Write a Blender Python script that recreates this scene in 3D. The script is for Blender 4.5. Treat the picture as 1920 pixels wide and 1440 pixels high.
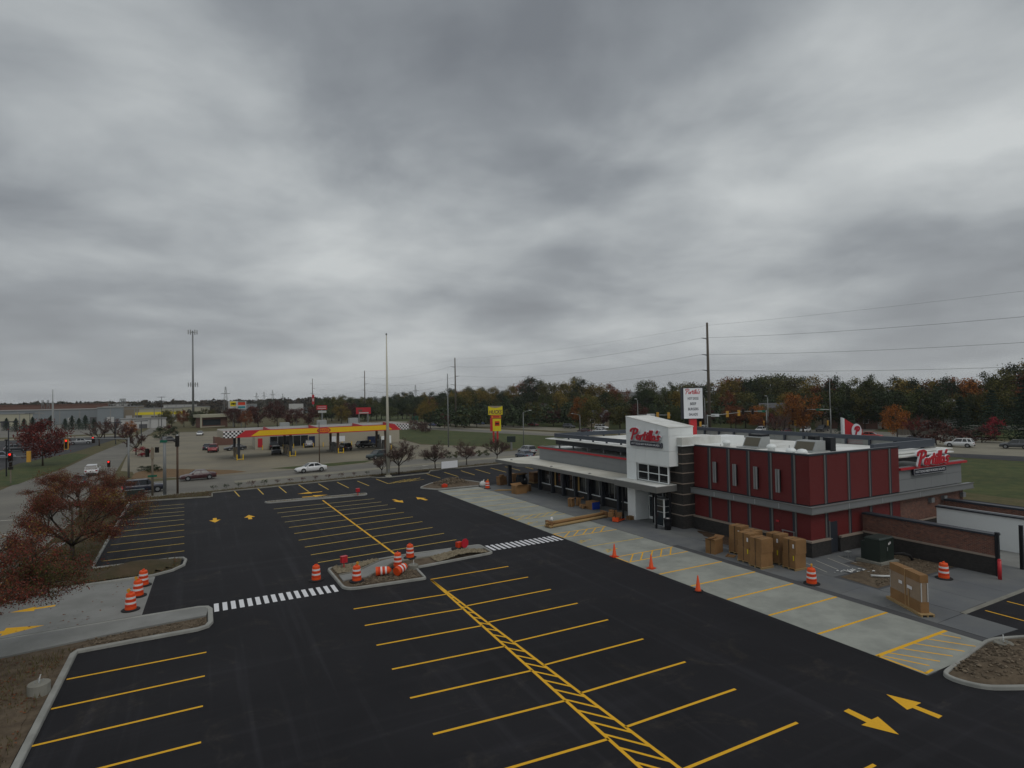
import bpy, math, random
import numpy as np
from mathutils import Vector, Matrix
random.seed(7); np.random.seed(7)
for o in list(bpy.data.objects): bpy.data.objects.remove(o)
SC = bpy.context.scene; COL = SC.collection
# ------------------------------------------------------------------ camera (solved from the stall lines: 2.74 m apart)
F, PITCH, ROLL, YAW, CH = 1107.0, .0212, -.018, .483, 11.51
_f0 = Vector((math.sin(YAW), math.cos(YAW), 0)); _rt = Vector((math.cos(YAW), -math.sin(YAW), 0)); _up = Vector((0, 0, 1))
FW = _f0*math.cos(PITCH) + _up*math.sin(PITCH); _u2 = -_f0*math.sin(PITCH) + _up*math.cos(PITCH)
RT = _rt*math.cos(ROLL) + _u2*math.sin(ROLL); UP = -_rt*math.sin(ROLL) + _u2*math.cos(ROLL)
cd = bpy.data.cameras.new('Camera'); cam = bpy.data.objects.new('Camera', cd); COL.objects.link(cam)
cd.sensor_width = 36; cd.lens = F/1920*36; cd.clip_start = .1; cd.clip_end = 20000
M = Matrix((RT, UP, -FW)).transposed().to_4x4(); M.translation = (0, 0, CH); cam.matrix_world = M
SC.camera = cam
# ------------------------------------------------------------------ sky, sun, exposure (heavy overcast, brighter behind the camera)
SUN_EL, SUN_AZ = 50, 168        # degrees; azimuth clockwise from +Y
W = bpy.data.worlds.new('World'); SC.world = W; W.use_nodes = True
nt = W.node_tree; N = nt.nodes; L = nt.links; N.clear()
def nd(t, **k):
    n = N.new(t)
    for a, v in k.items(): setattr(n, a, v)
    return n
def mth(op, a, b=None, c=None):
    n = nd('ShaderNodeMath', operation=op)
    for i, v in enumerate((a, b, c)):
        if v is None: continue
        if isinstance(v, (int, float)): n.inputs[i].default_value = v
        else: L.new(v, n.inputs[i])
    return n.outputs[0]
def ramp(fac, stops):
    r = nd('ShaderNodeValToRGB'); L.new(fac, r.inputs[0]); e = r.color_ramp.elements
    while len(e) < len(stops): e.new(.5)
    for q, (p, c) in zip(e, stops):
        q.position = p; q.color = (*c, 1)
    return r.outputs[0]
tc = nd('ShaderNodeTexCoord'); sp = nd('ShaderNodeSeparateXYZ'); L.new(tc.outputs['Generated'], sp.inputs[0])
zc = mth('ADD', mth('MAXIMUM', sp.outputs[2], 0.0), .2)
cb = nd('ShaderNodeCombineXYZ'); L.new(mth('DIVIDE', sp.outputs[0], zc), cb.inputs[0]); L.new(mth('DIVIDE', sp.outputs[1], zc), cb.inputs[1])
mp = nd('ShaderNodeMapping'); L.new(cb.outputs[0], mp.inputs[0]); mp.inputs['Rotation'].default_value = (0, 0, -YAW*-1); mp.inputs['Scale'].default_value = (.95, .95, 1); mp.inputs['Location'].default_value = (5.6, 2.4, 0)
def noise(scale, detail, rough, dist, loc=0):
    n = nd('ShaderNodeTexNoise'); L.new(mp.outputs[0], n.inputs['Vector']); n.inputs['Scale'].default_value = scale
    n.inputs['Detail'].default_value = detail; n.inputs['Roughness'].default_value = rough; n.inputs['Distortion'].default_value = dist
    return n.outputs['Fac']
cl = mth('ADD', mth('MULTIPLY', noise(.72, 4, .45, .25), .66), mth('MULTIPLY', noise(1.9, 6, .52, .2), .34))
cc = ramp(cl, [(.36, (.122, .133, .148)), (.44, (.175, .19, .205)), (.51, (.26, .278, .289)), (.62, (.385, .404, .407))])
hz = ramp(mth('MAXIMUM', sp.outputs[2], 0.0), [(0.0, (1, 1, 1)), (.09, (.55, .55, .55)), (.3, (0, 0, 0)), (1, (0, 0, 0))])
mx = nd('ShaderNodeMixRGB'); L.new(mth('MULTIPLY', hz, .72), mx.inputs[0]); L.new(cc, mx.inputs[1]); mx.inputs[2].default_value = (.285, .297, .302, 1)
sky = nd('ShaderNodeTexSky', sky_type='NISHITA'); sky.sun_disc = False; sky.sun_elevation = math.radians(SUN_EL); sky.sun_rotation = math.radians(SUN_AZ); sky.dust_density = 4
sb = nd('ShaderNodeBackground'); L.new(sky.outputs[0], sb.inputs[0]); sb.inputs[1].default_value = .05
cbk = nd('ShaderNodeBackground'); L.new(mx.outputs[0], cbk.inputs[0]); cbk.inputs[1].default_value = 2.75
ms = nd('ShaderNodeMixShader'); ms.inputs[0].default_value = .95; L.new(sb.outputs[0], ms.inputs[1]); L.new(cbk.outputs[0], ms.inputs[2])
wo = nd('ShaderNodeOutputWorld'); L.new(ms.outputs[0], wo.inputs[0])
sl = bpy.data.lights.new('sun', 'SUN'); sl.energy = 1.25; sl.angle = math.radians(35); sl.color = (1, .96, .9)
so = bpy.data.objects.new('sun', sl); COL.objects.link(so)
_sd = Vector((math.sin(math.radians(SUN_AZ))*math.cos(math.radians(SUN_EL)), math.cos(math.radians(SUN_AZ))*math.cos(math.radians(SUN_EL)), math.sin(math.radians(SUN_EL))))
so.rotation_euler = (-_sd).to_track_quat('-Z', 'Y').to_euler(); so.location = _sd*200
vs = SC.view_settings; vs.view_transform = 'Standard'; vs.look = 'None'; vs.exposure = -.82; vs.gamma = 1; vs.use_curve_mapping = False
SC.cycles.max_bounces = 5; SC.cycles.diffuse_bounces = 2; SC.cycles.glossy_bounces = 2; SC.cycles.transmission_bounces = 2; SC.cycles.transparent_max_bounces = 6; SC.cycles.volume_bounces = 0
# ------------------------------------------------------------------ pixel of the 1920 x 1440 photo -> point on a level at height z
def ray(x, y): return FW + RT*((x-960)/F) - UP*((y-720)/F)
def G(x, y, z=0.0):
    d = ray(x, y); t = (z-CH)/d.z; return (d.x*t, d.y*t)
def HT(py, X, Y):               # height above the point (X, Y) that shows at row py
    lo, hi = -5., 200.
    for _ in range(50):
        m = (lo+hi)/2; v = Vector((X, Y, m-CH)); r = 720 - F*v.dot(UP)/v.dot(FW)
        if r > py: lo = m
        else: hi = m
    return lo
# ------------------------------------------------------------------ materials
MATS = {}
def mat(name, col, rough=.8, var=.12, scale=3., bump=0., bscale=60., metal=0., col2=None, spec=.3, emit=0., big=0., island=0., obj=0., coat=0., stretch=None):
    """procedural: base colour with two scales of noise, optional second tint, per-island and per-object variation, fine bump"""
    if name in MATS: return MATS[name]
    m = bpy.data.materials.new(name); m.use_nodes = True; t = m.node_tree; n = t.nodes; l = t.links; b = n['Principled BSDF']
    b.inputs['Roughness'].default_value = rough; b.inputs['Metallic'].default_value = metal; b.inputs['Specular IOR Level'].default_value = spec
    if coat: b.inputs['Coat Weight'].default_value = coat; b.inputs['Coat Roughness'].default_value = .08
    g = n.new('ShaderNodeNewGeometry'); pos = g.outputs['Position']
    if stretch:
        mp_ = n.new('ShaderNodeMapping'); l.new(pos, mp_.inputs[0]); mp_.inputs['Scale'].default_value = stretch; pos = mp_.outputs[0]
    def nz(s, d=4):
        x = n.new('ShaderNodeTexNoise'); l.new(pos, x.inputs['Vector']); x.inputs['Scale'].default_value = s; x.inputs['Detail'].default_value = d; x.inputs['Roughness'].default_value = .6
        return x.outputs['Fac']
    def M_(op, a, b_):
        x = n.new('ShaderNodeMath'); x.operation = op
        for i, v in enumerate((a, b_)):
            if isinstance(v, (int, float)): x.inputs[i].default_value = v
            else: l.new(v, x.inputs[i])
        return x.outputs[0]
    c1 = n.new('ShaderNodeMixRGB'); c1.inputs[1].default_value = (*col, 1); c1.inputs[2].default_value = (*(col2 or tuple(min(1, v*1.0) for v in col)), 1)
    if col2 and island: l.new(g.outputs['Random Per Island'], c1.inputs[0])
    elif col2:
        rr = n.new('ShaderNodeValToRGB'); l.new(nz(scale*.35), rr.inputs[0]); rr.color_ramp.elements[0].position = .38; rr.color_ramp.elements[1].position = .62
        l.new(rr.outputs[0], c1.inputs[0])
    out = c1.outputs[0]
    fac = M_('ADD', 1-var, M_('MULTIPLY', nz(scale), 2*var))
    if big: fac = M_('MULTIPLY', fac, M_('ADD', 1-big, M_('MULTIPLY', nz(scale*.06, 3), 2*big)))
    if island: fac = M_('MULTIPLY', fac, M_('ADD', 1-island, M_('MULTIPLY', g.outputs['Random Per Island'], 2*island)))
    if obj:
        oi = n.new('ShaderNodeObjectInfo'); fac = M_('MULTIPLY', fac, M_('ADD', 1-obj, M_('MULTIPLY', oi.outputs['Random'], 2*obj)))
    v = n.new('ShaderNodeVectorMath'); v.operation = 'SCALE'; l.new(out, v.inputs[0]); l.new(fac, v.inputs['Scale'])
    l.new(v.outputs[0], b.inputs['Base Color'])
    if bump:
        bp = n.new('ShaderNodeBump'); bp.inputs['Strength'].default_value = bump; bp.inputs['Distance'].default_value = .02; l.new(nz(bscale, 3), bp.inputs['Height']); l.new(bp.outputs[0], b.inputs['Normal'])
    if emit: b.inputs['Emission Color'].default_value = (*col, 1); b.inputs['Emission Strength'].default_value = emit
    MATS[name] = m; return m
def brick_mat(name, c1, c2, cm, bw=.215, bh=.075, mort=.009):
    m = bpy.data.materials.new(name); m.use_nodes = True; t = m.node_tree; n = t.nodes; l = t.links; b = n['Principled BSDF']; b.inputs['Roughness'].default_value = .85
    g = n.new('ShaderNodeNewGeometry'); s = n.new('ShaderNodeSeparateXYZ'); l.new(g.outputs['Position'], s.inputs[0])
    a = n.new('ShaderNodeMath'); a.operation = 'ADD'; l.new(s.outputs[0], a.inputs[0]); l.new(s.outputs[1], a.inputs[1])
    c = n.new('ShaderNodeCombineXYZ'); l.new(a.outputs[0], c.inputs[0]); l.new(s.outputs[2], c.inputs[1])
    k = n.new('ShaderNodeTexBrick'); l.new(c.outputs[0], k.inputs['Vector']); k.inputs['Scale'].default_value = 1; k.inputs['Brick Width'].default_value = bw; k.inputs['Row Height'].default_value = bh
    k.inputs['Mortar Size'].default_value = mort; k.inputs['Color1'].default_value = (*c1, 1); k.inputs['Color2'].default_value = (*c2, 1); k.inputs['Mortar'].default_value = (*cm, 1); k.inputs['Bias'].default_value = -.1
    x = n.new('ShaderNodeTexNoise'); l.new(g.outputs['Position'], x.inputs['Vector']); x.inputs['Scale'].default_value = 5; x.inputs['Detail'].default_value = 5
    mm = n.new('ShaderNodeMath'); mm.operation = 'MULTIPLY_ADD'; l.new(x.outputs['Fac'], mm.inputs[0]); mm.inputs[1].default_value = .9; mm.inputs[2].default_value = .55
    v = n.new('ShaderNodeVectorMath'); v.operation = 'SCALE'; l.new(k.outputs['Color'], v.inputs[0]); l.new(mm.outputs[0], v.inputs['Scale']); l.new(v.outputs[0], b.inputs['Base Color'])
    bp = n.new('ShaderNodeBump'); bp.inputs['Strength'].default_value = .5; bp.inputs['Distance'].default_value = .01; bp.invert = True; l.new(k.outputs['Fac'], bp.inputs['Height']); l.new(bp.outputs[0], b.inputs['Normal'])
    MATS[name] = m; return m
def checker_mat(name, size):
    m = bpy.data.materials.new(name); m.use_nodes = True; t = m.node_tree; n = t.nodes; l = t.links; b = n['Principled BSDF']; b.inputs['Roughness'].default_value = .5
    tc_ = n.new('ShaderNodeTexCoord'); s = n.new('ShaderNodeSeparateXYZ'); l.new(tc_.outputs['Object'], s.inputs[0]); c = n.new('ShaderNodeCombineXYZ'); l.new(s.outputs[0], c.inputs[0]); l.new(s.outputs[2], c.inputs[1]); c.inputs[2].default_value = .013
    k = n.new('ShaderNodeTexChecker'); l.new(c.outputs[0], k.inputs[0]); k.inputs['Scale'].default_value = 1/size; k.inputs[1].default_value = (.75, .75, .75, 1); k.inputs[2].default_value = (.015, .015, .02, 1)
    l.new(k.outputs[0], b.inputs['Base Color']); MATS[name] = m; return m
def asphalt_mat(name, base):
    """new blacktop: fine stone speckle, broad cloudy mottling, faint lighter tyre and roller streaks, dusty patches"""
    m = bpy.data.materials.new(name); m.use_nodes = True; t = m.node_tree; n = t.nodes; l = t.links; b = n['Principled BSDF']; b.inputs['Roughness'].default_value = .78; b.inputs['Specular IOR Level'].default_value = .16
    g = n.new('ShaderNodeNewGeometry')
    def nz(s, d, rough=.6, st=None, rot=0, dist=0):
        p = g.outputs['Position']
        if st:
            q = n.new('ShaderNodeMapping'); l.new(p, q.inputs[0]); q.inputs['Scale'].default_value = st; q.inputs['Rotation'].default_value = (0, 0, rot); p = q.outputs[0]
        x = n.new('ShaderNodeTexNoise'); l.new(p, x.inputs['Vector']); x.inputs['Scale'].default_value = s; x.inputs['Detail'].default_value = d; x.inputs['Roughness'].default_value = rough; x.inputs['Distortion'].default_value = dist
        return x.outputs['Fac']
    def rp(f, a, b_, lo=0, hi=1):
        r = n.new('ShaderNodeMapRange'); l.new(f, r.inputs[0]); r.inputs[1].default_value = a; r.inputs[2].default_value = b_; r.inputs[3].default_value = lo; r.inputs[4].default_value = hi; return r.outputs[0]
    def mul(a, b_, op='MULTIPLY'):
        x = n.new('ShaderNodeMath'); x.operation = op
        for i, v in enumerate((a, b_)):
            if isinstance(v, (int, float)): x.inputs[i].default_value = v
            else: l.new(v, x.inputs[i])
        return x.outputs[0]
    f = mul(rp(nz(55, 3), .3, .7, .72, 1.28), rp(nz(.16, 5, .6, None, 0, .8), .3, .7, .8, 1.2))
    st1 = rp(nz(1, 4, .6, (1.6, .05, 1), .12), .54, .76, 0, .8); st2 = rp(nz(1, 4, .6, (.07, 1.3, 1), .5, .4), .56, .78, 0, .55)
    f = mul(f, mul(1.0, mul(st1, st2, 'ADD'), 'ADD'))
    mxx = n.new('ShaderNodeMixRGB'); mxx.inputs[1].default_value = (*base, 1); mxx.inputs[2].default_value = (.115, .095, .07, 1); l.new(mul(rp(nz(.35, 6, .7, None, 0, 1.2), .56, .78, 0, .5), rp(nz(4, 5, .7), .4, .7, .2, 1)), mxx.inputs[0])
    v = n.new('ShaderNodeVectorMath'); v.operation = 'SCALE'; l.new(mxx.outputs[0], v.inputs[0]); l.new(f, v.inputs['Scale']); l.new(v.outputs[0], b.inputs['Base Color'])
    bp = n.new('ShaderNodeBump'); bp.inputs['Strength'].default_value = .35; bp.inputs['Distance'].default_value = .01; l.new(nz(90, 2), bp.inputs['Height']); l.new(bp.outputs[0], b.inputs['Normal'])
    MATS[name] = m; return m
asphalt_mat('asphalt', (.0160, .0155, .0180)); asphalt_mat('old_asphalt', (.045, .045, .048))
mat('conc_park', (.325, .335, .30), .85, .10, 1.4, .2, 40, big=.12, col2=(.25, .26, .235), obj=.045)
mat('conc_walk', (.125, .132, .14), .8, .12, .9, .2, 40, big=.18, col2=(.16, .165, .162), obj=.05)
mat('conc_apron', (.26, .262, .25), .85, .10, 1.2, .2, 40, big=.15, col2=(.21, .212, .20))
mat('conc_dark', (.075, .076, .08), .8, .12, 2)
mat('gutter', (.125, .12, .105), .85, .14, 2.5)
mat('kerb', (.25, .245, .212), .85, .16, 2.5, .2, 40, col2=(.195, .188, .16))
mat('kerb_white', (.33, .33, .305), .85, .10, 2.5, .2, 40, col2=(.26, .26, .24))
mat('road', (.185, .175, .15), .85, .10, .5, .15, 30, big=.18, col2=(.148, .14, .122))
mat('road_tan', (.255, .235, .18), .85, .10, .5, .15, 30, big=.14, col2=(.21, .195, .152))
mat('forecourt', (.235, .208, .15), .85, .12, .35, .15, 30, big=.2, col2=(.19, .17, .13))
mat('grass', (.040, .060, .016), .95, .35, 1.4, .5, 12, big=.3, col2=(.075, .080, .024))
mat('dry_grass', (.105, .085, .038), .95, .35, 1.5, .5, 12, big=.3, col2=(.075, .07, .025))
mat('verge', (.082, .058, .034), .95, .35, 2.2, .6, 14, big=.25, col2=(.056, .048, .023))
mat('soil', (.088, .064, .042), .95, .3, 5, .9, 20, big=.2, col2=(.135, .102, .068))
mat('mulch', (.075, .042, .024), .95, .35, 7, .8, 30, col2=(.05, .032, .02))
mat('bark_bed', (.19, .115, .055), .95, .3, 5, .6, 25, col2=(.14, .09, .045))
mat('stone', (.30, .25, .165), .9, .15, 4, .2, 30, col2=(.16, .135, .095), island=.5)
mat('clod', (.105, .08, .055), .95, .2, 4, .3, 30, col2=(.17, .135, .095), island=.3)
mat('yellow_paint', (.80, .43, .018), .7, .12, 9, 0, big=.1)
mat('yellow_faded', (.58, .40, .08), .8, .2, 9)
mat('yellow_pale', (.50, .40, .17), .8, .18, 9)
mat('white_paint', (.74, .74, .76), .7, .1, 8)
mat('pale_line', (.42, .40, .35), .8, .2, 6)
mat('white_panel', (.80, .83, .825), .45, .04, .8, spec=.4)
mat('roof_white', (.82, .83, .81), .7, .07, .9, big=.1, col2=(.58, .58, .54))
mat('canopy_top', (.60, .59, .53), .75, .08, .8, col2=(.50, .48, .41))
mat('grey_panel', (.215, .225, .23), .5, .05, 1, spec=.4)
mat('fascia', (.155, .155, .148), .5, .06, 1.5, spec=.4)
mat('belt_grey', (.20, .208, .212), .45, .06, 1.5, spec=.4)
mat('dark_metal', (.028, .033, .043), .45, .08, 2, spec=.4)
mat('beam_metal', (.052, .062, .08), .45, .08, 2, spec=.4)
mat('black', (.012, .013, .016), .5, .1, 4)
mat('red_siding', (.158, .0225, .0225), .55, .07, 1.2, spec=.4)
mat('red_trim', (.46, .02, .032), .45, .06, 2, spec=.4)
mat('red_paint', (.52, .022, .03), .4, .06, 3, spec=.5)
mat('sign_red', (.50, .012, .03), .35, .05, 3, spec=.5)
mat('white_sign', (.78, .79, .82), .4, .03, 2, spec=.5)
mat('navy_sign', (.012, .014, .028), .4, .05, 2)
mat('steel', (.42, .44, .45), .35, .12, 3, metal=.7)
mat('galv', (.36, .375, .37), .5, .14, 2.5, metal=.3)
mat('mesh_filter', (.115, .105, .078), .7, .2, 30)
mat('stone_band', (.30, .245, .20), .8, .1, 4)
mat('glass_dark', (.012, .014, .017), .07, 0, spec=.6)
mat('glass_blue', (.02, .028, .034), .08, 0, spec=.6)
mat('alu', (.40, .42, .43), .4, .05, 3, metal=.4)
mat('plywood', (.40, .25, .09), .8, .15, 6)
mat('carton', (.27, .15, .063), .85, .10, 3, .1, 20, col2=(.225, .124, .052), obj=.07)
mat('carton_dark', (.22, .115, .05), .85, .12, 3)
mat('tape', (.36, .22, .10), .4, .1, 5)
mat('pallet', (.36, .245, .115), .85, .18, 5, stretch=(1, 6, 1))
mat('wrap', (.30, .22, .15), .25, .15, 4, spec=.6)
mat('orange', (.78, .085, .012), .5, .08, 5, spec=.4)
mat('orange_deep', (.62, .05, .012), .55, .1, 5)
mat('reflect_white', (.72, .70, .70), .5, .08, 6)
mat('rubber', (.018, .018, .019), .8, .2, 8)
mat('trans_green', (.020, .030, .025), .45, .1, 3, spec=.4)
mat('cable', (.03, .03, .032), .6, .1, 5)
mat('wood_pole', (.105, .088, .07), .85, .2, 4, stretch=(1, 1, .15))
mat('pole_grey', (.215, .225, .225), .5, .1, 2, metal=.2)
mat('pole_cream', (.55, .53, .44), .5, .06, 1)
mat('pole_brown', (.10, .065, .042), .6, .12, 2)
mat('pole_conc', (.20, .17, .13), .8, .1, 3)
mat('sig_yellow', (.58, .31, .045), .5, .08, 4)
mat('sig_black', (.014, .012, .01), .6, .1, 4)
mat('sig_red_on', (1.0, .03, .02), .4, 0, emit=2.6)
mat('sig_lens', (.03, .012, .008), .3, 0)
mat('sign_green', (.01, .12, .075), .5, .05, 3)
mat('brand_yellow', (.78, .50, .015), .45, .05, 2)
mat('sign_yellow', (.75, .62, .02), .45, .05, 2)
mat('brand_orange', (.75, .22, .02), .45, .05, 2)
mat('beige_wall', (.40, .365, .29), .8, .06, 1.2)
mat('cream_wall', (.40, .385, .29), .8, .08, .2)
mat('blue_wall', (.21, .235, .25), .7, .06, .15)
mat('brick_house', (.16, .085, .065), .85, .12, 2)
mat('siding_white', (.48, .48, .47), .7, .05, 2)
mat('siding_tan', (.24, .20, .145), .8, .08, 2)
mat('roof_grey', (.10, .10, .105), .85, .12, 3)
mat('roof_light', (.26, .26, .25), .8, .1, 3)
mat('fence_wood', (.12, .105, .09), .9, .15, 3, obj=.15)
mat('blue_shaded', (.010, .018, .055), .5, .05, 3)  # store blue, base colour darkened to carry the shade under the gas canopy
mat('blue_box', (.02, .06, .36), .4, .05, 3)
mat('teal_sign', (.02, .25, .30), .5, .05, 3)
mat('bark', (.055, .042, .032), .9, .25, 8, .6, 30)
mat('trash', (.62, .62, .60), .6, .2, 6)
mat('pvc', (.55, .56, .55), .4, .1, 4)
brick_mat('brick_red', (.20, .066, .04), (.085, .034, .026), (.20, .165, .135))
brick_mat('brick_black', (.026, .024, .023), (.040, .035, .032), (.030, .029, .028))
brick_mat('brick_brown', (.027, .025, .023), (.040, .036, .032), (.042, .040, .038), bw=.30, bh=.10)
checker_mat('checker', .36)
# foliage: (name, colour a, colour b)
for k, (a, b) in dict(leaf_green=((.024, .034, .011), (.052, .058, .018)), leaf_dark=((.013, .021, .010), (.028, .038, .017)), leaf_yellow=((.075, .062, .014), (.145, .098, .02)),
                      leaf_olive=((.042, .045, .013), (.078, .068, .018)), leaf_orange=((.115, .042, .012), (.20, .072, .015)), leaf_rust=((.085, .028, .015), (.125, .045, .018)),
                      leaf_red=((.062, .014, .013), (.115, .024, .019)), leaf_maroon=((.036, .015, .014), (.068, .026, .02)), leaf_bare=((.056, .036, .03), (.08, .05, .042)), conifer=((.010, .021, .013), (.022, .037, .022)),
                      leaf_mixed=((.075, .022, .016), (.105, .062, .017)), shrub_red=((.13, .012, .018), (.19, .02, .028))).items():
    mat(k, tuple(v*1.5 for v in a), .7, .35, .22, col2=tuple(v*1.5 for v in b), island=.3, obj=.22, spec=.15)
def autumn_mat(name, cols):
    """leaves whose colour drifts over a metre or so: maroon, red, olive, gold"""
    m = bpy.data.materials.new(name); m.use_nodes = True; t = m.node_tree; n = t.nodes; l = t.links; b = n['Principled BSDF']; b.inputs['Roughness'].default_value = .7; b.inputs['Specular IOR Level'].default_value = .15
    g = n.new('ShaderNodeNewGeometry'); x = n.new('ShaderNodeTexNoise'); l.new(g.outputs['Position'], x.inputs['Vector']); x.inputs['Scale'].default_value = .38; x.inputs['Detail'].default_value = 2
    s = n.new('ShaderNodeMath'); s.operation = 'MULTIPLY_ADD'; l.new(g.outputs['Random Per Island'], s.inputs[0]); s.inputs[1].default_value = .34; s.inputs[2].default_value = -.17
    q = n.new('ShaderNodeMath'); q.operation = 'ADD'; l.new(s.outputs[0], q.inputs[0]); l.new(x.outputs['Fac'], q.inputs[1])
    r = n.new('ShaderNodeValToRGB'); l.new(q.outputs[0], r.inputs[0]); e = r.color_ramp.elements
    while len(e) < len(cols): e.new(.5)
    for i, c in enumerate(cols): e[i].position = .28+.46*i/(len(cols)-1); e[i].color = (*c, 1)
    v = n.new('ShaderNodeVectorMath'); v.operation = 'SCALE'; l.new(r.outputs[0], v.inputs[0]); k = n.new('ShaderNodeMath'); k.operation = 'MULTIPLY_ADD'; l.new(g.outputs['Random Per Island'], k.inputs[0]); k.inputs[1].default_value = .8; k.inputs[2].default_value = .6; l.new(k.outputs[0], v.inputs['Scale']); l.new(v.outputs[0], b.inputs['Base Color']); MATS[name] = m
autumn_mat('leaf_autumn', [(.095, .095, .026), (.085, .04, .024), (.165, .034, .027), (.13, .04, .024), (.19, .13, .026)])
# ------------------------------------------------------------------ mesh helpers
class MB:
    def __init__(s): s.v = []; s.f = []; s.m = []
    def add(s, vs, fs, mi=0):
        b = len(s.v); s.v.extend(vs); s.f.extend([tuple(i+b for i in f) for f in fs]); s.m.extend([mi]*len(fs)); return s
    def bx(s, x0, x1, y0, y1, z0, z1, mi=0):
        return s.add([(x0, y0, z0), (x1, y0, z0), (x1, y1, z0), (x0, y1, z0), (x0, y0, z1), (x1, y0, z1), (x1, y1, z1), (x0, y1, z1)],
                     [(0, 3, 2, 1), (4, 5, 6, 7), (0, 1, 5, 4), (1, 2, 6, 5), (2, 3, 7, 6), (3, 0, 4, 7)], mi)
    def hexa(s, p, mi=0):       # 8 points: bottom ring, top ring
        return s.add(p, [(0, 3, 2, 1), (4, 5, 6, 7), (0, 1, 5, 4), (1, 2, 6, 5), (2, 3, 7, 6), (3, 0, 4, 7)], mi)
    def prism(s, poly, z0, z1, mi=0):
        n = len(poly); a = sum(poly[i][0]*poly[(i+1) % n][1]-poly[(i+1) % n][0]*poly[i][1] for i in range(n))
        if a < 0: poly = poly[::-1]
        return s.add([(x, y, z0) for x, y in poly]+[(x, y, z1) for x, y in poly], [tuple(range(n-1, -1, -1)), tuple(range(n, 2*n))]+[(i, (i+1) % n, n+(i+1) % n, n+i) for i in range(n)], mi)
    def cyl(s, p0, p1, r0, r1=None, n=10, mi=0, caps=True):
        r1 = r0 if r1 is None else r1; p0 = Vector(p0); p1 = Vector(p1); d = (p1-p0)
        d = d.normalized() if d.length > 1e-9 else Vector((0, 0, 1)); u = d.orthogonal().normalized(); w = d.cross(u)
        A = [tuple(p0+(u*math.cos(2*math.pi*i/n)+w*math.sin(2*math.pi*i/n))*r0) for i in range(n)]; B = [tuple(p1+(u*math.cos(2*math.pi*i/n)+w*math.sin(2*math.pi*i/n))*r1) for i in range(n)]
        fs = [(i, (i+1) % n, n+(i+1) % n, n+i) for i in range(n)]
        if caps: fs += [tuple(range(n-1, -1, -1)), tuple(range(n, 2*n))]
        return s.add(A+B, fs, mi)
    def lathe(s, prof, n=16, c=(0, 0, 0), mi=0):
        k = len(prof); vs = [(c[0]+r*math.cos(2*math.pi*j/n), c[1]+r*math.sin(2*math.pi*j/n), c[2]+z) for r, z in prof for j in range(n)]
        fs = [(i*n+j, i*n+(j+1) % n, (i+1)*n+(j+1) % n, (i+1)*n+j) for i in range(k-1) for j in range(n)]
        fs += [tuple(range(n-1, -1, -1)), tuple((k-1)*n+j for j in range(n))]
        return s.add(vs, fs, mi)
    def tube(s, pts, r, n=6, mi=0, r1=None):
        pts = [Vector(p) for p in pts]; k = len(pts); vs = []; ref = Vector((.13, .27, .95))
        for i, p in enumerate(pts):
            d = (pts[min(i+1, k-1)]-pts[max(i-1, 0)]).normalized(); u = d.cross(ref)
            if u.length < .05: u = d.cross(Vector((1, 0, 0)))
            u.normalize(); w = d.cross(u); rr = r if r1 is None else r+(r1-r)*i/(k-1)
            vs += [tuple(p+(u*math.cos(2*math.pi*j/n)+w*math.sin(2*math.pi*j/n))*rr) for j in range(n)]
        fs = [(i*n+j, i*n+(j+1) % n, (i+1)*n+(j+1) % n, (i+1)*n+j) for i in range(k-1) for j in range(n)]+[tuple(range(n-1, -1, -1)), tuple((k-1)*n+j for j in range(n))]
        return s.add(vs, fs, mi)
    def mesh(s, name, mats, smooth=False):
        me = bpy.data.meshes.new(name); me.from_pydata(s.v, [], s.f)
        for m in (mats if isinstance(mats, (list, tuple)) else [mats]): me.materials.append(MATS[m] if isinstance(m, str) else m)
        if any(s.m): me.polygons.foreach_set('material_index', s.m)
        if smooth: me.polygons.foreach_set('use_smooth', [True]*len(s.f))
        me.update(); return me
    def build(s, name, mats, parent=None, smooth=False, loc=None, rz=0):
        return link(name, s.mesh(name, mats, smooth), parent, loc, rz)
def link(name, me, parent=None, loc=None, rz=0):
    o = bpy.data.objects.new(name, me); COL.objects.link(o)
    if parent is not None: o.parent = parent
    if loc is not None: o.location = loc
    if rz: o.rotation_euler = (0, 0, rz)
    return o
def tag(o, label, cat, group=None, kind=None):
    if label: o['label'] = label
    if cat: o['category'] = cat
    if group: o['group'] = group
    if kind: o['kind'] = kind
    return o
def thing(name, label, cat, loc=(0, 0, 0), rz=0, group=None):
    o = bpy.data.objects.new(name, None); COL.objects.link(o); o.location = loc; o.rotation_euler = (0, 0, rz); o.empty_display_size = .3
    return tag(o, label, cat, group)
def struct(o): o['kind'] = 'structure'; return o
def dup(root, loc, rz=0, label=None, group=None, scale=None):
    def cp(o, par):
        c = o.copy(); COL.objects.link(c); c.parent = par
        for ch in o.children: cp(ch, c)
        return c
    r = cp(root, None); r.location = loc; r.rotation_euler = (0, 0, rz)
    if scale: r.scale = (scale,)*3 if isinstance(scale, (int, float)) else scale
    if label: r['label'] = label
    if group: r['group'] = group
    return r
def sheet(name, poly, z, m, parent=None):
    b = MB(); n = len(poly); a = sum(poly[i][0]*poly[(i+1) % n][1]-poly[(i+1) % n][0]*poly[i][1] for i in range(n))
    if a < 0: poly = poly[::-1]
    b.add([(x, y, z) for x, y in poly], [tuple(range(n))]); o = b.build(name, m, parent)
    if parent is None: struct(o)
    return o
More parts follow.
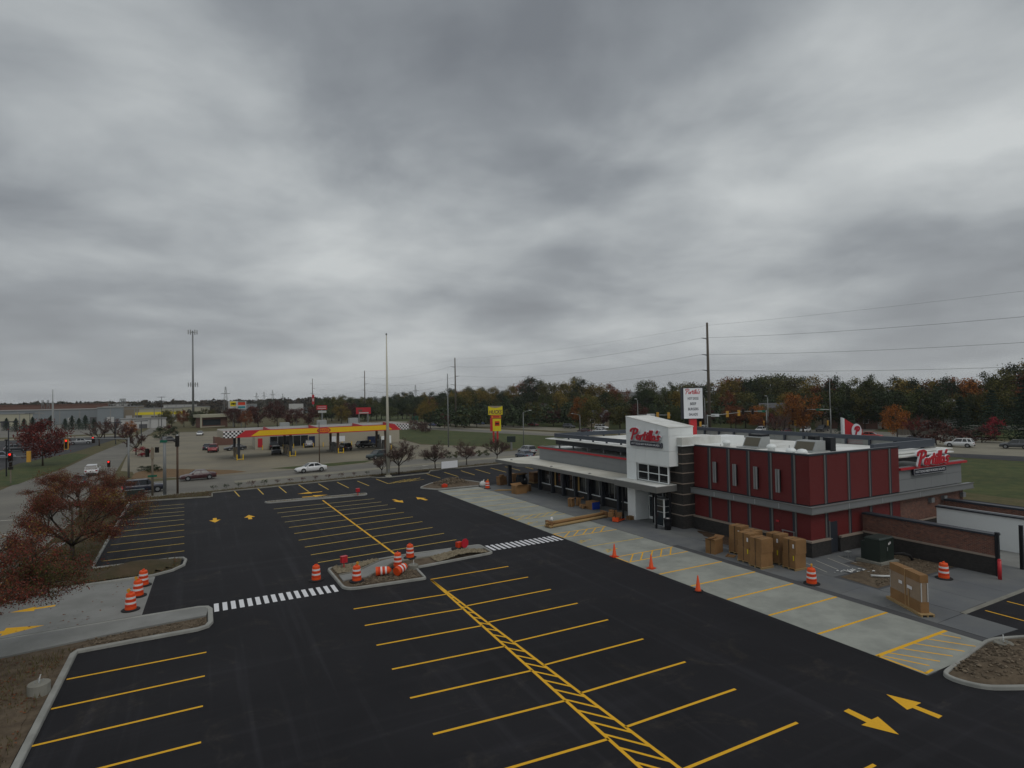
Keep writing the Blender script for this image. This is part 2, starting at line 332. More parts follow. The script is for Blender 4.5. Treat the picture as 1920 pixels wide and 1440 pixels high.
def strip(b, p, q, w, z, t=.003, mi=0):     # painted line from p to q as a very thin slab
    d = Vector((q[0]-p[0], q[1]-p[1])); d.normalize(); nx, ny = -d.y*w/2, d.x*w/2
    b.prism([(p[0]+nx, p[1]+ny), (q[0]+nx, q[1]+ny), (q[0]-nx, q[1]-ny), (p[0]-nx, p[1]-ny)], z, z+t, mi)
    return b
def rounded(poly, radii, n=6):
    """round the corners of a polygon"""
    out = []; k = len(poly)
    for i, p in enumerate(poly):
        r = radii[i] if isinstance(radii, (list, tuple)) else radii; p = Vector(p); a = Vector(poly[i-1])-p; b = Vector(poly[(i+1) % k])-p
        r = min(r, a.length*.48, b.length*.48)
        if r < .01: out.append(tuple(p)); continue
        a = p+a.normalized()*r; b = p+b.normalized()*r
        for j in range(n+1):
            t = j/n; out.append(tuple(a*(1-t)**2+p*2*t*(1-t)+b*t*t))
    return out
def offset_poly(poly, d):
    k = len(poly); out = []
    a = sum(poly[i][0]*poly[(i+1) % k][1]-poly[(i+1) % k][0]*poly[i][1] for i in range(k)); sgn = 1 if a > 0 else -1
    for i in range(k):
        p = Vector(poly[i]); e0 = (p-Vector(poly[i-1])); e1 = (Vector(poly[(i+1) % k])-p)
        if e0.length < 1e-6: e0 = e1
        if e1.length < 1e-6: e1 = e0
        e0.normalize(); e1.normalize(); n0 = Vector((-e0.y, e0.x))*sgn; n1 = Vector((-e1.y, e1.x))*sgn; m = (n0+n1)
        m = m.normalized() if m.length > 1e-6 else n0; c = max(.35, m.dot(n0)); out.append(tuple(p+m*(d/c)))
    return out
def kerb_ring(name, poly, parent, w=.17, h=.15, m='kerb'):
    """closed kerb whose outer face follows poly; rounded top edges"""
    rings = [(0, 0), (.012, h-.035), (.04, h), (w-.03, h), (w, h-.03), (w, 0)]; b = MB(); k = len(poly)
    for off, z in rings: b.v += [(x, y, z) for x, y in offset_poly(poly, off)]
    for r in range(len(rings)-1):
        for i in range(k): b.f.append((r*k+i, r*k+(i+1) % k, (r+1)*k+(i+1) % k, (r+1)*k+i)); b.m.append(0)
    return b.build(name, m, parent, smooth=False)
def kerb_run(name, pts, parent, w=.17, h=.15, m='kerb'):
    b = MB(); pts = [Vector(p) for p in pts]; k = len(pts); prof = [(-w/2, 0), (-w/2+.01, h-.03), (-w/2+.035, h), (w/2-.035, h), (w/2-.01, h-.03), (w/2, 0)]; c = len(prof)
    for i, p in enumerate(pts):
        d = (pts[min(i+1, k-1)]-pts[max(i-1, 0)]).normalized(); n = Vector((-d.y, d.x)); b.v += [(p.x+n.x*o, p.y+n.y*o, z) for o, z in prof]
    for i in range(k-1):
        for j in range(c-1): b.f.append((i*c+j, i*c+j+1, (i+1)*c+j+1, (i+1)*c+j)); b.m.append(0)
    b.f += [tuple(range(c)), tuple((k-1)*c+j for j in range(c-1, -1, -1))]; b.m += [0, 0]
    return b.build(name, m, parent)
def inside(p, poly):
    x, y = p; c = False; k = len(poly)
    for i in range(k):
        x0, y0 = poly[i]; x1, y1 = poly[i-1]
        if (y0 > y) != (y1 > y) and x < (x1-x0)*(y-y0)/(y1-y0)+x0: c = not c
    return c
from mathutils import noise as mnoise
def mound(name, poly, z0, m, parent, amp=.12, cell=.3, bumps=(), edge=.5):
    """uneven ground filling poly: a grid clipped to the polygon, raised towards the given bumps (x, y, radius, height)"""
    xs = [p[0] for p in poly]; ys = [p[1] for p in poly]; b = MB(); idx = {}
    nx = int((max(xs)-min(xs))/cell)+2; ny = int((max(ys)-min(ys))/cell)+2
    k = len(poly); base = len(poly); b.v = [(x, y, z0) for x, y in poly]; b.f.append(tuple(range(k)) if sum(poly[i][0]*poly[(i+1) % k][1]-poly[(i+1) % k][0]*poly[i][1] for i in range(k)) > 0 else tuple(range(k-1, -1, -1))); b.m.append(0)
    def edist(p):
        d = 9.
        for i in range(k):
            a = Vector(poly[i]); c = Vector(poly[i-1]); e = c-a; t = max(0, min(1, (Vector(p)-a).dot(e)/max(e.length_squared, 1e-9))); d = min(d, (Vector(p)-a-e*t).length)
        return d
    for i in range(nx):
        for j in range(ny):
            p = (min(xs)+i*cell, min(ys)+j*cell)
            if not inside(p, poly): continue
            e = min(1, edist(p)/edge); z = z0+.003-.03*(1-e)+e*(amp*(.5+.5*mnoise.noise(Vector((p[0]*1.1, p[1]*1.1, 3)))+.35*mnoise.noise(Vector((p[0]*4, p[1]*4, 1)))))
            for bx_, by_, br, bh in bumps:
                q = max(0, 1-math.hypot(p[0]-bx_, p[1]-by_)/br); z += bh*q*q*(3-2*q)*e*(1+.35*mnoise.noise(Vector((p[0]*2.5, p[1]*2.5, 8))))
            idx[i, j] = len(b.v); b.v.append((p[0]+random.uniform(-.3, .3)*cell*.5, p[1]+random.uniform(-.3, .3)*cell*.5, z))
    for (i, j), a in idx.items():
        if (i+1, j) in idx and (i, j+1) in idx and (i+1, j+1) in idx: b.f.append((a, idx[i+1, j], idx[i+1, j+1], idx[i, j+1])); b.m.append(0)
    return b.build(name, m, parent, smooth=True), idx, b
def stones(name, poly, n, z, r0, r1, m, parent, bumps=()):
    """loose stones lying in poly, one object: nobody could count them"""
    xs = [p[0] for p in poly]; ys = [p[1] for p in poly]; b = MB(); c = 0; t = 0
    while c < n and t < n*20:
        t += 1; p = (random.uniform(min(xs), max(xs)), random.uniform(min(ys), max(ys)))
        if not inside(p, poly): continue
        c += 1; r = random.uniform(r0, r1)*random.uniform(.7, 1.2); zz = z
        for bx_, by_, br, bh in bumps:
            q = max(0, 1-math.hypot(p[0]-bx_, p[1]-by_)/br); zz += bh*q*q*(3-2*q)
        a = random.random()*6.28; sx, sy, sz = r*random.uniform(.7, 1.3), r*random.uniform(.6, 1), r*random.uniform(.45, .8); vs = []
        for (ux, uy, uz) in ((1, 0, 0), (.2, .95, .1), (-.9, .3, 0), (-.4, -.9, .1), (.55, -.75, -.1), (.15, .1, 1), (0, 0, -1)):
            ux *= random.uniform(.8, 1.2); uy *= random.uniform(.8, 1.2); x, y = ux*sx, uy*sy; vs.append((p[0]+x*math.cos(a)-y*math.sin(a), p[1]+x*math.sin(a)+y*math.cos(a), zz+sz*.5+uz*sz))
        b.add(vs, [(0, 1, 5), (1, 2, 5), (2, 3, 5), (3, 4, 5), (4, 0, 5), (1, 0, 6), (2, 1, 6), (3, 2, 6), (4, 3, 6), (0, 4, 6)])
    o = b.build(name, m, parent); o['kind'] = 'stuff'; return o
def text_mesh(body, size, depth=.02, bold=0., shear=0., align='CENTER', spacing=1.):
    c = bpy.data.curves.new('lettering', 'FONT'); c.body = body; c.size = size; c.extrude = depth/2; c.offset = bold; c.shear = shear; c.align_x = align; c.align_y = 'CENTER'; c.space_character = spacing; c.resolution_u = 3
    o = bpy.data.objects.new('lettering', c); COL.objects.link(o); dg = bpy.context.evaluated_depsgraph_get(); me = bpy.data.meshes.new_from_object(o.evaluated_get(dg))
    bpy.data.objects.remove(o); bpy.data.curves.remove(c); return me
def put_text(name, body, size, loc, xdir, m, parent, depth=.02, bold=0., shear=0., width=None, height=None, ydir=(0, 0, 1), spacing=1.):
    """lettering in the plane spanned by xdir (reading direction) and ydir"""
    me = text_mesh(body, size, depth, bold, shear, spacing=spacing); me.materials.clear(); me.materials.append(MATS[m])
    vs = [v.co for v in me.vertices]; w0 = max(v.x for v in vs)-min(v.x for v in vs); h0 = max(v.y for v in vs)-min(v.y for v in vs); cx = (max(v.x for v in vs)+min(v.x for v in vs))/2; cy = (max(v.y for v in vs)+min(v.y for v in vs))/2
    sx = width/w0 if width else 1; sy = height/h0 if height else sx; X = Vector(xdir).normalized(); Y = Vector(ydir).normalized(); Z = X.cross(Y)
    for v in me.vertices:
        c = v.co.copy(); v.co = X*((c.x-cx)*sx)+Y*((c.y-cy)*sy)+Z*c.z
    o = link(name, me, parent, loc); return o
# the brush-script shop name as strokes in a unit box (cap height 1)
def _ell(cx, cy, rx, ry, n=14): return [(cx+rx*math.cos(a), cy+ry*math.sin(a)) for a in [i*2*math.pi/n for i in range(n+1)]]
SCRIPT = [[(.14, -.02), (.17, .45), (.2, .9)], [(-.1, .72), (-.09, .9), (.05, 1.0), (.3, 1.02), (.5, .93), (.53, .74), (.42, .57), (.2, .5)],
          _ell(.69, .22, .125, .2), [(.92, 0), (.93, .42)], [(.93, .28), (1.02, .42), (1.13, .42)], [(1.31, .04), (1.23, .06), (1.23, .72)], [(1.1, .5), (1.37, .52)],
          [(1.46, .0), (1.46, .42)], [(1.47, .62), (1.48, .66)], [(1.62, .0), (1.63, .86)], [(1.79, 0), (1.8, .86)], _ell(2.03, .22, .125, .2), [(2.24, .88), (2.2, .7)],
          [(2.53, .40), (2.43, .45), (2.34, .38), (2.4, .26), (2.5, .15), (2.42, .02), (2.27, .05)]]
def script_mesh(strokes, r, depth, shear=.22, n=8):
    """each stroke a rounded slab with round ends"""
    b = MB()
    for st in strokes:
        pts = [Vector((x+y*shear, y)) for x, y in st]
        dense = [pts[0]]
        for p, q in zip(pts, pts[1:]):
            for i in range(1, 4): dense.append(p.lerp(q, i/3))
        for p, q in zip(dense, dense[1:]):
            d = (q-p)
            if d.length < 1e-6: continue
            d.normalize(); nn = Vector((-d.y, d.x))*r; dep = depth; depth = dep*(1-.06*random.random())
            b.hexa([(p.x-nn.x, p.y-nn.y, 0), (q.x-nn.x, q.y-nn.y, 0), (q.x+nn.x, q.y+nn.y, 0), (p.x+nn.x, p.y+nn.y, 0), (p.x-nn.x, p.y-nn.y, depth), (q.x-nn.x, q.y-nn.y, depth), (q.x+nn.x, q.y+nn.y, depth), (p.x+nn.x, p.y+nn.y, depth)]); depth = dep
        for p in dense: b.cyl((p.x, p.y, 0), (p.x, p.y, depth*(1-.06*random.random())), r, n=n)
    return b
def put_script(name, strokes, r, depth, origin, xdir, scale, m, parent, ysc=None, zoff=0.):
    b = script_mesh(strokes, r, depth); X = Vector(xdir).normalized(); Y = Vector((0, 0, 1)); Z = X.cross(Y); ysc = ysc or scale
    b.v = [tuple(Vector(origin)+X*(v[0]*scale)+Y*(v[1]*ysc)+Z*(v[2]+zoff)) for v in b.v]
    return b.build(name, m, parent)
# ================================================================== the setting: ground, roads, lot
sheet('ground', [(-4500, -600), (4500, -600), (4500, 5200), (-4500, 5200)], -.06, 'dry_grass')
LOTY = lambda x: 83.65+.155*x        # far edge of the lot
SX = 2.743
lot = sheet('parking_lot', [(-7.9, -20), (70, -20), (70, LOTY(70)), (1, LOTY(1)), (.9, 80.4), (-7.9, 81.6)], 0, 'asphalt')
# roads
R0 = lambda x: LOTY(x)+1.9; R1 = lambda x: 102.6+.155*x
road = sheet('cross_street', [(-140, R0(-140)), (150, R0(150)), (150, R1(150)), (-140, R1(-140))], -.035, 'road')
side = sheet('side_road', [(-24.5, -20), (-11.8, -20), (-11.6, 100), (-12.4, 108), (-15.3, 160), (-17.2, 215), (-18, 420), (-22, 420), (-20.7, 213), (-22.1, 165), (-22.2, 130), (-24.5, 109)], -.028, 'road')
# tan concrete turn lane along the middle of the street
sheet('turn_lane', [(4, R0(4)+6.6), (70, R0(70)+6.4), (70, R0(70)+9.0), (4, R0(4)+9.2)], -.031, 'road_tan', None)
fore = sheet('gas_forecourt', [(-10.5, 118), (-9, 106.5), (1, R1(1)-.4), (56, R1(56)-.4), (60, 121), (48, 141), (50, 168), (21, 172), (19, 258), (-8, 262), (-17.3, 240), (-15.2, 160), (-12.5, 121)], -.024, 'forecourt')
# highway beyond the building
hw_n = [(52, 300), (70, 218), (88.8, 146), (96, 116), (111, 61), (113.5, 45), (122, -20)]
hw_f = [(172, -20), (153, 60), (151, 84), (146, 104), (130, 128), (118.5, 157), (105, 230), (86, 300)]
highway = sheet('highway', hw_n+hw_f, -.032, 'road_tan')
sheet('highway_shoulder', [(113.2, 45), (122, -20), (133, -20), (121, 49), (117, 61), (111.2, 61)], -.027, 'old_asphalt')
sheet('highway_lane', [(111, 61), (117, 61), (106, 100), (99.5, 132), (80, 218), (62, 300), (53, 300), (70.5, 218), (89.3, 146), (96.4, 116)], -.0265, 'road')
sheet('highway_median', [(104, 122), (110, 122), (104.5, 156), (92, 225), (78, 300), (72, 300), (86, 225), (99, 156)], -.022, 'dry_grass')
sheet('residential_street', [(150, 70), (152, 112), (215, 128), (260, 122), (258, 114), (214, 119), (166, 100), (162, 68)], -.03, 'road')
sheet('grass_field', [(62, 117), (70, 97), (66, 60), (62, -20), (121, -20), (113, 45), (110.5, 61), (95.5, 116), (88.3, 146), (69.5, 218), (51, 300), (20, 300), (50.5, 170), (49, 143), (60, 123)], -.04, 'grass')
sheet('far_bank', [(86.5, 300), (105.5, 230), (119, 157), (131, 129), (146.5, 105), (152, 112), (215, 129), (260, 122), (330, 150), (300, 330), (150, 420), (60, 420)], -.038, 'grass')
sheet('near_bank', [(153.5, 60), (172.5, -20), (330, -20), (330, 110), (258, 113), (214, 118), (167, 99), (163, 67)], -.037, 'grass')
sheet('bare_ground', [(58.5, 20), (75, 20), (74, 62), (66, 66), (59, 64)], -.02, 'dry_grass')
# left of the side road: grass strip, dark lot
sheet('corner_lawn', [(-31, 106.5), (-26, 107.5), (-24, 110.5), (-23, 131), (-23, 165), (-27, 172), (-32, 150)], -.02, 'grass')
sheet('neighbour_lot', [(-140, 100), (-31.6, 108), (-32.4, 150), (-27.5, 176), (-24, 250), (-140, 250)], -.03, 'old_asphalt')
sheet('industrial_yard', [(-330, 275), (-24, 275), (-26, 410), (-330, 470)], -.045, 'road')
sheet('neighbour_road', [(-160, 252), (-22, 252), (-22, 262), (-160, 258)], -.03, 'road_tan')
sheet('corner_bed', [(-9.8, 107.2), (-5, 105.6), (2.4, 104.8), (6.4, 106.2), (4.2, 110.4), (-6.4, 120.5), (-8.4, 121), (-10, 116)], -.012, 'bark_bed')
sheet('forecourt_lawn', [(10.1, 108.6), (14, 105.2), (20.5, 105.9), (26, 107.8), (28.4, 111), (24, 111.4)], -.010, 'grass')
# strip of planting ground between lot and street, and the ground left of the lot (inside kerbs: a little proud)
vb = MB()
def verge(name, poly, m='verge', z=.07, amp=.05, cell=.5, bumps=(), edge=.6):
    o, _, _ = mound(name, poly, z, m, None, amp, cell, bumps, edge); return struct(o)
VC = [(-10.6, 84.6), (-7.75, 82.1), (.95, 80.75), (1.08, LOTY(1)+.16), (30, LOTY(30)+.16), (60, LOTY(60)+.16), (60, R0(60)-.15), (30, R0(30)-.15), (-9.5, R0(-9.5)-.2)]
verge('street_verge', VC, 'verge', .06, .06, .6)
VB = [(-11.4, 46.3), (-7.1, 45.9), (-2.9, 46.25), (-1.5, 47.7), (-1.4, 49.6), (-1.8, 50.15), (-6.9, 50.15), (-7.75, 81.9), (-10.7, 84.2), (-11.2, 80)]
verge('tree_verge', VB, 'verge', .08, .06, .5, bumps=[(-3.6, 48.3, 2.6, .5), (-5, 47.6, 2, .3)])
VA = [(-11.4, -10), (-5.55, -10), (-5.45, 33.95), (0, 34.2), (.12, 34.6), (.12, 35.75), (-3, 35.5), (-8.6, 34.6), (-11.4, 34.2)]
verge('corner_verge', VA, 'soil', .08, .08, .4, bumps=[(-8, 27, 3, .25)])
stones('soil_clods', [(-5.2, 34.1), (0, 34.3), (0, 35.6), (-5, 35.2)], 420, .1, .03, .07, 'clod', None)['label'] = 'small brown soil clods on the strip beside the entry walk'
bpy.data.objects['soil_clods']['category'] = 'soil'
struct(kerb_run('lot_kerb', [(-5.33, -10), (-5.3, 20), (-5.32, 33.6), (-5.2, 33.92), (-3, 34.0), (-.3, 34.05), (.12, 34.25), (.3, 34.8), (.3, 36.9), (.15, 37.35), (-.3, 37.55), (-3, 37.5), (-12, 37.2)], None, .27, .14, 'kerb_white'))
struct(kerb_run('lot_kerb', [(-12, 45.9), (-7, 45.95), (-3, 46.1), (-1.9, 46.8), (-1.25, 47.9), (-1.15, 49.4), (-1.35, 50.1), (-1.9, 50.3), (-6.8, 50.32), (-6.95, 51), (-7.55, 80.6), (-7.65, 81.7)], None, .2, .14, 'kerb_white'))
struct(kerb_run('lot_kerb', [(-7.65, 81.7), (-3, 81.1), (.6, 80.5), (.95, 80.7), (1.0, LOTY(1)), (8, LOTY(8)), (21.7, LOTY(21.7)), (22.6, 85.4), (24, 84.9), (30.5, 86), (31.6, LOTY(31)), (60, LOTY(60))], None, .2, .14, 'kerb'))
struct(kerb_run('street_kerb', [(-12, R0(-12)-.1), (60, R0(60)-.1)], None, .2, .12, 'kerb'))
struct(kerb_run('side_road_kerb', [(-11.55, 46.5), (-11.4, 80), (-11.2, 83.5)], None, .2, .12, 'kerb'))
sheet('entry_apron', [(-12.1, 37.3), (-3.0, 37.62), (-2.85, 46.0), (-12.1, 45.85)], .006, 'conc_apron')
sheet('apron_gutter', [(-12.1, 37.3), (-2.98, 37.62), (-2.98, 38.1), (-12.1, 37.8)], .0085, 'gutter')
sheet('verge_path', [(-11.3, 53.6), (-10.6, 53.9), (-10.0, 60.6), (-10.9, 60.6)], .16, 'conc_apron')
ew = MB().prism([(-12, 35.0), (-8.4, 34.72), (-3, 35.62), (.1, 35.85), (.2, 36.9), (0, 37.4), (-3, 37.38), (-12, 37.08)], 0, .13); struct(ew.build('entry_walk', 'conc_apron'))
# ------------------------------------------------------------------ painted lines (parts of the lot)
def line(p, q, w=.12, m='yellow_paint', name='stall_line', z=.004, par=None):
    return strip(MB(), p, q, w, z).build(name, m, par or lot)
def pl(a, b, **k): return line(G(*a), G(*b), **k)
# near left bay
for (a, b) in (((125, 1274), (387, 1223)), ((96, 1329.5), (384, 1267.5)), ((56, 1400), (380.5, 1324)), ((0, 1489), (377, 1392))): pl(a, b)
# upper left bay
UR = (945, 951.5, 959, 965.5, 974, 983, 994, 1006, 1019, 1033); UL = [(242, 953.5), (239, 960), (236, 967.5), (231, 976), (226, 985.5), (220, 997), (214.5, 1008), (207.5, 1022), (201, 1036), (193, 1052)]
for i, (r, l_) in enumerate(zip(UR, UL)): pl(l_, (345.5, r), m='yellow_faded' if i > 4 else 'yellow_pale')
# far middle bay: ten lines and a spine
FR = [(702, 935), (715, 941), (727, 946.5), (742, 953), (757.5, 960.5), (774, 969), (792, 978), (811, 989), (832.5, 1000), (855.5, 1012)]
FL = [(513, 954.5), (520, 962), (527, 969.5), (534, 979), (542, 989), (552, 1000.5), (560, 1013), (571.5, 1026), (583, 1040.5), (596, 1055)]
for i, (r, l_) in enumerate(zip(FR, FL)): pl(l_, r, m='yellow_faded' if i > 3 else 'yellow_pale')
pl((605, 938), (742, 1040), w=.16, name='spine_line')
# near middle bay with the wedge-shaped hatched spine
NR = [(953, 1062), (990, 1082), (1033, 1105), (1083, 1131), (1140, 1162), (1206, 1198), (1285, 1241), (1379, 1292), (1495, 1355), (1640, 1434)]
NL = [None, (663, 1142), (684, 1173), (706, 1210), (735, 1255), (769, 1309), (812, 1377), (868, 1466)]
A = Vector(G(808, 1087)); SR = Vector(G(1271, 1438)); SLv = Vector(G(1129, 1375)); dr = (SR-A).normalized(); dl = (SLv-A).normalized()
def on(d, y): t = (y-A.y)/d.y; return (A.x+d.x*t, y)
for r in NR: p = G(*r); line(on(dr, p[1]), p)
for l_ in NL:
    if l_: p = G(*l_); line(p, on(dl, p[1]-.35))
for d in (dr, dl): line(A, A+d*30, w=.13, name='spine_line')
y = A.y-2.0
while y > 10:
    p = on(dl, y); t_ = (p[1]-A.y+1.45*(p[0]-A.x))/(dr.y+1.45*dr.x); q = (A.x+dr.x*t_, A.y+dr.y*t_); line(p, q, w=.1, name='hatch_line', z=.0045); y -= .86
# far row along the street
for x in (407, 437, 482, 523, 562, 600, 637, 672, 802, 836, 866, 896, 927):
    yy = 0
for a, b in (((437, 918), (449, 931)), ((481, 914), (494, 927)), ((521, 911), (537, 924)), ((560, 909), (579, 922)), ((597, 907), (616, 918)), ((632, 904), (654, 915)), ((670, 902), (692, 911)),
             ((800, 888.5), (826, 896.5)), ((833, 885.5), (859, 893.5)), ((864, 882.5), (890, 890.5)), ((892, 880), (919, 888)), ((920, 877.5), (949, 885.5)), ((947, 875), (975, 882)), ((972, 872.5), (1000, 879.5))): pl(a, b, m='yellow_faded', w=.13)
for a, b in (((705, 898), (728, 907)), ((728, 907), (752, 901)), ((738, 905), (760, 899)), ((746, 905), (770, 898)), ((757, 903), (780, 897)), ((768, 902), (788, 896)), ((728, 907), (795, 899))): pl(a, b, m='yellow_faded', w=.12, name='hatch_line', z=.0045)
# crosswalk bars
def cross(p, q, n, w, l_, y0, y1):
    for i in range(n):
        t = i/(n-1); a = G(p[0]+(q[0]-p[0])*t, p[1]+(q[1]-p[1])*t)
        MB().prism([(a[0]-w/2, a[1]-l_/2), (a[0]+w/2, a[1]-l_/2), (a[0]+w/2, a[1]+l_/2), (a[0]-w/2, a[1]+l_/2)], .004, .007).build('crosswalk_bar', 'white_paint', lot)
x0, x1 = .62, 7.05
for i in range(16): x = x0+(x1-x0)*i/15; MB().bx(x-.12, x+.12, 36.55, 38.0, .004, .007).build('crosswalk_bar', 'white_paint', lot)
for i in range(16): x = 18.95+(25.35-18.95)*i/15; MB().bx(x-.11, x+.11, 40.15, 41.75, .004, .007).build('crosswalk_bar', 'white_paint', lot)
# arrows: tip, direction
def arrow(tip, tail, m='yellow_paint', hw=.34, hl=1.05, sw=.1):
    t = Vector(G(*tip)); e = Vector(G(*tail)); d = (t-e).normalized(); n = Vector((-d.y, d.x)); b_ = t-d*hl
    MB().prism([tuple(p) for p in (t, b_+n*hw, b_+n*sw, e+n*sw, e-n*sw, b_-n*sw, b_-n*hw)], .004, .007).build('direction_arrow', m, lot)
for P_ in ([(1662, 1302), (1727, 1318), (1717, 1323), (1767, 1342.5), (1760, 1347.5), (1711, 1327.5), (1701, 1331)], [(1685.5, 1377.5), (1646, 1344), (1634, 1349.5), (1591, 1329), (1582, 1333.5), (1625, 1355), (1615, 1359.5)]): MB().prism([G(*p_) for p_ in P_], .004, .007).build('direction_arrow', 'yellow_paint', lot)
def arrow_w(x, y, dx, dy, s=1.0):
    d = Vector((dx, dy)).normalized(); n = Vector((-d.y, d.x)); c = Vector((x, y)); t = c+d*1.0*s; b_ = c-d*.1*s; e = c-d*1.0*s
    MB().prism([tuple(p) for p in (t, b_+n*.42*s, b_+n*.14*s, e+n*.14*s, e-n*.14*s, b_-n*.14*s, b_-n*.42*s)], .004, .007).build('direction_arrow', 'yellow_paint', lot)
for (px, py, dx, dy, s) in ((403, 975.5, 0, -1, 1.2), (468, 969.5, 0, 1, 1.2), (581, 924, -1, -.05, 1.5), (591, 930, 1, .05, 1.5), (747, 939.5, .15, -1, 1.3), (790, 935, -.15, 1, 1.3)): arrow_w(*G(px, py), dx, dy, s)
p = G(10, 1188); arrow_w(p[0], p[1]+.3, 1, .05, 1.5); p = G(62, 1142); arrow_w(p[0], p[1], -1, -.05, 1.0)
# ------------------------------------------------------------------ concrete parking strip in slabs, walk in slabs
strip_base = sheet('concrete_parking', [(25.72, 13.55), (26.3, 13.55), (31.28, 14.2), (31.28, 69.2), (25.72, 69.5)], .003, 'conc_dark')
ys = [15.6+SX*i for i in range(6)]+[32.5, 33.95, 37.3, 40.8, 42.2, 45.5, 48.85, 50.15, 53.9]+[53.9+SX*i for i in range(1, 6)]+[69.45]
ys = [13.6]+ys
for a, b in zip(ys, ys[1:]):
    if b-a < .3: continue
    MB().bx(25.73, 31.27, a+.006, b-.006, .003, .012).build('slab', 'conc_park', strip_base)
def cl_(p, q, w=.11, m='yellow_paint', name='stall_line'): return line(p, q, w, m, name, .0125, strip_base)
for i in range(6): cl_((25.75, 15.6+SX*i), (31.25, 15.6+SX*i), .13 if i else .17)
cl_((25.75, 37.35), (31.2, 37.35), m='yellow_faded')
for y in (45.5, 53.9): cl_((25.75, y), (31.2, y), m='yellow_faded')
for i in range(1, 6): cl_((25.75, 53.9+SX*i), (31.2, 53.9+SX*i), m='yellow_faded')
for y0, y1, m in ((32.45, 33.95, 'yellow_paint'), (40.8, 42.25, 'yellow_paint'), (48.85, 50.15, 'yellow_faded')):
    cl_((25.75, y0), (31.2, y0), m=m); cl_((25.75, y1), (31.2, y1), m=m)
    for k in range(5): line((26+k*.9, y0+.06), (27.35+k*.9, y1-.06), .09, m, 'hatch_line', .0128, strip_base)
    cl_((25.8, y0), (25.8, y1), m=m)
cl_((25.8, 15.6), (25.85, 13.65), .12); cl_((25.85, 13.7), (26.45, 13.75), .12)
for x0_, x1_ in ((30.5, 30.75), (29.45, 30.35), (28.45, 29.35), (27.4, 28.4), (26.5, 27.4), (25.95, 26.6)): line((x0_, 15.55), (x1_+.1, 14.0 if x1_ < 30.6 else 14.8), .09, 'yellow_paint', 'hatch_line', .0128, strip_base)
def ada(x, y, m='yellow_faded'):
    b = MB(); z = .0128
    for i in range(14):
        a0, a1 = [math.radians(-170+i*17+k*17) for k in (0, 1)]; strip(b, (x+.3*math.cos(a0), y+.3*math.sin(a0)), (x+.3*math.cos(a1), y+.3*math.sin(a1)), .08, z)
    for p, q in (((x, y+.05), (x+.75, y+.02)), ((x+.3, y), (x+.3, y-.35)), ((x, y), (x-.05, y-.4)), ((x-.05, y-.4), (x-.35, y-.55))): strip(b, p, q, .08, z)
    b.cyl((x+.92, y, z), (x+.92, y, z+.003), .11, n=10); b.build('wheelchair_symbol', m, strip_base)
for px, py in ((946, 964), (990, 981), (1088, 1015), (1137, 1032)): ada(*G(px, py))
# dark joint band and the wide walk around the building
sheet('edge_band', [(31.28, 14.2), (31.85, 14.15), (31.85, 33), (31.28, 33)], .006, 'conc_dark')
walk = sheet('building_walk', [(31.3, 16.2), (34.2, 16.45), (43.2, 16.7), (60, 16.9), (60, 26.5), (37, 27), (37, 69.4), (34, 70.2), (31.3, 69.3)], .0045, 'conc_dark')
def slab(poly, m='conc_walk'): MB().prism(offset_poly(poly, .008), .0045, .016).build('slab', m, walk)
ye = [16.3, 18.8, 21.3, 23.8, 26.3, 28.9, 31.5, 34.2]
for a, b in zip(ye, ye[1:]): slab([(31.87, a), (34.4, a+.05), (34.4, b+.05), (31.87, b)])
slab([(31.87, 14.16), (34.3, 14.0), (34.4, 16.33), (31.87, 16.28)])
ye = [34.2, 37.2, 40.2, 43.3, 46.4, 49.5, 52.6, 55.7, 58.8, 61.9, 65.2, 69.2]
for a, b in zip(ye, ye[1:]):
    slab([(31.32, a), (34.4, a), (34.4, b), (31.32, b)]); slab([(34.42, a), (36.95, a), (36.95, b), (34.42, b)])
for a, b in zip([34.42, 37.2, 40, 43], [37.2, 40, 43, 46]): slab([(a, 16.5), (b, 16.6), (b, 20.6), (a, 20.6)], 'conc_walk')
for a, b in zip([46, 49.8], [49.8, 53]): slab([(a, 16.6), (b, 16.7), (b, 26.3), (a, 26.3)], 'conc_apron')
slab([(34.42, 23.4), (37.7, 23.4), (37.7, 26.6), (34.42, 26.6)]); slab([(37.72, 24.9), (43, 24.9), (43, 26.7), (37.72, 26.7)]); slab([(34.42, 26.62), (37.0, 26.62), (37.0, 31.4), (34.42, 31.4)])
for x in (35.3, 36.4, 37.6, 38.7): line((x-.3, 24.2), (x+.4, 26.2), .06, 'pale_line', 'chalk_line', .0165, walk)
soilbed = verge('transformer_ground', [(34.6, 20.8), (42.9, 20.8), (42.9, 24.7), (38.1, 24.7), (37.8, 23.3), (34.8, 23.2)], 'soil', .012, .07, .3)
verge('planting_bed', [(35.0, 32.2), (37.2, 32.2), (37.2, 37.4), (36.2, 37.2), (35.3, 35.2)], 'mulch', .012, .05, .3)
verge('planting_bed', [(35.6, 46.2), (36.4, 46.2), (36.4, 62.8), (35.6, 62.8)], 'mulch', .014, .05, .3)
struct(kerb_run('lot_edge', [(34.3, 16.35), (43, 16.55), (60, 16.8)], None, .25, .05, 'kerb'))
line((35.8, 16.0), (35.8, 10.5), .1, 'yellow_paint'); line((38.3, 16.1), (38.3, 10.5), .1, 'yellow_paint'); line((41.0, 16.2), (41.0, 10.5), .1, 'yellow_paint')
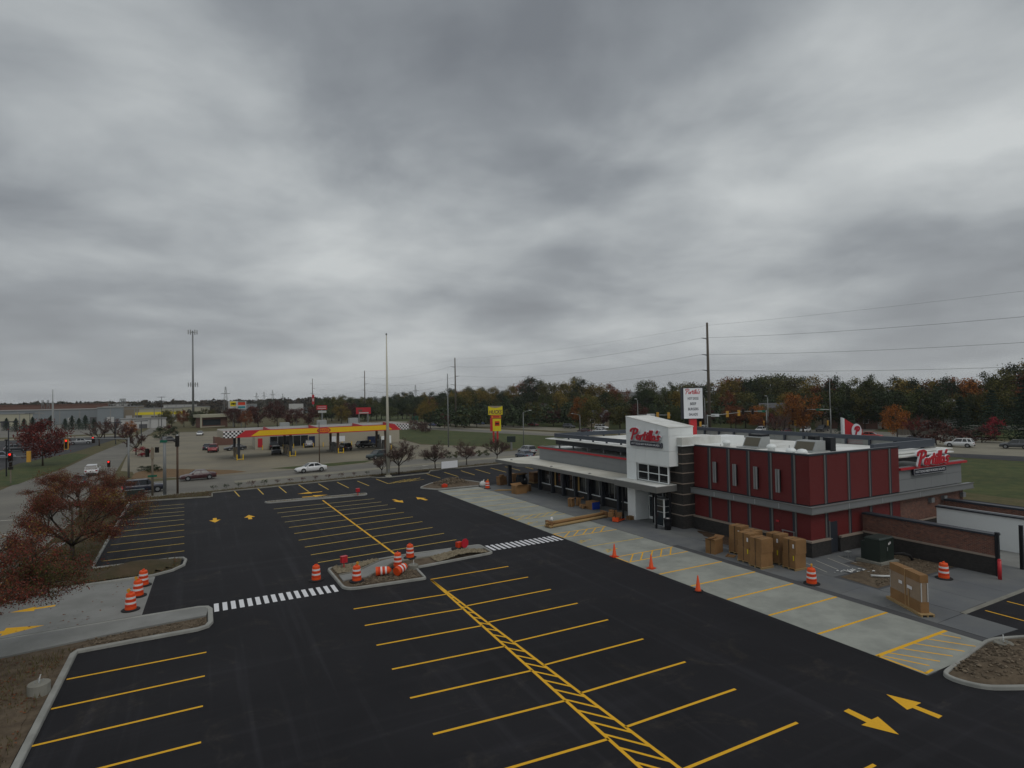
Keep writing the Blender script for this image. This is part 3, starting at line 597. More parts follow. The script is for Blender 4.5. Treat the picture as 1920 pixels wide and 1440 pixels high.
# ------------------------------------------------------------------ islands with kerbs
def island(name, poly, rad, fill, m_k='kerb_white', amp=.05, bumps=(), zf=.07, rot=0, cell=.25):
    P = rounded(poly, rad); root = struct(MB().prism(offset_poly(P, .1), 0, .05).build(name, 'soil'))
    kerb_ring('kerb', P, root, .17, .15, m_k); q = offset_poly(P, .18); mound('soil_fill', q, zf, fill, root, amp, cell, bumps, .4); return root, q
I1P = [(7.35, 41.6), (7.45, 36.35), (12.55, 36.0), (12.75, 38.6), (18.9, 39.3), (18.95, 42.0), (12.7, 42.25)]
isl, q1 = island('centre_island', I1P, [.5, .9, .25, .1, .5, .4, 1.], 'soil')
cw = MB().prism([(7.75, 38.1), (9.2, 38.1), (11.6, 40.6), (18.7, 40.75), (18.7, 41.8), (12.4, 41.75), (11.0, 41.3), (8.8, 39.4), (7.75, 39.3)], .06, .155); cw.build('walk', 'conc_apron', isl)
for pts in ([(7.75, 39.45), (8.75, 39.55), (10.95, 41.45)], [(9.3, 38.0), (11.6, 40.45), (12.4, 40.6), (18.6, 40.62)]): kerb_run('walk_edge', pts, isl, .12, .2, 'kerb')
g1 = [(7.8, 39.9), (8.6, 39.8), (10.9, 41.7), (10.6, 41.9), (7.75, 41.4)]; stones('gravel', g1, 900, .11, .07, .15, 'stone', isl)
g2 = [(12.9, 38.9), (18.6, 39.5), (18.6, 40.45), (12.5, 40.4)]; b2 = [(16.5, 39.9, 2.2, .26)]; mound('soil_heap', [(14.4, 39.2), (18.4, 39.6), (18.4, 40.4), (14.4, 40.4)], .06, 'clod', isl, .03, .16, b2, .5); stones('gravel', [(14.4, 39.15), (18.4, 39.55), (18.3, 40.45), (14.4, 40.45)], 1300, .1, .07, .14, 'stone', isl, b2)
stones('gravel', [(7.9, 36.8), (12.3, 36.5), (12.3, 38.2), (10, 38.3)], 900, .1, .03, .08, 'clod', isl)
isl2, q2 = island('far_island', [(6.0, 72.7), (6.4, 71.6), (17.4, 71.0), (17.7, 72.2)], .55, 'soil'); stones('gravel', q2, 260, .1, .04, .1, 'stone', isl2)
isl3, q3 = island('walk_end_island', [(24.3, 72.5), (25.9, 69.9), (31.6, 69.9), (33.4, 70.6), (32.2, 75.8), (27.5, 76.2)], [.8, .4, .3, .5, 1, 1.5], 'soil', bumps=[(29.2, 73.2, 2.8, .8)]); stones('soil_lumps', [(27, 71.5), (31, 71.5), (31, 75), (27, 75)], 300, .2, .06, .16, 'clod', isl3, [(29.2, 73.2, 2.8, .7)])
isl4, q4 = island('corner_island', [(25.95, 13.3), (26.2, 11.9), (28.6, 10.6), (35.5, 8.5), (37, 12.0), (31.9, 14.0), (31.2, 14.05)], [.7, .9, 2.2, 1, 1, .3, .2], 'soil', m_k='kerb_white', bumps=[(28.8, 12.2, 1.7, .3), (33, 11.5, 2.4, .75), (30.5, 12.6, 1.8, .35)], cell=.18)
stones('soil_lumps', [(26.9, 12.3), (29, 11.2), (35, 9.3), (36, 11.6), (31, 13.6), (27, 13.4)], 1500, .1, .02, .09, 'clod', isl4, [(28.8, 12.2, 1.7, .3), (33, 11.5, 2.4, .75), (30.5, 12.6, 1.8, .35)])
stones('gravel_litter', [(34.8, 21), (42.6, 21), (42.6, 24.4), (38.3, 24.4), (37.8, 23)], 900, .05, .02, .07, 'clod', soilbed)
stones('leaf_litter', VB, 900, .1, .03, .06, 'mulch', bpy.data.objects['tree_verge'])
stones('leaf_litter', VC, 700, .08, .04, .1, 'mulch', bpy.data.objects['street_verge'])

# lane marks on the streets
for a_, b_, w_ in (((0, 976), (28, 974), .3), ((68, 909.5), (84, 908.5), .3), ((106, 905.5), (122, 904.5), .3), ((0, 1003), (20, 1001), .3)): line(G(*a_), G(*b_), w_, 'pale_line', 'lane_line', -.026, side)
for px_, py_, s_ in ((790, 873.5, 1), (806, 877, -1), (826, 876, 1)):
    x_, y_ = G(px_, py_); MB().prism([(x_-1.6*s_, y_-.1-.25*s_), (x_+.3*s_, y_-.1+.05*s_), (x_+.3*s_, y_-.45+.05*s_), (x_+1.5*s_, y_+.2), (x_+.3*s_, y_+.55+.05*s_), (x_+.3*s_, y_+.15+.05*s_), (x_-1.6*s_, y_+.15-.25*s_)], -.03, -.026).build('lane_arrow', 'pale_line', road)

# ground cover on the verges: dry grass blades and fallen leaves
def scatter(name, poly, n, kind, m, parent, z):
    xs = [p[0] for p in poly]; ys = [p[1] for p in poly]; v = []; f = []
    while len(f) < n:
        p = (random.uniform(min(xs), max(xs)), random.uniform(min(ys), max(ys)))
        if not inside(p, poly) or mnoise.noise(Vector((p[0]*.5, p[1]*.5, 0)))+random.uniform(-.5, .5) < -.1: continue
        a = random.random()*6.283; k = len(v)
        if kind == 'grass':
            h = random.uniform(.08, .26); w = .02; d = (random.gauss(0, .06), random.gauss(0, .06)); v += [(p[0]-w*math.cos(a), p[1]-w*math.sin(a), z), (p[0]+w*math.cos(a), p[1]+w*math.sin(a), z), (p[0]+d[0], p[1]+d[1], z+h)]; f.append((k, k+1, k+2))
        else:
            r = random.uniform(.04, .08); v += [(p[0]+r*math.cos(a+q*1.57)*(1 if q % 2 else .6), p[1]+r*math.sin(a+q*1.57)*(1 if q % 2 else .6), z+random.uniform(0, .03)) for q in range(4)]; f.append((k, k+1, k+2, k+3))
    me = bpy.data.meshes.new(name); me.from_pydata(v, [], f); me.materials.append(MATS[m]); o = link(name, me, parent); o['kind'] = 'stuff'; return o
mat('dry_blade', (.16, .125, .06), .9, .3, 2, col2=(.085, .08, .03), island=.3)
for nm, poly, n in (('tree_verge', VB, 9000), ('corner_verge', [p for p in VA if p[1] > 10]+[(-11.4, 12)] if 0 else [(-11.3, 14), (-5.7, 14), (-5.6, 33.8), (-5, 34.2), (-8.6, 34.5), (-11.3, 34.1)], 5000), ('street_verge', VC, 5000)):
    par = bpy.data.objects[nm]; scatter('dry_grass_blades', poly, n, 'grass', 'dry_blade', par, .1); scatter('fallen_leaves', poly, n//4, 'leaf', 'leaf_rust', par, .14)
scatter('fallen_leaves', [(-11.8, 37.8), (-5, 38), (-3.2, 45.8), (-11.8, 45.6)], 70, 'leaf', 'leaf_rust', bpy.data.objects['entry_apron'], .012)
scatter('fallen_leaves', [(-6.8, 52), (-5.6, 52), (-6.2, 80), (-7.4, 80)], 90, 'leaf', 'leaf_rust', lot, .008)
# ================================================================== the restaurant
B = thing('restaurant_building', 'restaurant with red ribbed block, white entry tower, grey canopied wing and flat white roof', 'building', (37.3, 40, 0))
OB = Vector((37.3, 40, 0))
def bp(b, name, m, parent=None, smooth=False):
    """add to the building; mesh given in world coordinates"""
    me = b.mesh(name, m, smooth); me.transform(Matrix.Translation(-OB)); return link(name, me, parent or B)
def bbox(name, m, *a, parent=None): return bp(MB().bx(*a), name, m, parent)
RF, RY0, RY1, RX1, RZ = 37.3, 26.9, 37.8, 48.0, 7.05
# --- red block: core, ribbed siding panels, pilasters, belt, plinth
bbox('block_core', 'dark_metal', RF+.12, RX1-.1, RY0+.12, RY1, 0, 6.05)
bp(MB().bx(RF+.12, RF+.22, RY0+.12, RY1-.22, 6.051, RZ-.061).bx(RF+.221, RX1-.1, RY0+.12, RY0+.22, 6.051, RZ-.062), 'parapet', 'roof_white')
PF = [36.05, 34.05, 32.1, 30.1, 28.15]          # pilaster positions along the front (y)
PS = [39.05, 41.7, 44.25, 46.8]                 # along the side (x)
def siding(name, axis, a, b, z0, z1, at, out):
    """horizontal ribbed sheet between a and b: shallow trapezoid ribs"""
    m = MB(); n = int((z1-z0)/.085); h = (z1-z0)/n; vs = []
    for i in range(n):
        for dz, d in ((0, 0), (.3, 0), (.42, .028), (.88, .028)): vs.append((z0+(i+dz)*h, d))
    vs.append((z1, 0))
    for z, d in vs:
        for t in (a, b):
            m.v.append((at+out*d, t, z) if axis == 'y' else (t, at+out*d, z))
    for i in range(len(vs)-1): m.f.append((2*i, 2*i+1, 2*i+3, 2*i+2)); m.m.append(0)
    return bp(m, name, 'red_siding')
fy = [RY1]+PF+[RY0]
for i, (a, b) in enumerate(zip(fy, fy[1:])):
    a2 = a-(.17 if i else 0); b2 = b+(.17 if i < len(fy)-2 else 0)
    siding('siding_panel', 'y', b2, a2, 1.12, 3.0, RF+.03, -1); siding('siding_panel', 'y', b2, a2, 3.55, RZ-.06, RF+.03, -1)
sx_ = [RF]+PS+[RX1]
for i, (a, b) in enumerate(zip(sx_, sx_[1:])):
    a2 = a+(.17 if i else 0); b2 = b-(.17 if i < len(sx_)-2 else 0)
    siding('siding_panel', 'x', a2, b2, 1.12, 3.0, RY0+.03, -1); siding('siding_panel', 'x', a2, b2, 3.55, RZ-.06, RY0+.03, -1)
for y in PF:
    for z0, z1 in ((1.12, 3.0), (3.55, RZ-.06)):
        p = bbox('pilaster', 'fascia', RF-.06, RF+.1, y-.17, y-.06, z0, z1); bbox('pilaster_channel', 'dark_metal', RF-.015, RF+.1, y-.058, y+.17, z0, z1, parent=p)
for x in PS:
    for z0, z1 in ((1.12, 3.0), (3.55, RZ-.06)):
        p = bbox('pilaster', 'fascia', x-.17, x-.06, RY0-.06, RY0+.1, z0, z1); bbox('pilaster_channel', 'dark_metal', x-.058, x+.17, RY0-.015, RY0+.1, z0, z1, parent=p)
cap = MB().bx(RF-.05, RF+.25, RY0-.05, RY1+.0, RZ-.06, RZ+.06).bx(RF+.252, RX1+.05, RY0-.05, RY0+.25, RZ-.06, RZ+.058); bp(cap, 'parapet_coping', 'dark_metal')
# belt course: a channel of panels with raised top and bottom lips
belt = MB().bx(RF-.42, RF-.005, RY0-.42, RY1+.15, 3.06, 3.48).bx(RF-.004, 58.0, RY0-.42, RY0-.005, 3.06, 3.48); bt = bp(belt, 'belt_band', 'belt_grey')
lips = MB()
for z in (3.02, 3.46): lips.bx(RF-.47, RF-.42, RY0-.47, RY1+.15, z, z+.06).bx(RF-.419, 58.05, RY0-.47, RY0-.42, z, z+.06)
bp(lips, 'belt_lip', 'fascia', bt)
for y in (29.1, 31.2, 33.2, 35.2): bbox('joint', 'alu', RF-.435, RF-.42, y-.03, y+.03, 3.08, 3.46, parent=bt)
for x in (41, 45, 50): bbox('joint', 'alu', x-.03, x+.03, RY0-.435, RY0-.42, 3.08, 3.46, parent=bt)
# plinth of near black brick with a stone cap; door opening on the side
pl_ = bp(MB().bx(RF-.14, RF+.1, RY0-.14, RY1, 0, 1.0).bx(RF+.101, 39.25, RY0-.14, RY0+.1, 0, 1.0).bx(40.3, 43.0, RY0-.14, RY0+.1, 0, 1.0), 'plinth', 'brick_black')
bp(MB().bx(RF-.2, RF+.02, RY0-.2, RY1, 1.0, 1.13).bx(RF+.021, 39.2, RY0-.2, RY0+.02, 1.0, 1.128).bx(40.35, 43.0, RY0-.2, RY0+.02, 1.0, 1.128), 'plinth_cap', 'stone_band', pl_)
d = bbox('service_door', 'dark_metal', 39.35, 40.2, RY0-.01, RY0+.08, .02, 2.2); bbox('door_frame', 'fascia', 39.27, 39.35, RY0-.05, RY0+.05, 0, 2.28, parent=d); bbox('door_handle', 'alu', 39.45, 39.55, RY0-.06, RY0-.01, 1.0, 1.05, parent=d)
# wall fin lights: two vertical steel blades on a dark back
for y in (35.35, 33.3, 31.3, 29.35):
    l_ = bbox('fin_light', 'black', RF-.14, RF-.03, y-.17, y+.17, 4.25, 5.8)
    for k, (a, b) in enumerate(((-.17, -.02), (.045, .11), (.125, .17))): bbox('steel_fin', 'steel', RF-.2, RF-.141, y+a, y+b, 4.16, 5.86, parent=l_)
bbox('pipe_rack', 'steel', RF-.25, RF-.2, 28.05, 28.1, .9, 1.55); bbox('pipe_rack', 'steel', RF-.25, RF-.2, 28.95, 29.0, .9, 1.55); bbox('pipe_rack', 'steel', RF-.26, RF-.21, 28.0, 29.05, 1.5, 1.56)
bbox('fire_connection', 'red_paint', RF-.08, RF-.03, 29.4, 29.65, 2.0, 2.12)
# --- rear part on the near side: brick below, grey panels above, red trim
bbox('side_wall_brick', 'brick_red', RX1+.1, 57.3, RY0+.05, RY0+.4, 1.1, 3.04); bbox('side_plinth', 'brick_black', RX1+.1, 57.32, RY0+.0, RY0+.4, 0, 1.0); bbox('side_plinth_cap', 'stone_band', RX1+.1, 57.34, RY0-.05, RY0+.4, 1.0, 1.098)
for i in range(4):
    for z0, z1 in ((3.5, 4.42), (4.44, 5.2)): x = RX1+.02+i*2.3; bbox('grey_wall_panel', 'grey_panel', x, x+2.285, RY0+.08, RY0+.3, z0, z1)
bbox('side_trim', 'red_trim', RX1+.02, 57.75, RY0-.14, RY0+.3, 5.2, 5.37); bbox('side_parapet', 'grey_panel', RX1+.02, 57.6, RY0+.02, RY0+.32, 5.372, 5.42)
bbox('rear_wall', 'grey_panel', 57.0, 57.2, RY0+.32, 63, 0, 5.3)
for x in (52.2, 54.1, 57.0):
    l_ = bbox('wall_light', 'belt_grey', x-.22, x+.22, RY0-.22, RY0+.05, 2.35, 2.72); bbox('lens', 'alu', x-.18, x+.18, RY0-.2, RY0-.02, 2.33, 2.349, parent=l_)
# --- roofs
roof = bp(MB().bx(38.3, 57.0, RY0+.35, 63, 4.85, 4.95).bx(RF+.25, 56.6, RY0+.3, RY1-.22, 6.1, 6.2).bx(39.0, 56.6, RY1-.2, 62.2, 6.05, 6.18), 'roof', 'roof_white')
# dark equipment screen: rail on posts right round the high roof, ribbed white inner sheets
BX0, BX1, BY0, BY1 = 38.7, 57.0, 28.9, 62.4
rl = bp(MB().bx(BX1-.15, BX1+.15, BY0, BY1, 6.72, 7.12).bx(BX0-.1, BX1-.152, BY1-.15, BY1+.15, 6.38, 6.86).bx(BX0-.15, BX0+.15, 44.2, BY1-.152, 6.42, 6.84).bx(RX1+.06, BX1-.152, BY0-.05, BY0+.25, 6.5, 7.1), 'screen_rail', 'beam_metal')
i = 0
y = BY0+1
while y < BY1:
    bbox('screen_post', 'beam_metal', BX1-.1, BX1+.1, y-.09, y+.09, 6.1, 6.72, parent=rl); y += 2.35
for y in (47, 49.5, 52, 54.5, 57, 59.5): bbox('screen_post', 'beam_metal', BX0-.08, BX0+.08, y-.08, y+.08, 6.18, 6.42, parent=rl)
for x in (41, 43.5, 46, 48.5, 51): bbox('screen_post', 'beam_metal', x-.08, x+.08, BY1-.1, BY1+.1, 6.18, 6.4, parent=rl)
for k in range(4): bbox('screen_sheet', 'galv', BX1+.16, BX1+.2+.02*(k % 2), BY0, BY1, 6.12+k*.15, 6.25+k*.15, parent=rl)
ds = bp(MB().bx(BX0+.0, BX0+.25, 44.2, BY1, 5.5, 6.12).bx(BX0+.24, 56.9, BY1-.25, BY1, 5.5, 6.1), 'clerestory', 'dark_metal'); ds2 = bp(MB().bx(RX1+.06, 56.9, BY0+.0, BY0+.25, 5.5, 6.12), 'clerestory', 'dark_metal')
bp(MB().bx(BX0-.95, BX0+.3, 44.2, BY1+.9, 6.181, 6.26), 'eyebrow_roof', 'roof_white', ds); bp(MB().bx(RX1+.06, 58.0, BY0-.95, BY0+.3, 6.25, 6.33), 'eyebrow_roof', 'roof_white', ds2)
for y in (46.5, 49.5, 52.5, 55.5, 58.5, 61.5): bbox('screen_leg', 'belt_grey', BX0-.1, BX0+.05, y-.06, y+.06, 4.95, 5.5, parent=ds)
# --- roof equipment
def hood(x, y, w, dp, h, rz=0):
    e = MB().hexa([(x, y, 6.2), (x+dp, y, 6.2), (x+dp, y+w, 6.2), (x, y+w, 6.2), (x+.55, y, 6.2+h), (x+dp, y, 6.2+h), (x+dp, y+w, 6.2+h), (x+.55, y+w, 6.2+h)])
    o = bp(e, 'air_handler', 'galv'); bp(MB().add([(x-.02+.09, y+.12, 6.38), (x+.09-.02, y+w-.12, 6.38), (x+.5, y+w-.12, 6.2+h-.08), (x+.5, y+.12, 6.2+h-.08)], [(0, 3, 2, 1)]).add([(x+.06, y+.12, 6.38), (x+.06, y+w-.12, 6.38), (x+.49, y+w-.12, 6.2+h-.08), (x+.49, y+.12, 6.2+h-.08)], [(0, 1, 2, 3)]), 'intake_mesh', 'mesh_filter', o)
    bbox('unit_base', 'galv', x-.5, x+dp+.3, y-.25, y+w+.25, 6.19, 6.28, parent=o); return o
o = hood(46.3, 37.0+1.6, 1.9, 1.6, 1.05); bbox('fan_box', 'black', 47.0, 48.2, 38.9, 40.3, 7.26, 7.45, parent=o)
o = hood(46.6, 33.2, 2.0, 1.7, .95); bbox('fan_box', 'black', 48.6, 49.3, 34.4, 35.1, 6.2, 7.45, parent=o); bbox('fan_box', 'black', 48.6, 49.3, 32.9, 33.6, 6.2, 7.4, parent=o)
for x, y in ((46.1, 42.2), (45.6, 36.6), (43.5, 33.0), (43.4, 31.9)):
    bp(MB().lathe([(.32, 0), (.32, .25), (.42, .28), (.42, .4), (.3, .55), (.1, .6)], 14, (x, y, 6.2)), 'exhaust_fan', 'white_panel', None, True)
for x, y in ((44.5, 41.5), (47.5, 36.2), (50.3, 37.1)): bp(MB().cyl((x, y, 6.18), (x, y, 6.6), .05), 'vent_pipe', 'pvc')
bbox('roof_curb', 'white_panel', 44.2, 50.2, 43.6, 46.0, 6.18, 7.0)
# --- white entry tower, front at x = 35
TF, TY0, TY1 = 35.0, 38.3, 44.0
ZL, ZR = 9.45, 8.62          # parapet heights at the far and near corner
def tz(y): return ZR+(ZL-ZR)*(y-TY0)/(TY1-TY0)
core = MB().add([(TF+.1, TY0+.1, 5.3), (37.8, TY0+.1, 5.3), (37.8, TY1-.1, 5.3), (TF+.1, TY1-.1, 5.3), (TF+.1, TY0+.1, tz(TY0)-.03), (37.8, TY0+.1, tz(TY0)-.03), (37.8, TY1-.1, tz(TY1)-.03), (TF+.1, TY1-.1, tz(TY1)-.03)],
               [(0, 3, 2, 1), (4, 5, 6, 7), (0, 1, 5, 4), (1, 2, 6, 5), (2, 3, 7, 6), (3, 0, 4, 7)]); tw = bp(core, 'tower', 'white_panel')
tcap = MB().hexa([(TF-.02, TY0-.02, tz(TY0)-.03), (37.85, TY0-.02, tz(TY0)-.03), (37.85, TY1+.02, tz(TY1)-.03), (TF-.02, TY1+.02, tz(TY1)-.03), (TF-.02, TY0-.02, tz(TY0)+.05), (37.85, TY0-.02, tz(TY0)+.05), (37.85, TY1+.02, tz(TY1)+.05), (TF-.02, TY1+.02, tz(TY1)+.05)]); bp(tcap, 'tower_roof', 'roof_white', tw)
# panels with open joints
yc = [TY0, 39.8, 41.3, 42.65, TY1]
def tpanel(y0, y1, z0, z1): bbox('panel', 'white_panel', TF, TF+.09, y0+.007, y1-.007, z0+.007, z1-.007, parent=tw)
for a, b in zip(yc, yc[1:]):
    m = MB().hexa([(TF, a+.007, 7.9), (TF+.09, a+.007, 7.9), (TF+.09, b-.007, 7.9), (TF, b-.007, 7.9), (TF, a+.007, tz(a)-.04), (TF+.09, a+.007, tz(a)-.04), (TF+.09, b-.007, tz(b)-.04), (TF, b-.007, tz(b)-.04)]); bp(m, 'panel', 'white_panel', tw)
    tpanel(a, b, 6.6, 7.89); tpanel(a, b, 5.3, 6.59)
tpanel(42.65, TY1, 3.7, 5.29)
for a, b in ((TF+.1, 36.4), (36.4, 37.8)):
    for z0, z1 in ((5.3, 6.6), (6.6, 7.9), (7.9, 8.58)): bbox('panel', 'white_panel', a+.007, b-.007, TY0+.01, TY0+.098, z0+.007, z1-.007, parent=tw)
lg = bbox('tower_leg', 'white_panel', TF+.02, 36.6, 42.85, TY1-.02, 0, 5.3); bbox('leg_panel', 'white_panel', TF, TF+.018, 42.87, TY1-.03, .05, 3.1, parent=lg)
# upper window: 3 x 2 panes
wn = bbox('tower_window', 'alu', TF+.2, TF+.28, 38.55, 42.6, 3.75, 5.3)
wy = [38.62, 39.75, 41.15, 42.53]; wz = [3.82, 4.52, 5.24]
for a, b in zip(wy, wy[1:]):
    for c, e in zip(wz, wz[1:]): bbox('pane', 'glass_dark', TF+.17, TF+.199, a+.04, b-.04, c+.03, e-.03, parent=wn)
for y in wy: bbox('mullion', 'white_panel', TF+.1, TF+.199, y-.035, y+.035, 3.78, 5.28, parent=wn)
for z in wz: bbox('transom', 'white_panel', TF+.105, TF+.199, 38.6, 42.56, z-.03, z+.03, parent=wn)
# dark brown masonry pier with stone bands, near and far of the tower
def pier(x0, x1, y0, y1, ztop, name):
    p = bbox(name, 'brick_brown', x0, x1, y0, y1, .0, ztop)
    for z in (1.1, 2.0, 2.9, 3.8, 4.7, 5.5, 6.3): 
        if z < ztop: bbox('stone_course', 'stone_band', x0-.05, x1+.05, y0-.05, y1+.05, z, z+.075, parent=p)
    return p
p1 = pier(36.0, 37.9, 37.82, 39.9, 7.1, 'masonry_pier'); p2 = pier(36.2, 38.2, TY1+.02, 44.7, 7.1, 'masonry_pier')
bbox('pier_top', 'roof_white', 35.9, 40.5, 37.7, 39.95, 7.1, 7.75, parent=p1); bbox('pier_lip', 'white_panel', 35.85, 40.55, 37.65, 38.28, 7.02, 7.099, parent=p1)
# entry canopy, posts and glazed vestibule
cn = bbox('entry_canopy', 'fascia', 33.7, 36.0, 38.5, 44.25, 3.15, 3.66); bbox('canopy_roof', 'roof_white', 33.76, 36.0, 38.56, 44.19, 3.661, 3.72, parent=cn); bbox('soffit', 'black', 33.9, 36.0, 38.6, 44.1, 3.12, 3.149, parent=cn)
for x, y in ((34.3, 39.3), (34.15, 43.6), (35.7, 41.2), (35.6, 39.0)): bp(MB().bx(x-.07, x+.07, y-.07, y+.07, 0, 3.13), 'canopy_post', 'black', cn)
ev = bbox('vestibule', 'glass_dark', 36.6, 38, 39.9, 42.85, 0, 3.1)
for y in (39.95, 40.9, 41.8, 42.75): bbox('mullion', 'alu', 36.5, 36.6, y-.05, y+.05, 0, 3.1, parent=ev)
for z in (.05, 1.0, 2.2): bbox('transom', 'alu', 36.52, 36.6, 39.9, 42.8, z, z+.07, parent=ev)
dr_ = bbox('entry_door', 'white_panel', 36.44, 36.5, 41.9, 42.7, .05, 2.2); bbox('door_glass', 'glass_blue', 36.42, 36.439, 42.0, 42.6, .3, 2.1, parent=dr_)
vb2 = bbox('glass_enclosure', 'glass_blue', 35.3, 36.4, 39.4, 40.5, .05, 2.35); 
for z in (.0, 1.2, 1.7, 2.3): bbox('rail', 'alu', 35.25, 36.42, 39.36, 40.54, z, z+.06, parent=vb2)
for x, y in ((35.27, 39.38), (35.27, 40.5), (36.4, 39.38)): bbox('corner_post', 'white_panel', x-.05, x+.05, y-.05, y+.05, 0, 2.4, parent=vb2)
# --- long wing: dark base wall, columns and windows under a canopy, grey panels above
WF = 36.9; WY1 = 63.2
bbox('wing_base_wall', 'brick_black', WF, WF+.3, 44.7, WY1, 0, .82); bbox('wing_core', 'black', WF+.14, 38.4, 44.7, WY1, .83, 3.1)
bbox('window_sill', 'white_panel', WF-.08, WF+.1, 44.9, WY1-.2, .822, .9)
cy_ = [63.0, 60.0, 57.6, 55.1, 52.5, 50.1, 47.4, 44.95]
for y in cy_: bbox('column', 'dark_metal', WF-.42, WF-.02, y-.16, y+.16, 0, 3.1)
for i, (a, b) in enumerate(zip(cy_, cy_[1:])):
    hi, lo = a-.18, b+.18; w = bbox('window', 'dark_metal', WF+.02, WF+.1, lo, hi, .92, 2.85); n = 2; st = (hi-lo)/3
    for k in range(3): bbox('pane', 'glass_dark', WF-.01, WF+.019, lo+k*st+.04, lo+(k+1)*st-.04, .98, 2.78, parent=w)
    for k in range(4): bbox('mullion', 'alu' if k in (0, 1) else 'black', WF-.05, WF-.012, lo+k*st-.03+(.03 if k == 0 else -.03 if k == 3 else 0), lo+k*st+.03+(.03 if k == 0 else -.03 if k == 3 else 0), .92, 2.85, parent=w)
    if i in (1, 3): bbox('plywood_strip', 'plywood', WF-.09, WF-.055, hi-.3, hi-.02, .95, 2.85, parent=w)
CP = [(33.55, 69.0), (40.3, 69.0), (40.3, 63.4), (37.95, 63.4), (37.95, 44.7), (36.15, 44.7), (36.15, 44.3), (34.55, 44.3), (34.55, 61.3), (33.55, 63.0)]
cv = bp(MB().prism(CP, 3.05, 3.42), 'wing_canopy', 'fascia'); bp(MB().prism(offset_poly(CP, .06), 3.421, 3.47), 'canopy_roof', 'canopy_top', cv)
for x, y in ((35.0, 50), (35.0, 57.5), (34.6, 66.5)): bp(MB().lathe([(.18, 0), (.14, .06), (.05, .1)], 10, (x, y, 3.47)), 'roof_drain', 'fascia', cv)
bbox('canopy_column', 'dark_metal', 34.85, 35.25, 67.7, 68.1, 0, 3.06, parent=cv); bbox('canopy_column', 'dark_metal', 39.6, 40.0, 67.7, 68.1, 0, 3.06, parent=cv)
for i in range(7):
    y = 65.2-(i+1)*2.36
    for z0, z1 in ((3.47, 4.2), (4.2, 4.9)): bbox('grey_wall_panel', 'grey_panel', 37.95, 38.2, max(y, 48.3)+.006 if i == 6 else y+.006, y+2.354, z0+.005, z1-.005)
bbox('grey_wall_panel', 'grey_panel', 37.95, 38.2, 44.72, 48.67, 3.47, 4.895)
bbox('wing_trim', 'red_trim', 37.8, 38.3, 44.72, 65.35, 4.9, 5.08); bbox('wing_parapet', 'fascia', 37.9, 38.5, 44.72, 65.3, 5.081, 5.16)
bbox('wing_end_wall', 'grey_panel', 38.2, 57.0, 65.0, 65.2, 3.3, 5.1); bbox('wing_end_base', 'brick_black', 37.5, 57.0, 63.0, 63.2, 0, 3.1); bbox('wing_roof', 'roof_white', 38.3, 57, 63.0, 65.0, 4.86, 4.94)
# --- signs on the building
def tagboard(cx, cy, cz, w, h, xdir, parent):
    """black rounded plate with white rim and white capitals"""
    X = Vector(xdir); Z = X.cross(Vector((0, 0, 1)))
    P = rounded([(-w/2, -h/2), (w/2, -h/2), (w/2, h/2), (-w/2, h/2)], h*.28)
    def pz(poly, d0, d1, name, m, par):
        b = MB().prism(poly, d0, d1); b.v = [tuple(Vector((cx, cy, cz))+X*v[0]+Vector((0, 0, 1))*v[1]+Z*v[2]) for v in b.v]; return bp(b, name, m, par)
    o = pz(P, 0, .16, 'tag_board', 'navy_sign', parent); pz(offset_poly(P, .02), .161, .166, 'rim', 'white_sign', o); pz(offset_poly(P, .042), .167, .172, 'face', 'navy_sign', o)
    t = put_text('lettering', 'HOT DOGS\u00b7BEEF\u00b7BURGERS\u00b7SALADS', .3, Vector((cx, cy, cz))+Z*.18-OB, xdir, 'white_sign', o, .01, 0, 0, width=w-.45, height=h*.36); return o
def shop_sign(name, x0, y0, z0, xdir, scale, ysc, r, parent=B):
    s = thing('x', None, None) if 0 else None
    X = Vector(xdir); org = Vector((x0, y0, z0))-OB
    for i, j in ((0, 2), (2, 3), (3, 5), (5, 7), (7, 9), (9, 10), (10, 11), (11, 12), (12, 13), (13, 14)):      # one channel letter each
        bk = put_script(name, SCRIPT[i:j], r+.032, .12, org, xdir, scale, 'white_sign', parent, ysc, .03+.0004*i); put_script('letter_face', SCRIPT[i:j], r, .06, org, xdir, scale, 'sign_red', bk, ysc, .152)
shop_sign('sign_letter', TF, 43.2, 7.42, (0, -1, 0), 1.52, .98, .07); tagboard(TF, 41.15, 7.05, 4.2, .48, (0, -1, 0), B)
shop_sign('sign_letter', 49.85, RY0-.18, 5.48, (1, 0, 0), 1.76, 1.12, .07); tagboard(52.1, RY0+.02, 4.95, 4.7, .5, (1, 0, 0), B)
# red tower with the round emblem behind the roof
# free-standing order-point tower behind the building
pt = thing('emblem_tower', 'short red tower with white oval letter P behind the restaurant roof', 'sign', (61.9, 39.5, 0)); pt.scale = (.8, .8, 1); 
X = Vector((.755, -.656, 0)); Yv = Vector((0, 0, 1)); Zv = X.cross(Yv)
def onp(b, c, name, m, par): b.v = [tuple(Vector(c)+X*v[0]+Yv*v[1]+Zv*v[2]) for v in b.v]; return b.build(name, m, par)
onp(MB().prism([(-.95, 0), (1.2, 0), (1.2, 7.3), (-.95, 8.5)], 0, .5), (0, 0, 0), 'panel', 'red_paint', pt); onp(MB().prism([(-1.2, 0), (-.96, 0), (-.96, 8.5), (-1.2, 8.6)], -.3, .55), (0, 0, 0), 'side_pylon', 'white_panel', pt)
onp(MB().prism([(.6*math.cos(a*math.pi/12)+.45, 7.15+.8*math.sin(a*math.pi/12)) for a in range(24)], .52, .68), (0, 0, 0), 'emblem', 'white_sign', pt)
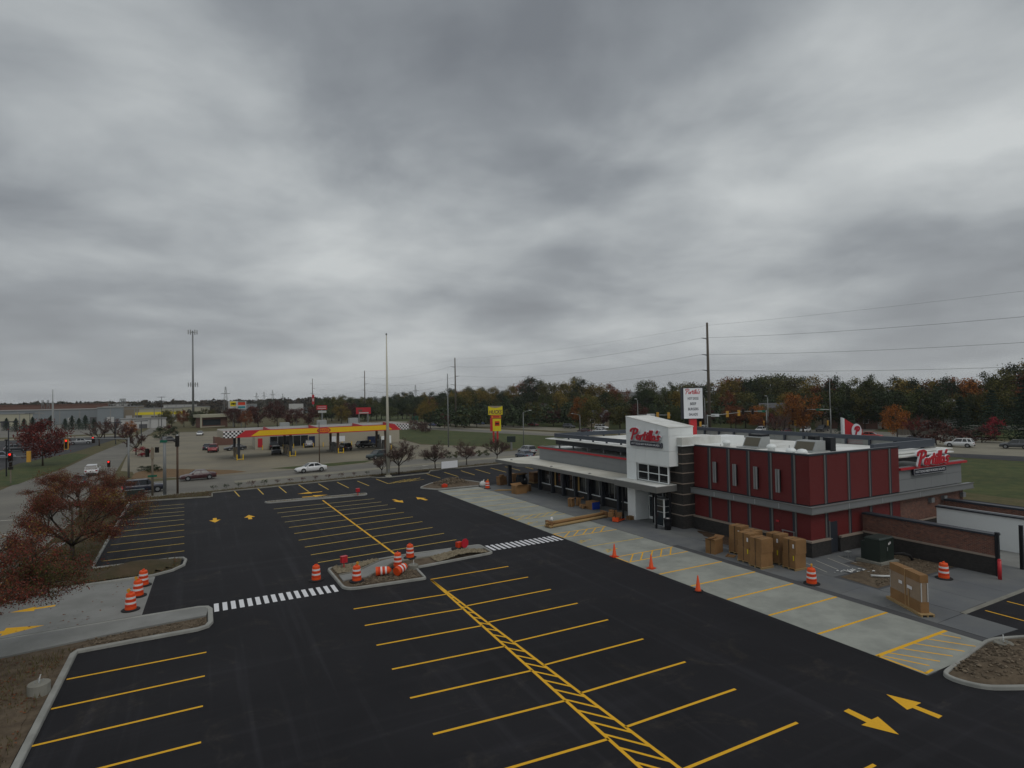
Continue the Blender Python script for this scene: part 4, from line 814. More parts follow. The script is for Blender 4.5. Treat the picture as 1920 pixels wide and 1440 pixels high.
em = script_mesh(SCRIPT[:2], .12, .04); em.v = [(v[0]*.8+.2, 6.72+v[1]*.88, v[2]+.69) for v in em.v]; onp(em, (0, 0, 0), 'letter', 'sign_red', pt)
# ------------------------------------------------------------------ walls by the service yard
sw = thing('screen_wall', 'low brick screen wall with dark base running out from the red block', 'wall', (43.1, 22.8, 0)); 
def wpart(b, name, m, root): me = b.mesh(name, m); me.transform(Matrix.Translation(-Vector(root.location))); return link(name, me, root)
wpart(MB().bx(42.95, 43.3, 18.6, 26.75, 1.22, 2.42), 'upper_brick', 'brick_red', sw); wpart(MB().bx(42.9, 43.35, 18.55, 26.75, 0, 1.1), 'lower_brick', 'brick_black', sw)
wpart(MB().bx(42.86, 43.38, 18.5, 26.75, 1.1, 1.219), 'stone_course', 'stone_band', sw); wpart(MB().bx(42.85, 43.5, 18.5, 26.75, 2.421, 2.54), 'coping', 'dark_metal', sw)
ww = thing('enclosure_wall', 'white painted inner wall of the refuse enclosure with dark coping', 'wall', (50.2, 20, 0))
wpart(MB().bx(50.1, 50.4, 10, 25.4, 0, 2.4), 'panel', 'white_panel', ww); wpart(MB().bx(49.98, 50.3, 10, 25.45, 2.401, 2.5), 'coping', 'dark_metal', ww); wpart(MB().bx(50.301, 50.6, 10, 25.45, 2.401, 2.53), 'outer_coping', 'belt_grey', ww)
bw = thing('enclosure_wall', 'brick back wall with dark coping between white wall and restaurant', 'wall', (54, 26, 0))
wpart(MB().bx(53.8, 54.1, 20, 26.7, 0, 2.35), 'brickwork', 'brick_red', bw); wpart(MB().bx(53.75, 54.4, 20, 26.7, 2.351, 2.5), 'coping', 'dark_metal', bw)
# ================================================================== things standing about the site
# --- traffic barrels
def make_barrel():
    r = thing('traffic_barrel', 'x', 'barrel')
    prof = [(.285, .06), (.285, .2), (.27, .21), (.27, .34), (.262, .345), (.262, .48), (.25, .485), (.25, .62), (.242, .625), (.242, .76), (.23, .765), (.225, .88), (.20, .93), (.12, .95)]
    MB().lathe(prof, 20).build('drum', 'orange', r, smooth=False)
    for z0, z1, ra, rb in ((.36, .47, .267, .2665), (.64, .75, .247, .2465)): MB().lathe([(ra, z0), (rb, z1)], 20).build('reflective_band', 'reflect_white', r)
    for z0, z1, ra in ((.215, .335, .274), (.49, .61, .2545)): MB().lathe([(ra, z0), (ra-.001, z1)], 20).build('orange_band', 'orange_deep', r)
    MB().lathe([(.46, 0), (.46, .04), (.40, .065), (.29, .07)], 24).build('rubber_base', 'rubber', r)
    MB().bx(-.1, .1, -.02, .02, .93, 1.03).build('handle', 'orange', r); return r
barrel = make_barrel()
BR = [((593, 1088), 'orange and white traffic barrel standing alone on asphalt left of the centre island', 0), ((669, 1094), 'orange and white barrel at the left tip of the centre island walk', 1), ((746, 1067), 'orange barrel on the centre island just behind two fallen barrels', 0),
      ((769, 1050), 'orange barrel farthest back on the centre island by the asphalt edge', 0), ((245, 1144), 'nearest of three orange barrels in a row on the entry apron', 1), ((259, 1118), 'middle one of three orange barrels in a row on the entry apron', 1), ((269, 1098), 'farthest of three orange barrels in a row on the entry apron', 0),
      ((914, 916), 'small far orange barrel at the head of the concrete stalls near the canopy column', 1), ((1522, 1095), 'leaning orange barrel at the walk edge beside the tall cartons', 1), ((1770, 1085), 'orange barrel in front of the low brick screen wall', 0)]
for i, (p, lab, lamp) in enumerate(BR):
    x, y = G(*p); o = barrel if i == 0 else dup(barrel, (x, y, 0)); o.location = (x, y, .16 if i in (1, 2, 3) else .015 if i > 6 or 4 <= i < 7 else .002); o['label'] = lab; o['group'] = 'orange traffic barrels'; o.rotation_euler = (0, 0, i*.7)
    if i == 8: o.rotation_euler = (.0, -.03, .4)
    if lamp:
        MB().cyl((.1, 0, .95), (.1, 0, 1.0), .05).cyl((.1, -.04, 1.09), (.1, .04, 1.09), .09, n=14).build('warning_lamp', 'sig_yellow', o)
x, y = G(716, 1082); o = dup(barrel, (x-.45, y, .42), label='fallen orange barrel lying flat on the centre island walk'); o.rotation_euler = (0, math.radians(88), -.25)
for ch in list(o.children):
    if ch.name.startswith('rubber_base'): bpy.data.objects.remove(ch)
x, y = G(745, 1084); o = dup(barrel, (x-.1, y, .40), label='fallen orange barrel tipped against the island kerb, behind the flat one'); o.rotation_euler = (0, math.radians(80), .55)
for ch in list(o.children):
    if ch.name.startswith('rubber_base'): bpy.data.objects.remove(ch)
# --- cones
for i, (p, lab) in enumerate((((1152, 1044), 'orange traffic cone farthest away along the concrete stall edge'), ((1221, 1066), 'middle orange traffic cone on the concrete stall edge'), ((1309, 1109), 'nearest orange traffic cone on the concrete stall edge'))):
    x, y = G(*p); c = thing('traffic_cone', lab, 'cone', (x, y, .013), .3*i, 'orange traffic cones')
    MB().lathe([(.19, .04), (.15, .1), (.032, .9), (.02, .92)], 16).build('cone_body', 'orange', c, True); MB().bx(-.24, .24, -.24, .24, 0, .042).build('cone_base', 'orange_deep' if i < 2 else 'rubber', c)
# --- small red boxes on posts
for p, zb, lab in (((645, 1070), .13, 'small red box on a post at the left end of the centre island'), ((671, 931), .12, 'small red box on a post on the far island')):
    x, y = G(*p); c = thing('utility_box', lab, 'utility box', (x, y, zb), .2); c.scale = (.66, .66, .85); MB().cyl((0, 0, 0), (0, 0, .55), .06).build('post', 'red_paint', c); MB().bx(-.3, .3, -.22, .22, .5, .95).bx(-.33, .33, -.25, .25, .95, 1.0).build('box', 'red_paint', c)
    MB().bx(-.12, .12, -.25, -.221, .6, .8).build('door_plate', 'sign_red', c)
# red disc sign and black base dropped at the island end
x, y = G(868, 1031); c = thing('fallen_sign', 'round red sign leaning on a black rubber base at the crosswalk end of the island', 'sign', (x, y, .16), .3)
d = MB().prism([(.36*math.cos(math.pi/8+a*math.pi/4), .36*math.sin(math.pi/8+a*math.pi/4)) for a in range(8)], 0, .02); d.v = [(v[0], v[2]-.25-.15*v[1]*0+.02*v[1], .38+v[1]) for v in d.v]; d.build('sign_plate', 'sign_red', c)
MB().lathe([(.45, 0), (.4, .08), (.1, .12)], 16, (-.5, .1, 0)).build('rubber_base', 'rubber', c, True); MB().bx(-.55, -.15, -.1, .2, .1, .5).build('sign_back', 'orange_deep', c); MB().tube([(-1.2, -.2, .06), (-.8, -.35, .08), (-.3, -.3, .06), (.2, .3, .06)], .05).build('black_hose', 'rubber', c)
# --- concrete light bases
for p, zb, r, h, lab in (((73, 1305), .1, .38, .5, 'round concrete lamp footing in the soil beside the left kerb'), ((775, 1068), .12, .34, .3, 'round concrete lamp footing in the centre island'), ((1882, 1222), .15, .36, .35, 'round concrete lamp footing in the corner island by the walk')):
    x, y = G(*p); c = thing('concrete_footing', lab, 'footing', (x, y, zb-.1)); MB().lathe([(r+.02, 0), (r, .1), (r, h), (r-.03, h+.03)], 20).build('concrete_drum', 'kerb', c, False)
    for a in range(4): MB().cyl((.13*math.cos(a*1.57+.4), .13*math.sin(a*1.57+.4), h), (.13*math.cos(a*1.57+.4), .13*math.sin(a*1.57+.4), h+.14), .015, n=6).build('anchor_bolt', 'galv', c)
    MB().tube([(0, 0, h), (.02, 0, h+.2), (.05, .03, h+.33)], .025).build('conduit', 'pvc', c)
# --- tall cartons on pallets
def carton(px, py, w, d, h, rz, lab, marks=True, split=True, pal=True, z=.015, group='tall cartons by the red block'):
    x, y = G(px, py); c = thing('carton', lab, 'carton', (x, y, z), rz, group); zb = .13 if pal else 0
    if pal:
        p = MB().bx(-w/2-.04, w/2+.04, -d/2-.04, d/2+.04, .1, .13); pp = p.build('pallet', 'pallet', c)
        for yy in (-d/2, 0, d/2-.08): MB().bx(-w/2-.04, w/2+.04, yy, yy+.08, 0, .099).build('runner', 'pallet', pp)
    hs = [(zb, zb+h*.5-.004), (zb+h*.5, zb+h)] if split else [(zb, zb+h)]
    for i, (a, b) in enumerate(hs):
        j = .015*(i*2-1); MB().bx(-w/2+j, w/2+j, -d/2-j, d/2-j, a, b).build('box', 'carton', c)
    MB().bx(-w/2-.02, w/2+.02, -.02, .02, zb+h, zb+h+.004).bx(-w/2-.02, -w/2-.018, -.02, .02, zb, zb+h).build('strap', 'black', c)
    MB().bx(-.025, .025, -d/2-.02, d/2+.02, zb+h+.0045, zb+h+.008).build('tape', 'tape', c)
    if marks:
        MB().bx(-w/2-.03, -w/2-.026, -d/2+.08, -d/2+.2, zb+h*.72, zb+h*.86).build('white_label', 'reflect_white', c); MB().bx(-w/2-.03, -w/2-.026, -d/2+.1, -d/2+.18, zb+h*.28, zb+h*.45).build('yellow_label', 'sign_yellow', c)
    return c
carton(1386, 1037, .95, .95, 1.85, .12, 'rearmost tall carton of the group, at its left by the wall'); carton(1412, 1045, .9, .9, 1.75, .05, 'tall carton with flat top in the middle back row of the group', False)
carton(1404, 1053, .95, 1.0, 1.85, .0, 'tall carton with white and yellow label in the front left of the group'); carton(1428, 1063, 1.0, 1.0, 1.8, -.08, 'front tall carton nearest the concrete stalls, with bent pallet corner', False)
carton(1458, 1055, .95, 1.0, 1.85, .06, 'tall carton second from the right, slightly behind'); carton(1490, 1066, .95, 1.0, 1.8, -.06, 'rightmost tall carton, standing apart near the leaning barrel')
c = carton(1340, 1036, 1.1, .75, 1.0, .25, 'low open carton left of the tall cartons with loose flaps', False, False, False)
for a, b in ((.55, .5), (-.55, -.5)): MB().add([(a, -.36, 1.0), (a, .36, 1.0), (a+b*.5, .36, 1.12), (a+b*.5, -.36, 1.12)], [(0, 1, 2, 3)]).build('flap', 'carton_dark', c)
MB().tube([(-.4, .2, 1.02), (0, -.1, 1.08), (.4, .15, 1.05), (.8, .4, .8)], .05).build('packing', 'carton_dark', c)
x, y = G(1352, 1042); o = thing('cardboard_sheet', 'flat piece of cardboard lying beside the low open carton', 'cardboard', (x+.5, y-.5, .018), .5); MB().bx(-.35, .35, -.25, .25, 0, .02).build('sheet', 'carton', o); MB().bx(-.35, .35, .251, .35, 0, .06).build('folded_edge', 'carton_dark', o)
# --- crate on a pallet near the corner
x, y = G(1716, 1140); c = thing('wrapped_crate', 'tall narrow cardboard crate in plastic wrap standing on a wooden pallet', 'crate', (32.95, 18.15, .016), math.radians(242)); c.scale = (1.12, .78, 1.1)
MB().bx(-1.3, 1.25, -.45, .45, .09, .12).build('pallet_deck', 'pallet', c)
for yy in (-.42, -.05, .34): MB().bx(-1.3, 1.25, yy, yy+.08, 0, .089).build('runner', 'pallet', c)
MB().bx(-1.12, 1.05, -.27, .27, .12, .62).build('lower_box', 'carton', c); MB().bx(-1.1, 1.04, -.25, .25, .621, 1.5).build('wrapped_section', 'wrap', c); MB().bx(-1.12, 1.05, -.27, .27, 1.501, 1.85).build('top_cap', 'carton', c)
for xx in (1.052, -1.14):
    for yy in (-.24, .17): MB().bx(xx, xx+.02, yy, yy+.06, .63, 1.49).build('corner_post', 'siding_white', c)
MB().bx(-.02, .03, -.29, .29, .13, 1.86).build('strap', 'tape', c); MB().bx(-.45, -.2, -.281, -.276, 1.05, 1.2).build('shipping_label', 'reflect_white', c); MB().bx(.15, .5, -.282, -.277, 1.0, 1.15).build('shipping_label', 'reflect_white', c); MB().bx(.2, .28, -.284, -.279, .15, 1.0).build('tape', 'tape', c)
MB().bx(-1.05, -.98, -.274, .274, 1.3, 1.5).build('wrap_fold', 'wrap', c)
# --- transformer
x, y = G(1640, 1062); c = thing('transformer', 'dark green pad-mounted transformer cabinet on a concrete pad', 'transformer', (40.0, 24.0, .02), .0); c.scale = (.86, .9, 1.14)
MB().bx(-1.15, 1.15, -.95, .95, 0, .16).build('concrete_pad', 'kerb', c); MB().bx(-.9, .9, -.72, .4, .16, 1.42).hexa([(-.9, -.72, 1.42), (.9, -.72, 1.42), (.9, .4, 1.42), (-.9, .4, 1.42), (-.86, -.62, 1.5), (.86, -.62, 1.5), (.86, .36, 1.5), (-.86, .36, 1.5)]).build('cabinet', 'trans_green', c)
MB().bx(-.8, .8, .401, .75, .16, 1.2).build('rear_tank', 'trans_green', c); MB().bx(-.94, .94, -.76, .44, 1.38, 1.43).build('lid_lip', 'trans_green', c)
for a, b in ((.2, .35), (.38, .5)): MB().bx(a, b, -.726, -.721, 1.0+a*.3, 1.12+a*.3).build('white_label', 'reflect_white', c)
MB().bx(-.01, .01, -.727, -.7205, .2, 1.36).build('door_seam', 'black', c); MB().bx(.03, .08, -.75, -.721, .75, .95).build('door_handle', 'galv', c)
# rubbish sheet, pipe, hose
x, y = G(1598, 1072); b = MB()
for k in range(34):
    a = random.gauss(0, .6); q = random.gauss(0, .2)-a*.35; n_ = random.randint(4, 6); r_ = random.uniform(.05, .2); t0 = random.random()*6; b.add([(a+r_*math.cos(t0+6.283*i_/n_)*random.uniform(.4, 1.2), q+r_*.6*math.sin(t0+6.283*i_/n_)*random.uniform(.4, 1.2), random.uniform(.02, .05)) for i_ in range(n_)], [tuple(range(n_))])
tag(b.build('torn_plastic', 'trash', None, loc=(x, y, .05)), 'torn white plastic scraps on the soil before the transformer', 'plastic')
x, y = G(1668, 1084); tag(MB().tube([(-.9, .6, .12), (-.5, .15, .13), (0, -.1, .12), (.5, -.2, .1), (.9, -.2, .08)], .07).build('drain_pipe', 'pvc', None, True, loc=(x, y, .03)), 'curved white plastic pipe on the soil by the wrapped crate', 'pipe')
x, y = G(1665, 1052); tag(MB().tube([(-.5, .3, .5), (0, 0, .55), (.5, -.2, .35), (.7, -.25, .06)], .1).build('black_hose', 'rubber', None, True, loc=(x+.6, y-.6, .03)), 'thick black hose between transformer and wrapped crate', 'hose')
x, y = G(1590, 1045); c = thing('small_stool', 'small grey metal stool on the walk beside the dark brick plinth', 'stool', (x, y, .016)); MB().bx(-.2, .2, -.15, .15, .36, .4).build('seat', 'galv', c)
for a in (-.17, .14):
    for q in (-.12, .1): MB().bx(a, a+.03, q, q+.03, 0, .359).build('leg', 'galv', c)
# red bollard and black gate posts
x, y = G(1875, 1087); c = thing('bollard', 'red steel bollard at the end of the low brick wall', 'bollard', (x, y, .01)); MB().cyl((0, 0, 0), (0, 0, 1.15), .1, n=14).build('pipe', 'red_paint', c, True); MB().lathe([(.1, 0), (.08, .05), (.03, .08)], 14, (0, 0, 1.15)).build('dome_cap', 'red_paint', c, True)
for p, h, lab in (((1872, 1081), 2.65, 'black square gate post beside the red bollard'), ((1917, 1068), 2.75, 'black square gate post at the right picture edge')):
    x, y = G(*p); c = thing('gate_post', lab, 'post', (x, y, .01)); MB().bx(-.09, .09, -.09, .09, 0, h).build('post', 'black', c); MB().bx(-.1, .1, -.1, .1, h, h+.03).build('cap', 'dark_metal', c)
    MB().bx(-.02, .1, .091, .12, .4, 2.3).build('hinge_leaf', 'belt_grey', c)
# trash can by the pier
x, y = G(1258, 993); c = thing('trash_can', 'black round trash can at the foot of the dark masonry pier', 'trash can', (x-.25, y+.1, .016)); MB().lathe([(.27, 0), (.31, .5), (.33, .85), (.36, .87), (.36, .92), (.3, .93)], 16).build('bin', 'black', c, True); MB().bx(-.1, .12, -.1, .1, .93, .97).build('paper', 'reflect_white', c)
# --- long cardboard tubes in front of the entry
a = Vector((*G(1030, 991), 0)); b_ = Vector((*G(1140, 970), 0)); c = thing('tube_bundle', 'bundle of long cardboard tubes lying across the stalls before the entry', 'cardboard tubes', (a.x, a.y, .016)); d = b_-a; n = Vector((-d.y, d.x, 0)).normalized()
for k, (o_, z) in enumerate(((0, .13), (.27, .13), (.54, .13), (.14, .36), (.4, .36))): MB().cyl(n*o_+Vector((0, 0, z)), d+n*(o_+.05*(k % 2))+Vector((0, 0, z)), .13, n=8).build('tube', 'carton' if k % 2 else 'pallet', c, True)
for t in (.03, .97):
    p = d*t; MB().bx(p.x-.12, p.x+.12, p.y-.1, p.y+.8, 0, .55).build('end_crate', 'carton_dark', c)
MB().tube([d*.05+Vector((0, .2, .6)), d*.05+Vector((.2, .4, .75)), d*.08+Vector((0, .6, .6))], .12).build('plastic_wad', 'trash', c)
# --- pallet jack with litter
x, y = G(1158, 978); c = thing('pallet_jack', 'orange pallet jack loaded with crumpled cardboard by the white tower leg', 'pallet jack', (x, y, .016), .4)
for q in (-.25, .1): MB().bx(-.2, 1.0, q, q+.15, .06, .12).build('fork', 'orange', c)
MB().bx(-.45, -.2, -.28, .28, .05, .4).build('pump_body', 'orange', c); MB().tube([(-.35, 0, .4), (-.5, 0, .9), (-.55, 0, 1.15)], .03).build('handle', 'black', c); MB().bx(-.6, -.5, -.18, .18, 1.13, 1.19).build('handle_grip', 'black', c)
for q in (-.2, .2): MB().cyl((-.32, q-.05, .09), (-.32, q+.05, .09), .09).build('wheel', 'rubber', c)
for k in range(5):
    a_ = random.random()*3; MB().bx(-.3, .3, -.22, .22, 0, .3+.1*random.random()).build('scrap_box', 'carton' if k % 2 else 'carton_dark', c, loc=(.3+.28*(k % 3-1), .45*(k//3)-.1+.3, .13+.22*(k // 2)), rz=a_)
# --- heap of cartons by the wing and blue box
x, y = G(1112, 954); c = thing('open_box', 'brown box with one blue side on the walk before the wing windows', 'box', (x, y, .016), .1); MB().bx(-.55, .4, -.5, .5, 0, .78).build('box', 'carton', c); MB().bx(.401, .46, -.5, .5, .02, .75).build('blue_side', 'blue_box', c); MB().bx(-.55, .4, -.53, -.501, .02, .72).build('blue_front', 'blue_box', c)
for k, (px, py, w, d_, h, rz, lab) in enumerate(((1072, 950, .5, .5, .85, .4, 'upright crumpled carton leftmost in the heap before the wing windows'), (1084, 948, .6, .5, .75, 1.0, 'tilted carton in the middle of the heap before the wing windows'), (1095, 953, .8, .6, .3, .2, 'flattened carton lying in front of the box with blue side'))):
    o = carton(px, py, w, d_, h, rz, lab, False, False, False, group='loose cartons before the wing'); o.rotation_euler = (.12*k, -.1+.1*k, rz); o.location.z = .05
    MB().add([(-w/2, -d_/2, h), (w/2, -d_/2, h), (w/2+.1, -d_/2-.25, h+.15), (-w/2, -d_/2-.3, h+.1)], [(0, 1, 2, 3)]).build('flap', 'carton_dark', o)
x, y = G(1184, 973); carton(1184, 974, .75, .5, .32, .1, 'small brown carton at the foot of the white tower leg', False, False, False, group='loose cartons before the wing')
# --- stuff under the far end of the canopy
o = carton(974, 925, 1.5, 1.1, .95, .1, 'wide open carton near the canopy column, nearest of that pile', False, False, False, group='cartons under the canopy end')
for q, s_ in ((-.55, -1), (.55, 1)): MB().add([(-.75, q, .95), (.75, q, .95), (.75, q+s_*.3, 1.15), (-.75, q+s_*.3, 1.12)], [(0, 1, 2, 3)]).build('flap', 'carton', o)
c = thing('wrapped_pallet', 'pallet load in black plastic wrap with carton on top under the canopy', 'pallet load', (*G(978, 911), .016), .2); MB().bx(-.6, .6, -.6, .6, 0, .14).build('pallet', 'pallet', c); MB().lathe([(.72, .14), (.8, .5), (.75, 1.1), (.55, 1.5)], 9).build('black_wrap', 'black', c); MB().bx(-.55, .6, -.5, .5, 1.5, 1.62).build('carton_top', 'carton', c); MB().bx(-.2, 0, -.81, -.78, .8, 1.0).build('label', 'reflect_white', c)
c = thing('wrapped_pallet', 'pallet load of boxed goods behind the black wrapped one under the canopy', 'pallet load', (*G(1004, 905), .016), .1); MB().bx(-.7, .7, -.6, .6, 0, .14).build('pallet', 'pallet', c)
for k in range(3):
    for j in range(2): MB().bx(-.66+.67*j, -.01+.67*j, -.55, .55, .15+.42*k, .55+.42*k).build('box', 'carton' if (k+j) % 2 else 'carton_dark', c)
c = thing('stacked_boxes', 'stack of brown boxes between the far barrel and the canopy column', 'boxes', (*G(941, 909), .016), .15)
for k in range(3):
    for j in range(2): MB().bx(-.55+.56*j, 0+.56*j, -.4+.05*k, .4+.05*k, .36*k, .355+.36*k).build('box', 'carton' if (k+j) % 2 else 'carton_dark', c)
MB().bx(-.3, .2, -.3, .2, 1.08, 1.3).build('box', 'carton', c)
o = carton(962, 903, .8, .7, 1.1, .3, 'dark carton behind the wide open carton under the canopy', False, False, False, group='cartons under the canopy end'); o = carton(990, 921, .7, .6, .8, .6, 'half crushed carton right of the wide open carton', False, False, False, group='cartons under the canopy end')
c = thing('lumber_stack', 'short stack of lumber lying on the walk below the far barrel', 'lumber', (*G(947, 920), .016), -.5)
for k in range(5): MB().bx(-1.3+.1*k, 1.2+.06*k, -.3+.13*k, -.19+.13*k, .0 if k % 2 else .05, .05 if k % 2 else .1).build('board', 'plywood' if k % 2 else 'pallet', c)
c = thing('debris_bag', 'white debris bag beside the far barrel on the walk', 'bag', (*G(905, 912), .016)); MB().lathe([(.3, 0), (.42, .2), (.36, .5), (.15, .68)], 9).build('sack', 'trash', c, True); MB().tube([(.1, 0, .62), (.25, .1, .8), (.2, .2, .7)], .06).build('tied_neck', 'trash', c)
for p, lab in (((834, 915), 'small red container on the soil of the far walk-end island'),):
    x, y = G(*p); c = thing('red_container', lab, 'container', (x, y, .12)); MB().bx(-.35, .3, -.2, .2, 0, .35).build('body', 'orange_deep', c); MB().bx(-.2, .1, -.05, .05, .35, .45).build('handle', 'red_paint', c)
# white temporary sign panel by the street
c = thing('banner_sign', 'blank white banner on short posts between two small bare trees', 'sign', (*G(843, 881), .05), .16); MB().bx(-1.5, 1.5, -.02, .02, .25, 1.35).build('panel', 'white_sign', c)
for q in (-1.55, 1.5): MB().bx(q, q+.05, -.03, .03, 0, 1.5).build('post', 'fascia', c)
x, y = G(252, 934); c = thing('utility_cabinet', 'low green utility cabinet at the street corner by the lot kerb', 'cabinet', (x, y, .06), .15); MB().bx(-1.0, 1.0, -.45, .45, 0, .9).build('cabinet', 'trans_green', c); MB().bx(-1.04, 1.04, -.49, .49, .9, .96).build('lid', 'trans_green', c)
# ================================================================== vehicles
PAINT = {}
def paint(name, col, metal=0.):
    PAINT[name] = mat('paint_'+name, col, .32, .02, 2, spec=.5, coat=.5, metal=metal); return PAINT[name]
for n_, c_ in dict(white=(.70, .71, .72), maroon=(.055, .014, .018), navy=(.010, .014, .032), red=(.26, .012, .016), crimson=(.20, .014, .022), scarlet=(.42, .03, .02), black=(.012, .013, .015), grey=(.075, .08, .088), darkgrey=(.035, .038, .043), silver=(.30, .31, .32), bluegrey=(.09, .115, .16), teal=(.012, .03, .032), blue=(.02, .045, .13), tan=(.25, .22, .17)).items(): paint(n_, c_)
mat('tyre', (.014, .014, .015), .8, .1, 6); mat('rim', (.30, .31, .32), .35, .05, 4, metal=.6); mat('car_glass', (.011, .014, .017), .06, 0, spec=.7); mat('tail_lamp', (.25, .008, .01), .25, 0, spec=.6); mat('head_lamp', (.6, .62, .62), .15, 0, spec=.7); mat('brake_on', (.9, .03, .03), .3, 0, emit=1.0); mat('bumper', (.02, .02, .022), .7, .1, 5)
CAR = dict(  # L, W, body profile (x, z_top, half width factor), greenhouse: base x0,x1 ; roof x0,x1 ; z belt, z roof ; wheel x, radius ; clearance
 sedan=dict(L=4.8, W=1.82, prof=[(-2.4, .62, .80), (-2.34, .88, .90), (-1.75, .97, .98), (-1.0, .98, 1), (.55, .95, 1), (1.0, .90, 1), (1.75, .80, .97), (2.25, .70, .88), (2.4, .52, .76)], gh=(-1.75, 1.05, -.95, .25, .95, 1.45), wx=(-1.42, 1.42), wr=.33, c=.24),
 suv=dict(L=4.75, W=1.9, prof=[(-2.37, .7, .86), (-2.32, 1.0, .93), (-2.0, 1.08, .99), (-1.0, 1.08, 1), (.7, 1.06, 1), (1.1, 1.04, 1), (1.85, .95, .97), (2.25, .86, .9), (2.37, .6, .8)], gh=(-2.22, 1.12, -1.85, .4, 1.06, 1.72), wx=(-1.4, 1.42), wr=.37, c=.3),
 hatch=dict(L=4.3, W=1.8, prof=[(-2.15, .65, .84), (-2.1, .95, .92), (-1.7, 1.0, .98), (-.9, 1.0, 1), (.6, .97, 1), (1.0, .93, 1), (1.65, .83, .96), (2.05, .72, .88), (2.15, .52, .76)], gh=(-2.0, 1.0, -1.45, .2, .97, 1.5), wx=(-1.3, 1.3), wr=.33, c=.24),
 pickup=dict(L=5.7, W=2.0, prof=[(-2.85, .75, .92), (-2.8, 1.12, .96), (-1.0, 1.13, 1), (-.6, 1.13, 1), (.95, 1.12, 1), (1.3, 1.12, 1), (2.3, 1.05, .98), (2.72, .98, .93), (2.85, .65, .86)], gh=(-.95, 1.25, -.75, .55, 1.12, 1.82), wx=(-1.75, 1.85), wr=.4, c=.36))
CARP = {}
def car_proto(kind):
    k = CAR[kind]; W = k['W']/2; c = k['c']; parts = []
    b = MB(); ns = len(k['prof'])
    for x, zt, wf in k['prof']:
        w = W*wf; zm = c+(zt-c)*.55; ring = [(-w*.90, zt), (-w*.985, zt-.09*(zt-c)), (-w, zm), (-w*.97, c+.1), (-w*.88, c), (w*.88, c), (w*.97, c+.1), (w, zm), (w*.985, zt-.09*(zt-c)), (w*.90, zt), (0, zt+.035)]
        b.v += [(x, y, z) for y, z in ring]
    m = 11
    for i in range(ns-1):
        for j in range(m): b.f.append((i*m+j, (i+1)*m+j, (i+1)*m+(j+1) % m, i*m+(j+1) % m)); b.m.append(0)
    b.f += [tuple(range(m)), tuple((ns-1)*m+j for j in range(m-1, -1, -1))]; b.m += [0, 0]
    parts.append(('body', b.mesh('body', 'paint_white', True), 'P'))
    x0, x1, r0, r1, zb, zr = k['gh']; wb, wr_ = W*.90, W*.70
    gl = MB().hexa([(x0, -wb, zb-.04), (x1, -wb, zb-.04), (x1, wb, zb-.04), (x0, wb, zb-.04), (r0, -wr_, zr-.05), (r1, -wr_, zr-.05), (r1, wr_, zr-.05), (r0, wr_, zr-.05)]); parts.append(('window_glass', gl.mesh('window_glass', 'car_glass'), None))
    rf = MB(); A = [(r0-.06, -wr_-.01), (r0+.05, -wr_-.035), (r1-.1, -wr_-.035), (r1+.06, -wr_-.01), (r1+.06, wr_+.01), (r1-.1, wr_+.035), (r0+.05, wr_+.035), (r0-.06, wr_+.01)]
    for z, s in ((zr-.075, 1), (zr-.03, .99), (zr, .86)): rf.v += [((x-(r0+r1)/2)*s+(r0+r1)/2, y*s, z) for x, y in A]
    for i in range(2):
        for j in range(8): rf.f.append((i*8+j, i*8+(j+1) % 8, (i+1)*8+(j+1) % 8, (i+1)*8+j)); rf.m.append(0)
    rf.f += [tuple(range(7, -1, -1)), tuple(range(16, 24))]; rf.m += [0, 0]; parts.append(('roof', rf.mesh('roof', 'paint_white', True), 'P'))
    for s in (-1, 1):
        pl_ = [(x0+.03, r0-.0, .09), (x1-.03, r1+.0, .075)]+([((x0+x1)/2+.02, (r0+r1)/2+.05, .05)])+([(x0+.75, r0+.6, .08)] if kind in ('suv',) else [])
        for xa, xb, w in pl_:
            p = MB().hexa([(xa-w, s*(wb-.01), zb-.05), (xa+w, s*(wb-.01), zb-.05), (xa+w, s*(wb+.012), zb-.05), (xa-w, s*(wb+.012), zb-.05), (xb-w, s*(wr_-.01), zr-.05), (xb+w, s*(wr_-.01), zr-.05), (xb+w, s*(wr_+.014), zr-.05), (xb-w, s*(wr_+.014), zr-.05)]); parts.append(('pillar', p.mesh('pillar', 'paint_white'), 'P'))
    L2 = k['L']/2; zt = k['prof'][-2][1]; zq = k['prof'][1][1]
    for s in (-1, 1):
        parts.append(('headlight', MB().hexa([(L2-.2, s*W*.52, zt-.17), (L2-.06, s*W*.5, zt-.17), (L2-.17, s*W*.86, zt-.15), (L2-.4, s*W*.885, zt-.15), (L2-.25, s*W*.52, zt-.02), (L2-.12, s*W*.5, zt-.03), (L2-.22, s*W*.86, zt-.03), (L2-.42, s*W*.885, zt-.02)]).mesh('headlight', 'head_lamp'), None))
        parts.append(('tail_light', MB().bx(-L2-.0, -L2+.16, min(s*W*.6, s*W*.885), max(s*W*.6, s*W*.885), zq-.26, zq-.06).mesh('tail_light', 'tail_lamp'), 'T'))
        parts.append(('mirror', MB().bx(x1-.35, x1-.2, min(s*W*.97, s*(W+.14)), max(s*W*.97, s*(W+.14)), zb-.02, zb+.12).mesh('mirror', 'paint_white'), 'P'))
    parts.append(('lower_bumper', MB().bx(L2-.2, L2+.02, -W*.7, W*.7, c+.02, c+.16).mesh('lower_bumper', 'bumper'), None)); parts.append(('lower_bumper', MB().bx(-L2-.02, -L2+.2, -W*.76, W*.76, c+.02, c+.2).mesh('lower_bumper', 'bumper'), None))
    parts.append(('license_plate', MB().bx(-L2-.03, -L2+.02, -.15, .15, c+.3, c+.45).mesh('license_plate', 'reflect_white'), None))
